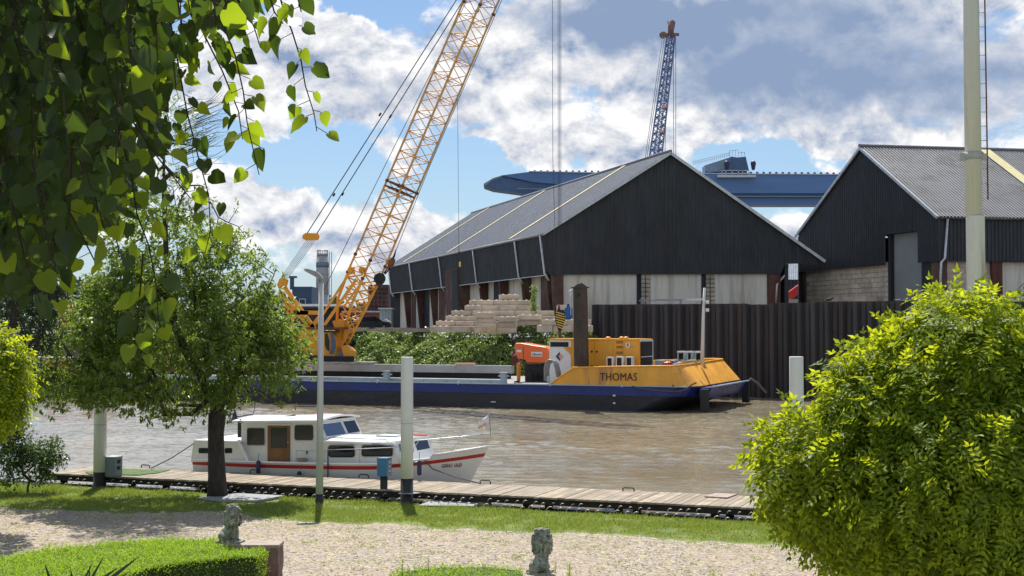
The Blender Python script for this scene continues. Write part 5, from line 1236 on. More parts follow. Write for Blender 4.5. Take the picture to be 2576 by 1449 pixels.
# steel bank edging; light on its top edges put in as pale arcs
ed = thing('bank_edging', 'dark corrugated steel bank edging along the jetty, sunlit top edges put in as pale arcs', 'bank edging', PJ.W(9,-.5,GT))
mb = MB(); vs = []; s = s0-2
while s < send:
    for fr, d in ((0,0),(.3,.07),(.6,.07),(.9,0)): vs += [PJ.W(s+fr*.26,-1.2,GT+.06+d), PJ.W(s+fr*.26,.13,GT+.06+d)]
    s += .26
mb.add(vs, [(2*i,2*i+2,2*i+3,2*i+1) for i in range(len(vs)//2-1)]); mb.build('sheet', M['beamd'], ed)
def hoops(tt, zc, rad, skip, each=False):
    mb = MB(); s = s0-2; i = 0
    while s < send:
        i += 1
        if rnd.random() > skip:
            r_ = rad*rnd.uniform(.75,1.15); c = PJ.W(s+rnd.uniform(-.03,.03), zc+rnd.uniform(-.015,.015), tt); a0 = rnd.uniform(-.1,.5)
            mb.tube([c + UJ*(-math.cos(a)*r_) + Vector((0,0,math.sin(a)*r_*1.1)) for a in [a0+(2.0-a0)*q/7 for q in range(8)]], [.004+.010*math.sin(3.1*q/7+.02) for q in range(8)], 5, False)
            if each: mb.build('crest', M['hoop'], ed); mb = MB()
        s += .245
    return mb
hoops(GT+.03, .19, .105, .10, True)
hoops(-.08, .31, .075, .25).build('upper_lit_edges', M['hoop'], ed)['kind'] = 'stuff'
# mooring cleats (bent steel handles)
cl = [(366,1176,'at the left end of the boat rope'),(641,1189,'on the deck right of the tree trunk'),(915,1201,'on the deck left of the blue cabinet'),(1221,1216,'at the bow rope of the cruiser'),(1581,1235,'standing alone far right of the boat')]
for x, y, nm in cl:
    t_ = JW-.16; q = G(x,y+1.5,.5); 
    mb = MB(); w_ = .15; mb.tube([q-UJ*w_, q-UJ*w_+Vector((0,0,.07)), q-UJ*(w_-.04)+Vector((0,0,.095)), q+UJ*(w_-.04)+Vector((0,0,.095)), q+UJ*w_+Vector((0,0,.07)), q+UJ*w_], .016, 7)
    tag(mb.build('mooring_ring', M['dark']), 'dark bent steel mooring handle '+nm, 'mooring handle', 'mooring handles on the jetty edge')
mb = MB(); poly = [G(x,y,.506) for x,y in ((215,1188),(300,1180),(428,1184),(395,1191),(350,1196),(225,1194))]
mb.prism(poly, (0,0,.018)); tag(mb.build('green_mat', M['matgreen']), 'worn green mat lying on the left end of the plank jetty', 'mat')
mb = MB(); mb.prism([G(x,y,.505) for x,y in ((1772,1251),(1800,1243),(1855,1245),(1830,1254))], (0,0,.03)); tag(mb.build('deck_plate', M['coping']), 'pinkish square plate lying on the right end of the jetty', 'plate')
# slabs and stone on the grass
mb = MB(); mb.prism([G(x,y,.215) for x,y in ((497,1256),(600,1245),(716,1251),(650,1263),(560,1263))], (0,0,.05)); tag(mb.build('concrete_slab', M['concrete']), 'worn grey concrete slab in the grass to the right of the big tree trunk', 'slab')
mb = MB(); a_, b_, c_, d_ = G(1052,1273,.22), G(1124,1255,.22), G(1250,1258,.22), G(1190,1276,.22)
mb.hexa([a_,d_,c_,b_],[a_+Vector((0,0,.02)),d_+Vector((0,0,.03)),c_+Vector((0,0,.12)),b_+Vector((0,0,.12))]); tag(mb.build('concrete_slab', M['concrete']), 'tilted grey concrete slab in the grass beside the middle white mooring pole', 'slab')
q = G(1216,1272,.2); mb = MB(); mb.ball(q+Vector((0,.05,.02)), .14, 9, 6, (1.6,.8,.8)); tag(mb.build('boulder', M['tan']), 'small tan boulder at the right end of the tilted slab', 'stone')
mb = MB(); q = G(790,1298,.2)
# ---- mooring poles
def pole(x, w, Y, ztop, zblack, label):
    c = P(x,1200,Y); r_ = w/2/F*Y; t = thing('mooring_pole', label, 'pole', (c.x,Y,0.0), 'white mooring poles along the jetty')
    mb = MB(); mb.tube([(c.x,Y,zblack),(c.x,Y,(ztop+zblack)/2),(c.x,Y,ztop-.02),(c.x,Y,ztop)], [r_,r_*.985,r_*.97,r_*.93], 28); mb.build('shaft', M['polew'], t)
    mb = MB(); mb.tube([(c.x,Y,-1.5),(c.x,Y,zblack)], r_*1.01, 24); mb.build('black_base', M['black'], t)
    mb = MB(); zz = ztop-(ztop-zblack)*.55
    mb.tube([(c.x,Y,zz),(c.x,Y,zz+.02)], r_*1.005, 28); mb.build('weld_seam', M['greypaint'], t)
    return t, c, r_
Yp2 = 34.75
t2, c2, r2_ = pole(1023.5, 31.5, Yp2, P(1023,898,Yp2).z, P(1023,1203,Yp2).z, 'middle white mooring pole with a black foot beside the blue cabinet')
mb = MB(); q = P(1030,1241,Yp2-.1); mb.prism([q+Vector((-.28,-.1,0)),q+Vector((.05,-.22,0)),q+Vector((.3,0,0)),q+Vector((.0,.25,0))], (0,0,.015)); mb.build('foot_flange', M['concrete'], t2)
Yp1 = 38.4
pole(251, 31.5, Yp1, P(250,925,Yp1).z, P(250,1187,Yp1).z, 'left white mooring pole with a black foot in front of the grey cabinet')
pole(2005, 36, 31.2, P(2005,897,31.2).z, .45, 'right pale mooring pole rising out of the left flank of the yellow green tree')
# tall pole with ladder
Yt = 29.3; c = P(2455,700,Yt)
tp_ = thing('tall_pole', 'very tall weathered pale steel pole with a side ladder at the right edge', 'pole', (c.x,Yt,.0))
zj = P(2455,541,Yt).z; r0 = 22.6/F*Yt; r1 = 19.6/F*Yt
mb = MB(); mb.tube([(c.x,Yt,-1),(c.x,Yt,zj-.06),(c.x,Yt,zj-.02)], [r0*1.03,r0,r0*1.03], 30); mb.build('lower_shaft', M['tallpole'], tp_)
mb = MB(); mb.tube([(c.x-.03,Yt,zj-.04),(c.x-.06,Yt,zj+9)], [r1*1.05,r1*.93], 30); mb.build('upper_shaft', M['tallpole'], tp_)
mb = MB(); zc = P(2450,395,Yt).z; cx = c.x-.04; mb.tube([(cx,Yt,zc-.06),(cx,Yt,zc+.1)], r1*1.12, 28); mb.box((cx-r1*1.35,Yt,zc),(.14,.12,.16)); mb.box((cx+r1*1.3,Yt,zc),(.14,.12,.14)); mb.build('clamp', M['greypaint'], tp_)
zj2 = P(2455,740,Yt).z; mb = MB(); mb.tube([(c.x,Yt,zj2-.02),(c.x,Yt,zj2+.02)], r0*1.06, 28); mb.build('flange_ring', M['rust'], tp_)
ld = None; mb = MB(); xr = P(2480,400,Yt).x; mb.tube([(xr+.02,Yt-.05,P(0,503,Yt).z),(xr-.03,Yt-.05,zj+9)], .016, 6); l1 = mb.build('ladder_rail', M['rust'], tp_)
zz = P(0,497,Yt).z
while zz < zj+8.8: MB().tube([(cx+r1*.8,Yt-.05,zz),(xr,Yt-.05,zz)], .011, 5).build('rung', M['galv'], l1); zz += 36/F*Yt
# ---- street lamp
Yl = 35.0; c = P(803.5,1238,Yl); lp = thing('street_lamp', 'slender pale green street lamp with a flat angled head standing before the white cruiser', 'street lamp', (c.x,Yl,.2))
zt = P(808,708,Yl).z; xt = P(808,708,Yl).x
mb = MB(); mb.tube([(c.x,Yl,.1),(c.x+(xt-c.x)*.5,Yl,(zt+.2)/2),(xt,Yl,zt)], [.098,.082,.062], 14); mb.build('post', M['lampgrey'], lp)
mb = MB(); mb.tube([(c.x,Yl,-.1),(c.x,Yl,.42)], .105, 12); mb.build('black_foot', M['black'], lp)
mb = MB(); mb.tube([P(808,712,Yl),P(808,702,Yl),P(800,692,Yl)], [.066,.06,.04], 8); mb.build('bracket', M['steelgrey'], lp)
mb = MB(); top_ = [(762,676),(772,675),(790,681),(806,694),(810,702),(802,700)]; und = [(763,677.5),(775,681),(790,689),(803,699)]
hdv = Vector((0,.26,0)); mb.prism([P(x,y,Yl-.13) for x,y in ((762,675.5),(776,676.5),(796,683),(808,694),(811,702),(804,701.5),(788,691),(770,682))], hdv); hd = mb.build('lamp_head', M['steelgrey'], lp)
mb = MB(); mb.prism([P(x,y,Yl-.11) for x,y in ((765,679.5),(771,682.7),(788,691.8),(798,697.8),(797,699),(787,693.2),(770,684),(764,680.6))], (0,.2,0)); mb.build('lamp_glass', M['crestw'], hd)
# ---- cabinets
t = thing('service_cabinet', 'blue service cabinet with a metal face on a black post beside the middle mooring pole', 'cabinet', PJ.W(PJ.s_at(966,.1,1220),.3,.1))
Yc1 = PJ.pt(966,1228,.05).y; z0, z1 = P(966,1198,Yc1).z, P(966,1155,Yc1).z
a, b, d = P(948.5,1180,Yc1).x, P(972.5,1180,Yc1).x, P(983.5,1180,Yc1).x
mb = MB(); bt = [(a,Yc1),(b,Yc1-.06),(d,Yc1+.18),(a+.12,Yc1+.25)]; mb.hexa([(x,y,z0) for x,y in bt],[(x,y,z1) for x,y in bt]); bx = mb.build('box', M['cabblue'], t)
mb = MB(); cxx = sum(x for x,y in bt)/4; cyy = sum(y for x,y in bt)/4; bt2 = [(cxx+(x-cxx)*1.07, cyy+(y-cyy)*1.07) for x,y in bt]; mb.hexa([(x,y,z1) for x,y in bt2],[(x,y,z1+.03) for x,y in bt2]); mb.build('lid', M['cabblue'], t)
e = Vector((d-b, .24, 0)); nn = Vector((e.y,-e.x,0)).normalized()*.006; p = Vector((b,Yc1-.06,0)); mb = MB()
f_ = [p+e*.12, p+e*.92]; mb.hexa([Vector((q.x,q.y,z0+.01)) for q in f_]+[Vector((q.x,q.y,z0+.01))+nn for q in f_[::-1]], [Vector((q.x,q.y,z1-.02)) for q in f_]+[Vector((q.x,q.y,z1-.02))+nn for q in f_[::-1]]); mb.build('socket_panel', M['cabgrey'], bx)
mb = MB()
for kk in range(3): q = p+e*.5; mb.ball(Vector((q.x,q.y,z1-.09-.11*kk))+nn*1.5, .035, 8, 6)
mb.build('socket', M['galv'], bx)
mb = MB(); mb.tube([(P(965,1200,Yc1).x,Yc1+.08,.05),(P(965,1200,Yc1).x,Yc1+.08,z0)], .10, 10); mb.build('post', M['black'], t)
t = thing('service_cabinet', 'dark grey metal cabinet on the jetty behind the left mooring pole', 'cabinet', PJ.W(PJ.s_at(285,.3,1190),.5,.3))
Yc2 = G(285,1199,.5).y; a, b, d = P(262,1180,Yc2).x, P(290.5,1180,Yc2).x, P(302.5,1180,Yc2).x; z1 = P(285,1151,Yc2).z
bt = [(a,Yc2),(b,Yc2-.05),(d,Yc2+.2),(a+.13,Yc2+.3)]; mb = MB(); mb.hexa([(x,y,.5) for x,y in bt],[(x,y,z1) for x,y in bt]); bx = mb.build('box', M['cabgrey'], t)
cxx = sum(x for x,y in bt)/4; cyy = sum(y for x,y in bt)/4; bt2 = [(cxx+(x-cxx)*1.06, cyy+(y-cyy)*1.06) for x,y in bt]; mb = MB(); mb.hexa([(x,y,z1) for x,y in bt2],[(x,y,z1+.03) for x,y in bt2]); mb.build('lid', M['galv'], t)
e = Vector((d-b,.25,0)); nn = Vector((e.y,-e.x,0)).normalized()*.01; p = Vector((b,Yc2-.05,0))
for zz in (z1-.12, z1-.30): 
    q = [p+e*.3, p+e*.7]; mb = MB(); mb.hexa([Vector((w.x,w.y,zz-.05)) for w in q]+[Vector((w.x,w.y,zz-.05))+nn for w in q[::-1]],[Vector((w.x,w.y,zz+.05)) for w in q]+[Vector((w.x,w.y,zz+.05))+nn for w in q[::-1]])
    mb.build('socket_cover', M['dark'], bx)
# ============================================================ CABIN CRUISER
T0 = JW + .22; BH = 1.42; TC = T0 + BH
bt_ = thing('cabin_cruiser', 'small white cabin cruiser with a red stripe, named GREAT OLD, moored along the jetty', 'boat', PJ.W(PJ.s_at(850,TC,1150),0,TC))
def J(x, y, t=0): return PJ.pt(x, y, T0+t)
sS = PJ.s_at(481, T0+.1, 1161); sBow = PJ.s_at(1230.5, TC, 1123); sWL = PJ.s_at(1172, TC, 1212)
sMid = PJ.s_at(1050,T0,1160)
def shape(f):
    a = .90 + .10*min(1, f/.25) if f < .25 else 1.0
    if f > .52: a *= max(0.0, 1-((f-.52)/.48)**2.3)
    return a
zR = J(700,1163).z; zR2 = J(1000,1164).z; zB1 = PJ.pt(1075,1148,T0+.25).z; zB2 = PJ.pt(1230,1122.8,TC).z
def zsh(f):
    sx = sS + (sBow-sS)*f
    f1 = (sMid+.15-sS)/(sBow-sS)
    if f < f1: return zR + (zR2-zR)*(f/f1)**2
    if f < f1+.012: return zR2 + (zB1-zR2)*((f-f1)/.012)
    return zB1 + (zB2-zB1)*((f-f1-.012)/(1-f1-.012))**1.15
def hpt(f, z, sgn=-1, out=0.0):
    zt = zB2; v = max(0, min(1, (z+.4)/(zt+.4)))
    se = sWL - .25 + (sBow-sWL+.25)*((z+.4)/(zt+.4))
    s = sS + (se-sS)*f - (.0 if f else .0)
    vv = max(0, min(1, (z+.4)/(zsh(f)+.4)))
    hb = BH*shape(f)*(.74+.26*vv**.6) + out
    return PJ.W(s, z, TC + sgn*hb)
FS = [i/40 for i in range(41)] + [(sMid+.15-sS)/(sBow-sS)+.012]; FS = sorted(FS)
mb = MB()
for sg in (-1,1):
    vs = []; nz = 6
    for f in FS:
        for j in range(nz+1): vs.append(hpt(f, -.4 + (zsh(f)+.4)*j/nz, sg))
    mb.add(vs, [(i*(nz+1)+j,(i+1)*(nz+1)+j,(i+1)*(nz+1)+j+1,i*(nz+1)+j+1) for i in range(len(FS)-1) for j in range(nz)], True)
vs = [hpt(0,-.4+(zsh(0)+.4)*j/6,-1) for j in range(7)] + [hpt(0,-.4+(zsh(0)+.4)*j/6,1) for j in range(7)]; mb.add(vs, [(j,j+1,j+8,j+7) for j in range(6)])
hu = mb.build('hull', M['whitehull'], bt_)
mb = MB()
for sg in (-1,1):
    vs = []
    for f in FS:
        g_ = max(0,(f-.6)/.4); top_o, bot_o = .095+.09*g_, .195+.08*g_; vs += [hpt(f, zsh(f)-bot_o if f < .78 or True else 0, sg, .008), hpt(f, zsh(f)-top_o, sg, .008)]
    mb.add(vs, [(2*i,2*i+2,2*i+3,2*i+1) for i in range(len(FS)-1)], True)
# keep the stripe one even line past the step of the bow
fst = (sMid+.15-sS)/(sBow-sS); me_v = []
mb = MB()
def zst(f): return zR + (zR2-zR)*min(1,f/fst)**2 if f < fst-.12 else (lambda q: (zR2-.0)+(zB2-.10-zR2)*q**1.35)(max(0,(f-fst+.12)/(1.12-fst)))
for sg in (-1,1):
    vs = []
    for f in FS: vs += [hpt(f, zst(f)-.195, sg, .008), hpt(f, zst(f)-.095, sg, .008)]
    mb.add(vs, [(2*i,2*i+2,2*i+3,2*i+1) for i in range(len(FS)-1)], True)
mb.build('red_stripe', M['red'], hu)
mb = MB()
for sg in (-1,1): mb.tube([hpt(f, zst(f)-.03, sg, .02) for f in FS if f < fst+.02], .035, 6)
mb.build('rubbing_rail', M['white'], hu)
mb = MB(); vs = []
for f in FS: z = zsh(f)-.05 if f < fst else zsh(f)-.12; vs += [hpt(f,z,-1,-.02), hpt(f,z,1,-.02)]
mb.add(vs, [(2*i,2*i+1,2*i+3,2*i+2) for i in range(len(FS)-1)]); mb.build('deck', M['white'], bt_)
mb = MB()
for sg in (-1,1): mb.tube([hpt(f, zsh(f)+.01, sg, 0) for f in FS if f > fst+.01], .025, 6)
mb.build('bow_cap', M['white'], hu)
def side_name():
    lo = []
    for x,y in ((1107,1175),(1155.5,1172.5)):
        best = min(((abs(CX+F*hpt(f/200,.55,-1).x/hpt(f/200,.55,-1).y - x), f/200) for f in range(100,200)))[1]
        lo.append(best)
    za = P(1107,1176,hpt(lo[0],.55,-1).y).z; zb = P(1155,1173,hpt(lo[1],.55,-1).y).z
    return hpt(lo[0], za, -1, .035), hpt(lo[1], zb, -1, .035)
pa, pb_ = side_name(); lettering('GREAT OLD', pa, pb_, .105, (0,0,1), M['letterred'], hu, depth=.004, shear=.2, bold=.02)
# superstructure
def rr(x0, x1, y0, y1, r, t, skew=0):
    pts = []
    for cx_, cy_, a0 in ((x1-r,y0+r,-90),(x1-r,y1-r,0),(x0+r,y1-r,90),(x0+r,y0+r,180)):
        for q in range(5):
            a = R(a0+q*22.5); pts.append(J(cx_+r*math.cos(a), cy_+r*math.sin(a), t))
    return pts
def sp_(poly, t, w, mat, name, par=bt_): mb = MB(); mb.prism([J(x,y,t) for x,y in poly], NJ*w); return mb.build(name, mat, par)
ta = .10; wa_ = 2.6
ac = sp_([(487,1109.5),(600,1112.5),(621,1163),(480,1162)], ta, wa_, M['whitehull'], 'aft_cabin')
sp_([(486,1107),(604,1110),(604,1112.5),(486,1109.5)], ta-.05, wa_+.1, M['white'], 'aft_cabin_roof', ac)
for x0,x1 in ((500,527),(566,584)): mb = MB(); mb.prism(rr(x0,x1,1127,1140,3,ta-.006), -NJ*.012); mb.build('porthole', M['glass'], ac)
tw0 = .28; ww = 2.26
wh = sp_([(607,1063),(799,1060.5),(820,1110),(820,1166),(607,1165)], tw0, ww, M['whitehull'], 'wheelhouse')
mb = MB(); mb.bar(J(600,1108,.1), J(624,1163,.05), .05,.06); mb.build('wing_rail', M['white'], wh)
# roof with camber
mb = MB(); vs = []; nx_, ny_ = 8, 8
ra, rb_ = PJ.s_at(583,T0+tw0-.06,1062), PJ.s_at(807,T0+tw0-.06,1062); zr0, zr1 = J(583,1062.5,tw0).z, J(807,1061,tw0).z
for j in range(ny_+1):
    for i in range(nx_+1):
        fx, fy = i/nx_, j/ny_; s = ra+(rb_-ra)*fx - (.10 if j in (0,ny_) else 0)*(0); z = zr0+(zr1-zr0)*fx + .05 + .09*math.sin(math.pi*fy)
        vs.append(PJ.W(s, z, T0+tw0-.07+(ww+.14)*fy))
m0 = len(vs); vs += [Vector((p.x,p.y,p.z-.055-.0*0)) for p in vs]
fs = [(j*(nx_+1)+i, j*(nx_+1)+i+1, (j+1)*(nx_+1)+i+1, (j+1)*(nx_+1)+i) for j in range(ny_) for i in range(nx_)]
fs += [tuple(m0+k for k in f[::-1]) for f in fs]
fs += [(i,m0+i,m0+i+1,i+1) for i in range(nx_)] + [(ny_*(nx_+1)+i+1,m0+ny_*(nx_+1)+i+1,m0+ny_*(nx_+1)+i,ny_*(nx_+1)+i) for i in range(nx_)]
fs += [((j+1)*(nx_+1)+nx_, j*(nx_+1)+nx_, m0+j*(nx_+1)+nx_, m0+(j+1)*(nx_+1)+nx_) for j in range(ny_)]+[(j*(nx_+1),(j+1)*(nx_+1),m0+(j+1)*(nx_+1),m0+j*(nx_+1)) for j in range(ny_)]
mb.add(vs, fs); rf = mb.build('wheelhouse_roof', M['white'], bt_)
mb = MB(); zt_ = zr0+.15; mb.slab(PJ, PJ.s_at(735,TC,1045), PJ.s_at(800,TC,1045), zt_, zt_+.035, TC-.4, TC+.2); mb.build('roof_hatch', M['glass'], rf)
mb = MB(); mb.slab(PJ, PJ.s_at(800,TC+.9,1040), PJ.s_at(858,TC+.9,1040), zt_-.05, zt_+.03, TC+.6, TC+1.1); mb.build('red_board', M['paleroof'], rf)
mb = MB(); mb.tube([PJ.W(PJ.s_at(722,T0+tw0,1055),zr0+.14,T0+tw0+.15), PJ.W(PJ.s_at(790,T0+tw0,1055),zr0+.14,T0+tw0+.15)], .014, 5); mb.build('grab_rail', M['galv'], rf)
mb = MB(); mb.slab(PJ, PJ.s_at(600,T0+.5,1085), PJ.s_at(606,T0+.5,1085), J(602,1100,.5).z, zr0, T0+.45, T0+.53); mb.build('roof_post', M['dark'], bt_)
mb = MB(); q = J(583,1045,1.4); mb.prism([J(x,y,1.5) for x,y in ((580,1060),(590,1031),(598,1060))], NJ*.05); mb.build('folded_canopy', M['navy'], bt_)
for x0,x1,y0,y1,r_,lab in ((622,665.5,1077,1119.5,5,'side_window'),(741.5,788,1069.5,1107,6,'side_window')):
    mb = MB(); mb.prism(rr(x0,x1,y0,y1,r_,tw0-.006), -NJ*.012); w_ = mb.build(lab, M['glass'], wh)
    mb = MB(); pts = rr(x0-1,x1+1,y0-1,y1+1,r_,tw0-.01); mb.tube(pts+[pts[0]], .012, 5, False); mb.build('window_frame', M['galv'], w_)
dr = sp_([(673,1069.5),(728.5,1069.5),(728.5,1162),(673,1162)], tw0-.035, .03, M['wood'], 'door', wh)
sp_([(681,1076),(721,1076),(721,1127),(681,1127)], tw0-.045, .008, M['glass'], 'door_glass', dr)
mb = MB(); mb.ball(J(724.5,1112,tw0-.06), .022, 8, 6); mb.build('door_handle', M['galv'], dr)
sp_([(671.5,1068),(730,1068),(730,1070),(671.5,1070)], tw0-.06, .06, M['white'], 'door_frame', dr)
mb = MB(); q = J(772,1136,tw0-.03); mb.ball(q, .025, 8, 6); mb.ball(q-Vector((0,0,.05)), .025, 8, 6); mb.build('vent_fitting', M['dark'], wh)
# windscreen: panes on the raked front face
Bn, Tn = J(820,1109,tw0), J(799.5,1063,tw0); wvec = NJ*ww
fr = (Tn-Bn).cross(wvec).normalized(); fr = fr if fr.dot(UJ) > 0 else -fr
def fq(u0,u1,v0,v1): return [Bn+(Tn-Bn)*v+wvec*u for u,v in ((u0,v0),(u1,v0),(u1,v1),(u0,v1))]
for u0,u1 in ((.05,.56),(.62,.95)):
    mb = MB(); mb.prism([p+fr*.004 for p in fq(u0,u1,.20,.88)], fr*.01); w_ = mb.build('windscreen_pane', M['glassb'] if u0<.1 else M['glass'], wh)
    mb = MB(); pts = fq(u0-.01,u1+.01,.18,.90); mb.tube([p+fr*.012 for p in pts+[pts[0]]], .018, 5, False); mb.build('frame', M['white'], w_)
# forward trunk cabin
tt = .20; wt = 2.3
tk = sp_([(806,1112),(990,1112.5),(1007,1166),(806,1167)], tt, wt, M['whitehull'], 'trunk_cabin')
mb = MB(); vs = []; ra, rb_ = PJ.s_at(806,T0+tt,1111), PJ.s_at(993,T0+tt,1111); z_0 = J(850,1111.5,tt).z
for j in range(9):
    for i in range(2): vs.append(PJ.W(ra+(rb_-ra)*i, z_0+.02+.09*math.sin(math.pi*j/8), T0+tt-.04+(wt+.08)*j/8))
m0 = len(vs); vs += [p-Vector((0,0,.05)) for p in vs]; fs = [(2*j,2*j+1,2*j+3,2*j+2) for j in range(8)]; fs += [tuple(m0+k for k in f[::-1]) for f in fs]; fs += [(0,m0,m0+1,1)] + [(2*j+1,m0+2*j+1,m0+2*j+3,2*j+3) for j in range(8)]
mb.add(vs, fs, False); tr_ = mb.build('trunk_roof', M['white'], bt_)
mb = MB(); mb.slab(PJ, ra+1.9, rb_-.05, z_0+.05, z_0+.10, T0+tt+wt-.12, T0+tt+wt-.05); mb.build('red_toe_rail', M['paleroof'], tr_)
mb = MB(); mb.slab(PJ, ra+(rb_-ra)*.55, ra+(rb_-ra)*.82, z_0+.11, z_0+.14, TC-.3, TC+.25); mb.build('hatch', M['palebl'], tr_)
mb = MB(); mb.tube([PJ.W(ra+.2,z_0+.04,T0+tt+.06),PJ.W(ra+.25,z_0+.11,T0+tt+.06),PJ.W(rb_-.3,z_0+.11,T0+tt+.06),PJ.W(rb_-.25,z_0+.04,T0+tt+.06)], .012, 5); mb.build('grab_rail', M['steelgrey'], tr_)
for x0,x1,y0,y1 in ((827,892.5,1122,1150),(910,988,1120,1148)):
    mb = MB(); mb.prism(rr(x0,x1,y0,y1,7,tt-.006), -NJ*.012); w_ = mb.build('cabin_window', M['glass'], tk)
    mb = MB(); mb.prism([J(x,y,tt-.024) for x,y in ((x0+4,(y0+y1)/2+1),(x1-5,(y0+y1)/2+1),(x1-5,y1-3),(x0+5,y1-3))], -NJ*.002); mb.build('curtain', M['bgdark'], w_)
    mb = MB(); pts = rr(x0-1,x1+1,y0-1,y1+1,7,tt-.012); mb.tube(pts+[pts[0]], .010, 5, False); mb.build('window_frame', M['galv'], w_)
Bn, Tn = J(1007,1165,tt), J(990.5,1113,tt); wvec = NJ*wt; fr = (Tn-Bn).cross(wvec).normalized(); fr = fr if fr.dot(UJ) > 0 else -fr
for u0,u1 in ((.10,.46),(.56,.92)):
    mb = MB(); mb.prism([p+fr*.004 for p in fq(u0,u1,.42,.86)], fr*.01); mb.build('front_window', M['glass'] if u0>.5 else M['glassb'], tk)
# rails
mb = MB()
zz_ = lambda f: zsh(f)
rail = [J(816,1132,.04), J(900,1129.5,.04), J(1004,1125,.04)]
r2_pts = [hpt(.66,zR2+.50,-1,-.05), hpt(.80,zB1+.42,-1,-.04), hpt(.92,zB2+.30,-1,-.02), PJ.W(sBow+.05,zB2+.36,TC)]
mb.tube(rail+r2_pts, .014, 6); mb.tube([hpt(.66,zR2+.50,1,-.05), hpt(.80,zB1+.42,1,-.04), hpt(.92,zB2+.30,1,-.02), PJ.W(sBow+.05,zB2+.36,TC)], .014, 6)
for p, q in ((J(816,1132,.04),J(816,1165,.04)),(J(905,1129.5,.04),J(905,1165,.04)),(J(1004,1125,.04),J(1004,1165,.04)),(hpt(.80,zB1+.42,-1,-.04),hpt(.785,zsh(.785),-1,-.04)),(hpt(.92,zB2+.30,-1,-.02),hpt(.90,zsh(.9),-1,-.03)),(hpt(.80,zB1+.42,1,-.04),hpt(.785,zsh(.785),1,-.04)),(J(745,1134,.04),J(745,1164,.04))): mb.tube([p,q], .011, 5)
mb.tube([J(745,1134,.04), J(816,1133,.04)], .012, 5)
mb.build('guard_rail', M['galv'], bt_)
mb = MB(); mb.tube([J(825,1205,-.12), J(825,1128,-.03)], .02, 6); mb.tube([J(825,1128,-.03), J(830,1120,.05), J(890,1119,.1)], .012, 5); mb.build('boat_hook', M['dark'], bt_)
mb = MB(); mb.tube([PJ.W(sBow+.05,zB2+.3,TC), PJ.W(sBow+.0,zB2+.95,TC)], .012, 6); fp = mb.build('flag_pole', M['steelgrey'], bt_)
fz = zB2+.92; s_ = sBow
mb = MB(); vs = []
for i in range(8):
    f = i/7; 
    for j in range(5): vs.append(PJ.W(s_-.03-.30*f, fz-.02-.36*(j/4)*(1-.45*f)-.24*f, TC+.05*math.sin(f*7+j)))
mb.add(vs, [(i*5+j,i*5+j+1,i*5+j+6,i*5+j+5) for i in range(7) for j in range(4)], True)
fl = mb.build('flag', M['crestw'], fp); so_ = fl.modifiers.new('thickness','SOLIDIFY'); so_.thickness = .004
mb = MB(); vs = []
for i in range(7):
    f = .12+.88*i/6
    for j in range(3): vs.append(PJ.W(s_-.03-.30*f, fz-.02-.36*(.55+.3*(j/2))*(1-.45*f)-.24*f, TC-.012+.05*math.sin(f*7+(.55+.3*j/2)*4)))
mb.add(vs, [(i*3+j,i*3+j+1,i*3+j+4,i*3+j+3) for i in range(6) for j in range(2)], True); mb.build('red_patch', M['salmon'], fl)
mb = MB(); q = hpt(.83, zsh(.83)+.03, -1, -.12)
mb.box(q+Vector((0,0,.0)), (.28,.12,.06), AJ); mb.tube([q-UJ*.18, q+UJ*.18+Vector((0,0,.05))], .02, 6); mb.tube([q+UJ*.1+Vector((0,0,.05)), q+UJ*.16-Vector((0,0,.12))], .02, 6); mb.build('anchor', M['galv'], bt_)
for x in (650,1055): mb = MB(); q = J(x,1176,-.10); mb.capsule(q-Vector((0,0,.16)), q+Vector((0,0,.14)), .065, .065, 10); mb.tube([q+Vector((0,0,.2)), q+Vector((0,.06,.42))], .008, 5, False); mb.build('fender', M['navy'], bt_)
mb = MB()
for k in range(4): q = J(760,1160,.12); mb.tube([q+Vector((math.cos(t)*(.10+.02*k),math.sin(t)*(.10+.02*k),.02*k)) for t in [j*.5236 for j in range(13)]], .014, 5, False)
mb.build('rope_coil', M['coping'], bt_)
for x, y in ((553,1105),(753,1193)): mb = MB(); q = J(x,y,-.08); mb.ball(q, .07, 10, 8, (1,1,1.3)); mb.build('fender', M['black'], bt_)
# mooring lines
q1 = G(380,1178,.52); q2 = J(487,1116,.05); mb = MB(); mb.tube([q1, (q1+q2)/2-Vector((0,0,.05)), q2], .017, 6); tag(mb.build('mooring_line', M['rope']), 'stern rope from the cruiser down to the far left jetty handle', 'rope')
q1 = G(1210,1217,.54); q2 = hpt(.875, zsh(.875)-.42, -1, .02); q3 = hpt(.83, zsh(.83)+.03, -1, -.1); q4 = hpt(.845, zsh(.845)+.02, -1, .03); mb = MB(); mb.tube([q1, (q1+q2)/2-Vector((0,0,.03)), q2, q4, q3], .015, 6); tag(mb.build('mooring_line', M['rope']), 'bow rope from the white cruiser down to the jetty', 'rope')
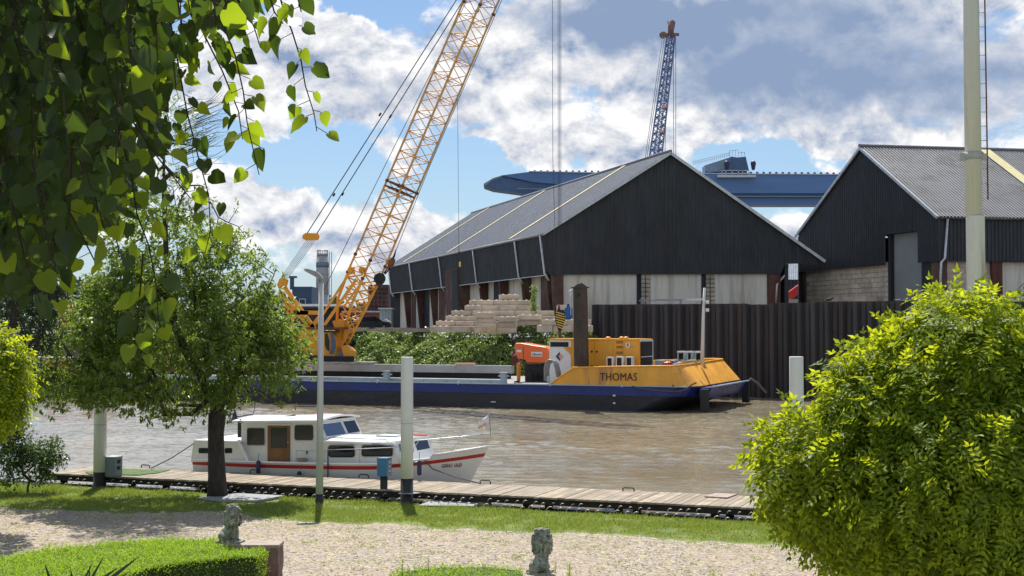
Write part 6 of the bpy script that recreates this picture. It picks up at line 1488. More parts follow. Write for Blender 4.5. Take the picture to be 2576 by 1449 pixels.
# ============================================================ PEDESTALS AND LION STATUES
YL = 20.0
def pedestal(x0, x1, xc0, ytop, Y, dep, label):
    a, b = P(x0,ytop,Y), P(x1,ytop,Y); t = thing('stone_pedestal', label, 'pedestal', ((a.x+b.x)/2,Y+dep/2,.2)); z = a.z
    mb = MB(); n_ = 9; nx_ = 12; vs = []
    for k in range(n_+1):
        zz = .2+(z-.03-.2)*k/n_
        for (x,y) in ((a.x,Y),(b.x,Y),(b.x,Y+dep),(a.x,Y+dep)): vs.append((x+.012*noise.noise(Vector((x*3,zz*6,y)))*2, y+.012*noise.noise(Vector((y*3,zz*6,5))), zz))
    mb.add(vs, [(4*k+i,4*k+(i+1)%4,4*k+4+(i+1)%4,4*k+4+i) for k in range(n_) for i in range(4)]); mb.build('brick_body', M['brickp'], t)
    mb = MB(); mb.box(((a.x+b.x)/2,Y+dep/2,z-.015),(b.x-a.x+.03,dep+.03,.05)); cp = mb.build('coping', M['coping'], t); bv = cp.modifiers.new('bevel','BEVEL'); bv.width = .012; bv.segments = 2
    return z
z1p = pedestal(556, 700, 0, 1372, YL, .42, 'pink brown brick pedestal with a pale coping at the corner of the left hedge')
z2p = pedestal(1318, 1424, 0, 1452, 18.6, .55, 'low brick pedestal hidden behind the small middle hedge')
def lion(base, k, rz, label, tilt=0):
    """seated lion, faces local +x; k = height in metres"""
    t = thing('lion_statue', label, 'statue', base); ca, sa = math.cos(rz), math.sin(rz)
    def L(x, y, z): return Vector(base)+Vector((x*ca-y*sa, x*sa+y*ca, z))*k
    def segs(l): return [(L(*a), L(*b), r0*k, r1*k) for a, b, r0, r1 in l]
    bs = [((-.20,0,.17),(-.02,0,.36),.155,.135),((-.02,0,.36),(.06,0,.58),.15,.155),((.06,0,.58),(.05,0,.78),.155,.14),   # trunk, chest, neck
          ((.06,0,.84),(.15,0,.85),.105,.085),((.15,0,.84),(.245,0,.81),.07,.052),((.15,0,.80),(.225,0,.775),.05,.04),     # skull, muzzle, jaw
          ((.22,0,.85),(.25,0,.835),.025,.022),
          ((.09,-.085,.42),(.12,-.09,.22),.06,.045),((.12,-.09,.22),(.125,-.09,.05),.045,.042),((.13,-.09,.035),(.20,-.09,.03),.042,.036),
          ((.09,.085,.42),(.12,.09,.22),.06,.045),((.12,.09,.22),(.125,.09,.05),.045,.042),((.13,.09,.035),(.20,.09,.03),.042,.036),
          ((-.20,-.12,.16),(-.10,-.15,.15),.115,.085),((-.20,.12,.16),(-.10,.15,.15),.115,.085),((-.10,-.16,.14),(-.16,-.16,.04),.06,.045),((-.10,.16,.14),(-.16,.16,.04),.06,.045),
          ((-.14,-.16,.035),(.02,-.17,.03),.042,.035),((-.14,.16,.035),(.02,.17,.03),.042,.035),
          ((-.32,0,.06),(-.33,.10,.05),.035,.03),((-.33,.10,.05),(-.22,.25,.04),.03,.028),((-.22,.25,.04),(-.14,.27,.045),.045,.03),
          ((.03,-.085,.925),(.035,-.095,.955),.032,.024),((.03,.085,.925),(.035,.095,.955),.032,.024)]
    b = figure('body', t, M['statue'], segs(bs), .011*k/.55, 2)
    # mane of thick locks
    mb = MB(); rr_ = random.Random(5)
    for i in range(170):
        a = rr_.uniform(-2.75, 2.75)+math.pi; h = rr_.uniform(.48, .93); rad = .20 if .55 < h < .80 else (.165 if h < .8 else .15)
        x0_, y0_ = .045+math.cos(a)*rad, math.sin(a)*rad*1.05
        if math.cos(a) > .72 and h > .70: continue
        dz = rr_.uniform(.09,.17); o_ = rr_.uniform(1.0,1.16)
        mb.capsule(L(x0_,y0_,h+.03), L(.045+math.cos(a)*rad*o_, math.sin(a)*rad*1.05*o_, h-dz), .028*k, .014*k, 6)
    for i in range(16):
        a = i/16*6.283; mb.capsule(L(.03+.03*math.cos(a),.05*math.sin(a),.955), L(.02+.10*math.cos(a)-.02,.12*math.sin(a),.86), .025*k, .02*k, 6)
    o = mb.build('mane', M['statue'], t); r = o.modifiers.new('remesh','REMESH'); r.mode = 'VOXEL'; r.voxel_size = .009*k/.55; r.use_smooth_shade = True
    mb = MB()
    for s_ in (-1,1): mb.ball(L(.205,.045*s_,.865), .013*k, 8, 6)
    mb.build('eye', M['statue'], t)
    mb = MB(); mb.box(L(-.03,0,-.005), (.62*k,.46*k,.04), rz); mb.build('plinth', M['statue'], t)
c = P(582,1372,YL+.2); lion((c.x, YL+.2, z1p+.02), .575, R(-14), 'weathered grey seated lion statue facing right on the left brick pedestal')
c = P(1362,1440,18.9); lion((c.x, 18.9, z2p+.02), .62, R(72), 'weathered grey seated lion statue seen from behind at the bottom centre')
# ============================================================ VEGETATION
def rv(): 
    z = rnd.uniform(-1,1); a = rnd.uniform(0,6.2832); r = math.sqrt(1-z*z); return Vector((r*math.cos(a), r*math.sin(a), z))
def kite(mb, p, d, nrm, L_, W_, fold=.25):
    """one leaf: two triangles folded on the midrib"""
    sd_ = d.cross(nrm)
    if sd_.length < 1e-4: sd_ = Vector((1,0,0))
    sd_.normalize(); nn = sd_.cross(d); m_ = p + d*L_*.45
    o = len(mb.v); mb.v.extend([tuple(p), tuple(m_+sd_*W_/2+nn*W_*fold), tuple(p+d*L_), tuple(m_-sd_*W_/2+nn*W_*fold)])
    mb.f.append([o,o+1,o+2]); mb.f.append([o,o+2,o+3]); mb.sm += [False]*2; mb.mi += [0]*2
def grow(trunk, attract, step=.4):
    """nodes: list of [pos, parent, weight]; joins every attractor to its nearest node"""
    nodes = [[Vector(p), i-1, 0] for i, p in enumerate(trunk)]
    base = nodes[len(nodes)//2][0]; attract = sorted(attract, key=lambda a: min((a-n_[0]).length for n_ in nodes)); tips = []
    for a in attract:
        best = min(range(1,len(nodes)), key=lambda i: (a-nodes[i][0]).length + (.25 if nodes[i][0].z > a.z+.3 else 0)); q = nodes[best][0]; L_ = (a-q).length; n_ = max(1, int(L_/step)); par = best
        for k in range(1, n_+1):
            f = k/n_; pos = q*(1-f)+a*f + rv()*L_*.05*math.sin(3.14*f) + Vector((0,0,.07*L_*math.sin(3.14*f)))
            nodes.append([pos, par, 0]); par = len(nodes)-1
        tips.append(par)
    for i in range(len(nodes)-1, 0, -1):
        nodes[i][2] += 1
        if nodes[i][1] >= 0: nodes[nodes[i][1]][2] += nodes[i][2]
    return nodes, tips
def branch_mesh(nodes, ntr, k=.0075, trunk_r=None):
    mb = MB(); rad = lambda i: k*math.sqrt(max(1,nodes[i][2]))
    if trunk_r: mb.tube([nodes[i][0] for i in range(ntr)], trunk_r, 14)
    for i in range(ntr, len(nodes)):
        p = nodes[i][1]; r0 = min(rad(p), rad(i)*1.4+.004); mb.tube([nodes[p][0], nodes[i][0]], [r0, rad(i)], 5 if rad(i) < .03 else 8, False)
    return mb
def ell(cx, cy, rx, ry, Y, dep, n, shell=.5):
    c = P(cx,cy,Y); k = Y/F; out = []
    while len(out) < n:
        v = rv()*rnd.uniform(shell,1)**.6
        out.append(Vector((c.x+v.x*rx*k, c.y+v.y*dep, c.z+v.z*ry*k)))
    return out
def cluster(mb, p, n, L_, W_, droop=.5, out=None):
    for k in range(n):
        d = rv(); d = (d + Vector((0,0,-droop)) + (out*.5 if out else Vector((0,0,0)))).normalized(); kite(mb, p+rv()*L_*.25, d, (rv()+Vector((0,0,1.2))).normalized(), L_*rnd.uniform(.6,1.15), W_*rnd.uniform(.7,1.1))
# ---- the big tree in the middle left
YT = 36.0
def T(x,y,dy=0): return P(x,y,YT+dy)
tr = thing('broadleaf_tree', 'wide spreading broadleaf tree with a dark leaning trunk in the grass before the cruiser', 'tree', (T(547,1250).x,YT,.2))
trunk = [Vector((T(547,1250).x,YT,.1)), T(546,1200), T(544,1140), T(543,1090), T(546,1050), T(549,1030)]
tk_r = [.29,.235,.215,.21,.23,.21]
A1 = [T(560,1010,.1), T(578,985,.1), T(592,950,.1), T(606,900,.2), T(618,850,.2)]
A2 = [T(530,1000,-.2), T(505,950,-.4), T(470,890,-.5), T(440,820,-.5), T(425,740,-.4), T(418,650,-.2), T(415,550,0), T(412,450,0), T(412,360,0)]
att = ell(430,860,325,200,YT,2.6,230) + ell(590,740,105,150,YT,1.8,70) + ell(420,600,165,170,YT,1.9,95) + ell(415,350,105,170,YT,1.3,70,.2) + ell(240,950,140,90,YT,2.0,45) + ell(690,940,100,90,YT,1.6,45) + ell(620,1030,60,25,YT,1.2,10) + ell(400,1030,70,30,YT,1.2,10)
att += [T(640,590,.2), T(655,620), T(620,600), T(645,660), T(600,570), T(670,640), T(690,690), T(575,560), T(600,520)]
pre = [p for p in trunk]
nodes = [[p, i-1, 0] for i, p in enumerate(trunk)]
def grow2(nodes, attract, step, lift=.07):
    tips = []; st0 = 4
    attract = sorted(attract, key=lambda a: min((a-n_[0]).length for n_ in nodes[st0:]))
    for a in attract:
        best = min(range(st0,len(nodes)), key=lambda i: (a-nodes[i][0]).length); q = nodes[best][0]; L_ = (a-q).length; n_ = max(1,int(L_/step)); par = best
        for k in range(1,n_+1):
            f = k/n_; nodes.append([q*(1-f)+a*f + rv()*L_*.05*math.sin(3.14*f) + Vector((0,0,lift*L_*math.sin(3.14*f))), par, 0]); par = len(nodes)-1
        tips.append(par)
    for i in range(len(nodes)-1,0,-1):
        nodes[i][2] += 1; nodes[nodes[i][1]][2] += nodes[i][2]
    return tips
last = len(nodes)-1; par = last
for p in A1: nodes.append([p, par, 0]); par = len(nodes)-1
par = last
for p in A2: nodes.append([p, par, 0]); par = len(nodes)-1
tips = grow2(nodes, att, .35)
branch_mesh(nodes, 6, .0062, tk_r).build('trunk', M['bark'], tr)
mb = MB(); cc_ = T(430,760)
for i in range(15, len(nodes)):
    if nodes[i][2] > 14: continue
    p = nodes[i][0]; top_ = p.z > T(0,500).z
    if noise.noise(p*1.1) < -.25 and rnd.random() < .6: continue
    for q in range(2 if not top_ else 3):
        o_ = (p-cc_).normalized(); cluster(mb, p + rv()*rnd.uniform(.05,.35), 6, .15 if not top_ else .09, .05 if not top_ else .024, .55, o_)
fat = [p for p in att[:479]] + ell(430,870,305,180,YT,2.3,320,.3) + ell(570,790,115,140,YT,1.8,100,.3) + ell(420,640,150,150,YT,1.6,110,.3) + ell(690,900,75,90,YT,1.2,50,.3) + ell(200,910,130,120,YT,1.6,130,.3) + ell(320,780,150,120,YT,1.6,110,.3) + ell(130,980,70,60,YT,1.0,40,.3)
for p in fat:
    if noise.noise(p*.8+Vector((5,1,2))) < -.16: continue
    top_ = p.z > T(0,480).z; o_ = (p-cc_).normalized()
    for q in range(8 if not top_ else 6): cluster(mb, p + Vector((rnd.gauss(0,.20),rnd.gauss(0,.20),rnd.gauss(0,.16))), 6, .18 if not top_ else .095, .066 if not top_ else .026, .6, o_)
mb.build('foliage', L_TREE, tr)
mb = MB()
for k in range(60):
    p = T(rnd.uniform(480,545), rnd.uniform(250,420), rnd.uniform(-.5,.5)); q = p + Vector((rnd.uniform(.2,.6),0,rnd.uniform(-.1,.4))); mb.tube([p-Vector((.5,0,.2)), p, q], [.010,.007,.003], 4, False)
mb.build('bare_twigs', M['twig'], tr)
# ---- dark evergreen at the far left
YE = 31.0; te = thing('evergreen_tree', 'dark dense evergreen tree at the left edge behind the hanging linden leaves', 'tree', (P(10,1100,YE).x,YE,.2))
trk = [Vector((P(-50,1200,YE).x,YE,.1)), P(-50,1090,YE), P(-40,1000,YE), P(20,900,YE), P(35,800,YE), P(40,700,YE)]
nodes, tips = grow(trk, ell(35,760,125,200,YE,1.6,170) + ell(20,500,130,160,YE,1.4,60), .35)
branch_mesh(nodes, 6, .006, [.16,.14,.13,.11,.08,.05]).build('trunk', M['bark'], te)
mb = MB()
for i in range(8,len(nodes)):
    if nodes[i][2] < 12:
        for q in range(8): cluster(mb, nodes[i][0]+rv()*rnd.uniform(.05,.4), 9, .13, .045, .2)
mb.build('foliage', L_DARK, te)
# ---- pinnate fronds
def frond(mb, p, d, nrm, L_, npair, lw, droop=.6, ll=None):
    d = d.normalized(); pos = Vector(p); st = L_/npair; ll = ll or lw*2.1; sd_ = d.cross(nrm).normalized()
    for k in range(npair):
        d = (d + Vector((0,0,-droop/npair))).normalized(); pos = pos + d*st; nn = sd_.cross(d).normalized()
        for s_ in (-1,1):
            ld_ = (sd_*s_*1.0 + d*.45 + nn*rnd.uniform(-.25,.25)).normalized(); kite(mb, pos, ld_, nn, ll*rnd.uniform(.85,1.1)*(1-.35*k/npair), lw, .12*s_)
    kite(mb, pos, d, sd_.cross(d), ll, lw, .1)
def robinia(name, label, lobes, Y, trunkpts, trr, nf, size, seed, frame=None):
    global rnd
    keep = rnd; rnd = random.Random(seed)
    t = thing(name, label, 'tree', (trunkpts[0].x, trunkpts[0].y, .2)); k = Y/F
    L = []
    for (cx,cy,rx,ry,dep) in lobes: c = P(cx,cy,Y); L.append((c, rx*k, dep, ry*k))
    cen = L[0][0]
    att = []
    for (c,a,b,h) in L: att += [c + Vector((v.x*a,v.y*b,v.z*h))*rnd.uniform(.55,.9) for v in [rv() for _ in range(26)]] if False else [c + Vector((v.x*a,v.y*b,v.z*h))*1.0 for v in [rv()*rnd.uniform(.5,.88) for _ in range(26)]]
    nodes, tips = grow(trunkpts, att, .16); branch_mesh(nodes, len(trunkpts), .0035, trr).build('trunk', M['bark'], t)
    mb = MB(); wts = [a*h+a*b+b*h for (c,a,b,h) in L]; tot = sum(wts)
    for (c,a,b,h), w_ in zip(L, wts):
        n_ = int(nf*w_/tot)
        for i in range(n_):
            v = rv(); rr_ = rnd.choice((1,1,1,.93,.86,.75,.6))*(1+.20*noise.noise(v*2.2+c)+.10*noise.noise(v*6+c)); 
            if i % 11 == 0: rr_ *= rnd.uniform(1.04,1.24)
            p = c + Vector((v.x*a,v.y*b,v.z*h))*rr_
            inside = False
            for (c2,a2,b2,h2) in L:
                if c2 is not c:
                    q = p-c2
                    if (q.x/a2)**2+(q.y/b2)**2+(q.z/h2)**2 < .6: inside = True
            if inside: continue
            if noise.noise(p*4.5) < -.33: continue
            nr = Vector((v.x/a,v.y/b,v.z/h)).normalized(); dd = (nr*.7 + rv()*.75 + Vector((0,0,.25*max(0,v.z)-.25))).normalized()
            frond(mb, p-dd*size*.6, dd, (nr+rv()*.35+Vector((0,0,.5))).normalized(), size*rnd.uniform(.7,1.25), 6, size*.078, .95, size*.235)
    for (c,a,b,h), w_ in zip(L, wts):
        for i in range(int(nf*.9*w_/tot)):
            v = rv(); p = c + Vector((v.x*a,v.y*b,v.z*h))*rnd.uniform(.35,.85); dd = (v*.6+rv()*.8).normalized(); frond(mb, p, dd, (v+rv()*.5+Vector((0,0,.5))).normalized(), size, 5, size*.13, .8, size*.27)
    mb.build('foliage', L_ROB, t); rnd = keep
YR = 12.0
def Rb(x,y): return P(x,y,YR)
robinia('globe_tree', 'big round yellow green leafy tree filling the lower right corner, feathery pinnate leaves', [(2400,1190,390,310,1.35),(2420,905,180,180,.8),(2250,960,110,110,.6),(2250,1020,185,145,.8),(2590,980,165,150,.8),(2060,1180,150,150,.7),(2190,1280,180,150,.85),(2450,1390,310,220,1.2)],
        YR, [Vector((Rb(2330,1449).x,YR,.1)), Vector((Rb(2330,1449).x,YR,1.2)), Vector((Rb(2335,1449).x,YR,2.3)), Rb(2340,1300), Rb(2345,1180)], [.09,.075,.07,.06,.04], 10500, .31, 11)
YR2 = 15.5
robinia('globe_tree', 'bright yellow green feathery tree crown cut by the left edge of the picture', [(-75,950,145,125,.65),(-30,890,75,60,.4),(-50,1010,105,70,.5)],
        YR2, [Vector((P(-60,1449,YR2).x,YR2,.1)), Vector((P(-60,1400,YR2).x,YR2,1.5)), P(-58,1150,YR2), P(-56,1050,YR2), P(-60,980,YR2)], [.07,.06,.055,.05,.03], 2300, .25, 12)
# ---- small leafy bush bottom left
YBu = 37.0; tb = thing('shrub', 'small loose green shrub on the grass at the left edge by the jetty end', 'shrub', P(70,1215,YBu))
b0 = Vector((P(70,1215,YBu).x,YBu,.15)); tr0 = [b0, b0+Vector((0,0,.2)), b0+Vector((.05,0,.4))]
nodes, tips = grow(tr0, ell(20,1150,85,75,YBu,.7,110,.1)+ell(105,1155,60,62,YBu,.6,90,.1)+ell(30,1085,45,40,YBu,.4,40,.1), .15)
branch_mesh(nodes, 3, .003, [.03,.03,.03]).build('stems', M['twig'], tb); mb = MB()
for i in range(3,len(nodes)):
    for q in range(15): cluster(mb, nodes[i][0]+rv()*.16, 3, .065, .055, .1)
mb.build('foliage', L_BUSH, tb)
# ---- hanging linden in the upper left
tl = thing('linden_tree', 'linden tree with dark and back lit heart shaped leaves hanging in the upper left corner', 'tree', (-4.6,5.2,.2))
HL = [(0,.06),(0,.38),(0,.72),(0,1.06)]; HS = [(.16,-.04),(.36,.0),(.49,.18),(.51,.40),(.40,.64),(.20,.86)]
def heart(mb, p, d, nrm, S, curl=.2):
    sd_ = d.cross(nrm)
    if sd_.length < 1e-4: return
    sd_.normalize(); nn = sd_.cross(d).normalized(); o = len(mb.v); fold = rnd.uniform(-.1,.8); cu = rnd.uniform(-.3,.9); wsc = rnd.uniform(.62,1.05)
    def pt(x, y): return tuple(p + sd_*x*S*wsc + d*(y*S) + nn*S*(fold*abs(x) - cu*y*y*.5))
    mb.v.extend([pt(*q) for q in HL]); js = [(x*(1+rnd.uniform(-.12,.10)), y+rnd.uniform(-.03,.03)) for x,y in HS]; jr = [(-x*(1+rnd.uniform(-.14,.10)), y+rnd.uniform(-.04,.04)) for x,y in HS]
    mb.v.extend([pt(*q) for q in js]); mb.v.extend([pt(*q) for q in jr])
    for b, rev in ((o+4,False),(o+10,True)):
        for f_ in ((o,b,b+1),(o,b+1,b+2),(o,b+2,o+1),(o+1,b+2,b+3),(o+1,b+3,b+4,o+2),(o+2,b+4,b+5),(o+2,b+5,o+3)):
            mb.f.append(list(f_[::-1] if rev else f_)); mb.sm.append(True); mb.mi.append(0)
lf = MB(); tw = MB()
litf = MB()
def spray(pts, every=.055, size=.075, r=.0035, jit=.03, start=0, lit_share=.0):
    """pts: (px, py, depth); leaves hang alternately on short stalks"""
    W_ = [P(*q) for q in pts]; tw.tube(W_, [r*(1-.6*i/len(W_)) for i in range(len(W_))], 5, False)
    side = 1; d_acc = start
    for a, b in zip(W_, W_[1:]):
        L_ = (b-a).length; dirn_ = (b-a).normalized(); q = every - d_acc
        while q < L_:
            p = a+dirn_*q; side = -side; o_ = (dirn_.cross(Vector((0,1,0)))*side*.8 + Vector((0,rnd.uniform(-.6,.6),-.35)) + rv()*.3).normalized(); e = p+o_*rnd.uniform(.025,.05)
            tw.tube([p,e], .0013, 4, False); d = (o_*.6+Vector((0,0,-.8))+rv()*.55).normalized(); n_ = (Vector((rnd.uniform(-1,1)*.8,-1 if rnd.random()<.8 else 1,rnd.uniform(-.1,.9)))+rv()*.4).normalized(); heart(litf if rnd.random() < lit_share else lf, e, d, n_, size*rnd.uniform(.6,1.15)); q += every*rnd.uniform(.7,1.3)
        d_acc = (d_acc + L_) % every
D0 = 4.7
for s_ in ([(690,-60,D0),(712,20,D0),(735,80,D0),(757,150,D0),(768,215,D0),(790,285,D0),(797,330,D0)], [(665,-60,4.5),(690,30,4.5),(712,60,4.5)],
           [(600,-60,4.9),(612,10,4.9),(640,70,4.9),(655,120,4.9)], [(740,-80,4.4),(745,-20,4.4),(758,30,4.4)],
           [(520,-40,4.8),(560,60,4.8),(592,140,4.8),(612,230,4.8),(622,310,4.8),(640,390,4.8),(652,440,4.8)],
           [(500,60,5.0),(560,180,5.0),(600,280,5.0),(610,350,5.0)], [(430,60,5.0),(450,170,5.0),(470,280,5.0),(500,400,5.0),(525,490,5.0),(530,580,5.0),(515,640,5.0)],
           [(330,300,4.8),(400,400,4.8),(440,450,4.8),(480,500,4.8)], [(300,330,4.6),(330,440,4.6),(345,540,4.6),(375,620,4.6),(392,710,4.6),(398,790,4.6),(404,850,4.6)],
           [(360,640,4.6),(352,740,4.6),(345,830,4.6),(350,900,4.6)], [(200,400,4.4),(240,520,4.4),(290,580,4.4),(300,640,4.4)], [(100,400,4.3),(130,560,4.3),(140,700,4.3),(130,780,4.3)],
           [(30,500,4.2),(60,640,4.2),(90,720,4.2),(110,790,4.2)], [(160,500,4.7),(220,620,4.7),(250,680,4.7)], [(560,-40,4.5),(620,20,4.5),(640,50,4.5)]):
    spray(s_, .042, .070, lit_share=.62)
BND = [(0,770),(60,770),(120,740),(200,650),(300,570),(380,450),(440,340),(500,220),(560,110),(640,20),(700,-60)]
def bnd(x):
    for (a,b),(c,d) in zip(BND,BND[1:]):
        if a <= x <= c: return b+(d-b)*(x-a)/(c-a)
    return 770 if x < 0 else -60
n_ = 0
while n_ < 250:
    x = rnd.uniform(-160,640); yb = bnd(x) - abs(rnd.gauss(0,60)); L_ = rnd.uniform(140,300); y0 = rnd.uniform(-240, yb-L_)if yb-L_ > -240 else -240
    if x > 330 and rnd.random() < .62: continue
    Yd = rnd.uniform(3.9,6.6); dx = rnd.uniform(-10,70); spray([(x-dx,y0,Yd),(x-dx*.5,y0+L_*.5,Yd),(x,min(yb,y0+L_),Yd)], .045, .078, lit_share=.06 if x < 300 else .22); n_ += 1
# unseen leaves added above and behind the view to shade the hanging ones
for k in range(12000):
    x, y, z = rnd.uniform(-5.2,-1.0), rnd.uniform(4.0,12.0), rnd.uniform(5.9,8.4) + 0
    if x > -1.3 and rnd.random() < .6: continue
    if CX + F*x/y > 560 or (CY - F*(z-H-y*math.tan(TH))/y > -30 and CX+F*x/y > 250): continue
    heart(lf, Vector((x,y,z)), (Vector((0,0,-.7))+rv()).normalized(), (Vector((0,-.2,1))+rv()*.7).normalized(), rnd.uniform(.09,.13))
for k in range(3600):
    px = rnd.uniform(-260,420); yb = bnd(px)-rnd.uniform(50,900); Y = rnd.uniform(6.4,9.5)
    if px > 240 and rnd.random() < .6: continue
    heart(lf, P(px,yb,Y), (Vector((0,0,-.8))+rv()*.7).normalized(), (Vector((0,-1,.2))+rv()*.8).normalized(), rnd.uniform(.07,.12))
for k in range(5000):  # unseen leaves added overhead to dim the skylight on the hanging ones
    x, y, z = rnd.uniform(-7,-.6), rnd.uniform(-3.5,4.2), rnd.uniform(6.6,8.6)
    heart(lf, Vector((x,y,z)), (Vector((0,0,-.7))+rv()).normalized(), (Vector((0,-.2,1))+rv()*.7).normalized(), rnd.uniform(.10,.14))
lf.build('foliage', L_LIN, tl); litf.build('sunlit_foliage', L_SUNLIT, tl); tw.build('twigs', M['bark'], tl)  # bright fringe leaves carry painted sunlight, the rest painted shade
mb = MB(); mb.tube([(-4.6,5.2,.1),(-4.6,5.2,2.5),(-4.4,5.2,5),(-4.1,5.4,7.5)], [.32,.26,.22,.15], 14)
for a,b,c,r_ in (((-4.4,5.2,5.2),(-3.2,5.3,6.8),(-1.9,5.6,7.3),.10),((-4.3,5.3,6.2),(-3.0,6.0,7.6),(-1.6,6.8,7.9),.09),((-4.5,5.2,4.6),(-3.4,4.8,5.9),(-2.6,4.6,6.4),.07)): mb.tube([a,b,c], [r_,r_*.7,r_*.25], 9)
mb.build('trunk', M['bark'], tl)
# ---- clipped hedges
def hedge(name, label, poly, zt, nspr, seed):
    global rnd
    keep = rnd; rnd = random.Random(seed); pp = [G(x,y,zt) for x,y in poly]; cen = sum(pp, Vector())/len(pp); t = thing(name, label, 'hedge', (cen.x,cen.y,.2)); mb = MB()
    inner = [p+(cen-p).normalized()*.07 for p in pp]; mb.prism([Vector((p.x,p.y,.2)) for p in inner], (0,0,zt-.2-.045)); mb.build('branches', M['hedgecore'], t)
    mb = MB(); xs = [p.x for p in pp]; ys = [p.y for p in pp]
    def inside(x, y):
        r_ = False; j = len(pp)-1
        for i in range(len(pp)):
            if (pp[i].y > y) != (pp[j].y > y) and x < (pp[j].x-pp[i].x)*(y-pp[i].y)/(pp[j].y-pp[i].y)+pp[i].x: r_ = not r_
            j = i
        return r_
    c = 0
    while c < nspr:
        x, y = rnd.uniform(min(xs),max(xs)), rnd.uniform(min(ys),max(ys))
        if not inside(x, y): continue
        c += 1; tall = rnd.random() < .035; hgt = rnd.uniform(.04,.09) if not tall else rnd.uniform(.10,.19); b = Vector((x,y,zt-.07+.03*noise.noise(Vector((x*2,y*2,1))))); up = (Vector((0,0,1))+rv()*.25).normalized(); n2 = int(hgt/.012)
        for k in range(n2):
            o_ = rv(); o_.z = .5; kite(mb, b+up*hgt*k/n2, o_.normalized(), (Vector((0,0,1))+rv()*.5).normalized(), rnd.uniform(.020,.034), .017)
    per = [(pp[i],pp[(i+1)%len(pp)]) for i in range(len(pp))]
    for a, b in per:
        L_ = (b-a).length; nn = Vector(((b-a).y, -(b-a).x, 0)).normalized()
        if nn.dot(((a+b)/2-cen)) < 0: nn = -nn
        if nn.y > .5: continue
        for k in range(int(L_*1500)):
            f = rnd.random(); p = a*(1-f)+b*f; z = zt - rnd.random()**1.3*1.0; kite(mb, Vector((p.x,p.y,z))+nn*(rnd.uniform(-.07,.035)+.03*noise.noise(Vector((p.x*4,z*4,p.y*4)))), (nn*.7+rv()+Vector((0,0,.4))).normalized(), (nn+rv()*.6).normalized(), rnd.uniform(.022,.034), .015)
    mb.build('foliage', L_HEDGE, t); rnd = keep
hedge('clipped_hedge', 'wide low clipped hedge with a bright green top in the lower left corner', [(-80,1405),(0,1396),(200,1367),(380,1352),(540,1350),(566,1372),(600,1377),(672,1379),(655,1393),(560,1399),(480,1408),(385,1418),(325,1440),(285,1475),(-80,1640)], 1.50, 15000, 21)
hedge('clipped_hedge', 'small clipped hedge just reaching into the bottom edge below the second lion', [(965,1462),(1000,1429),(1100,1418),(1230,1417),(1310,1426),(1330,1447),(1440,1448),(1475,1475),(1440,1600),(975,1600)], 1.30, 5200, 22)
# tall weed stalks by the small hedge
for k,(x,y) in enumerate(((1010,1432),(1075,1430),(1395,1440),(1430,1443))):
    q = P(x,y,18.7+.1*k); t = thing('weed', ['leafy weed stalk sticking up from the left end of the small hedge','leafy weed stalk above the small hedge, second from its left end','leafy weed stalk right of the second lion statue','rightmost weed stalk beside the small hedge'][k], 'weed', q, 'weed stalks by the small hedge')
    mb = MB(); mb.tube([q-Vector((0,0,.5)), q+Vector((.02,0,.14))], .004, 5, False); mb.build('stalk', M['twig'], t); mb = MB()
    for j in range(60): kite(mb, q+Vector((0,0,rnd.uniform(-.45,.14))), (rv()+Vector((0,0,.5))).normalized(), rv(), .05, .014)
    mb.build('foliage', L_HEDGE, t)
# agave like plant
YA = 16.5; ta_ = thing('spiky_plant', 'dark spiky plant with long pointed leaves at the bottom left before the hedge', 'plant', P(215,1500,YA))
def spike(p, q, w, curl):
    mb = MB(); p, q = Vector(p), Vector(q); d = q-p; sd_ = d.cross(Vector((0,1,0))).normalized(); vs = []
    for i in range(9):
        f = i/8; c = p + d*f + Vector((0,0,-curl*f*f)); w_ = w*(1-f)**.7*(.7+.6*math.sin(f*2.4)); vs += [c-sd_*w_, c+Vector((0,.35*w_,-.4*w_)), c+sd_*w_]
    return mb.add(vs, [(3*i,3*i+1,3*i+4,3*i+3) for i in range(8)]+[(3*i+1,3*i+2,3*i+5,3*i+4) for i in range(8)], True)
for (x0,y0,x1,y1,w,cu) in ((205,1500,262,1398,.022,.0),(225,1500,352,1392,.03,.03),(200,1500,300,1418,.028,.04),(190,1500,235,1412,.02,.0),(185,1500,178,1425,.02,.02),(240,1500,330,1425,.022,.05),(140,1500,112,1420,.028,-.02),(225,1500,225,1420,.02,0)):
    o = spike(P(x0,y0,YA), P(x1,y1,YA), w, cu).build('leaf', L_AGAVE, ta_); sm_ = o.modifiers.new('thickness','SOLIDIFY'); sm_.thickness = .004
# ---- ivy and scrub on the far bank
mb = MB(); c = 0
while c < 42000:
    s = -rnd.uniform(-.3,38); f = rnd.random(); t = -5.2+6.0*f
    if s < -18.4 and f < .80: continue
    m1 = noise.noise(Vector((s*.45,t*.6,2))); m2 = noise.noise(Vector((s*1.3,t*1.5,7)))
    hi = .45*max(0,1-abs(s+5)/7) - .2*max(0,(s+2.5)/2.5)
    z = -.3+(YZ)*min(1,(.05+f)*1.05)**.8 + .55*m1+.30*m2+.25+hi*f + rnd.uniform(-.22,.08)
    if z < .1: continue
    p = qd.W(s, z, t-.25); L_ = rnd.uniform(.12,.24); kite(mb, p, (rv()+Vector((0,-.3,-.2))).normalized(), (Vector((0,-.5,.9))+rv()*.8).normalized(), L_, L_*.8, .15); c += 1
o = mb.build('bank_scrub', L_IVY, origin=(0,0,0)); o['kind'] = 'stuff'; o['label'] = 'dense leafy ivy and scrub covering the far bank behind the barge'; o['category'] = 'ivy'
mb = MB(); q0 = P(1238,834,92)
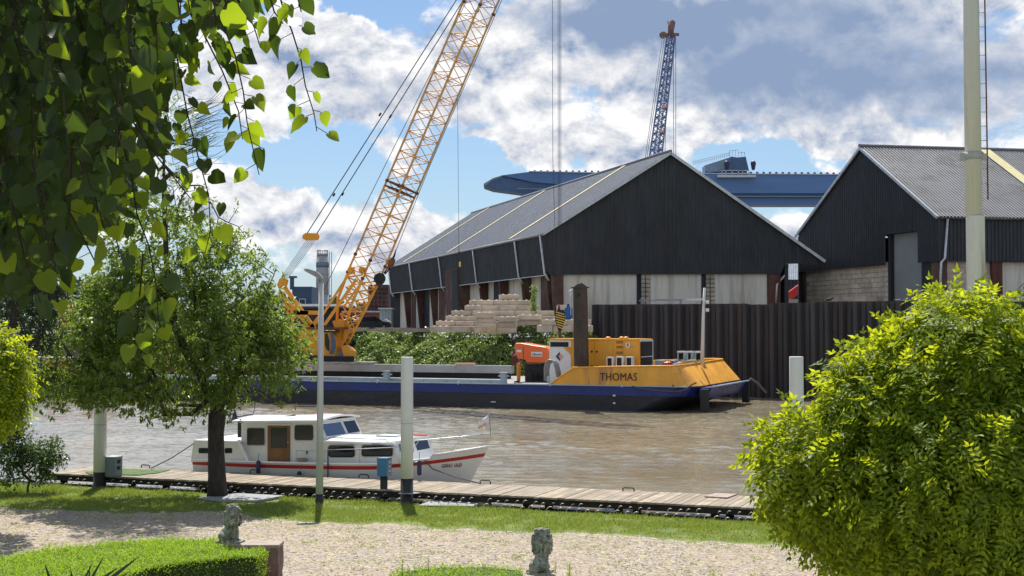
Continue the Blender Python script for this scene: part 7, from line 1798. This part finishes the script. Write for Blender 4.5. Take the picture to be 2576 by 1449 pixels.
for k in range(900):
    a = rnd.gauss(0,.55); b = rnd.random(); p = q0+Vector((a, rnd.uniform(-.5,.3), -.2+.55*b*max(0,1-abs(a)/1.3))); kite(mb, p, (rv()+Vector((0,0,.8))).normalized(), rv(), rnd.uniform(.1,.22), .02)
o = mb.build('dry_brush', M['tan']); tag(o, 'heap of dry straw coloured brush above the ivy before the block pile', 'brush', kind='stuff')
# small creeper on the warehouse column and weeds on wall
mb = MB(); q0 = P(1343,752,98)
for k in range(420): kite(mb, q0+Vector((rnd.gauss(0,.10),rnd.uniform(-.2,.2),rnd.uniform(-1.3,1.0))), rv(), rv(), .17, .12)
tag(mb.build('climbing_plant', L_IVY), 'green climber growing up a red brown warehouse column behind the blocks', 'plant')
# ---- far trees behind the yard, one mass
mb = MB()
for k in range(9000):
    px = rnd.uniform(-300,1000); top = 760 - 28*noise.noise(Vector((px*.006,0,4)))-20*noise.noise(Vector((px*.02,0,9))) - (35 if px < 500 else 0); top = max(top, 735) if px > 700 else top
    Y = rnd.uniform(300,330); y = top + (832-top)*rnd.random()**1.4; mb_p = P(px,y,Y); kite(mb, mb_p, rv(), (Vector((0,-.4,.8))+rv()*.7).normalized(), rnd.uniform(.9,1.9), 1.1, .15)
o = mb.build('distant_woods', L_FAR, origin=(0,0,0)); o['kind'] = 'stuff'; o['label'] = 'distant green line of trees behind the yard and the silo'; o['category'] = 'woods'
for k,(x0,x1,y0,lab,mm) in enumerate(((150,215,768,'brick house with an orange tiled roof glimpsed through the tree crown, on the left','orange'),(255,330,762,'second brick house with an orange roof glimpsed through the tree, to the right','orange'))):
    t = bld('brick_house', lab, 'house', x0, x1, y0+25, 210, 8, M['redcont']); a, b = P(x0-6,y0+25,209.5), P(x1+6,y0+25,209.5); zz = P(x0,y0,209.5).z
    mb = MB(); mb.prism([a,b,Vector((b.x,214,zz)),Vector((a.x,214,zz))], (0,.3,.3)); mb.build('roof', pbr('roof_tiles',(.45,.14,.05),.8), t)
    mb = MB(); q = P((x0+x1)/2,y0+33,209.9); mb.box(q,(1.4,.1,1.3)); mb.build('window', M['glass'], t)
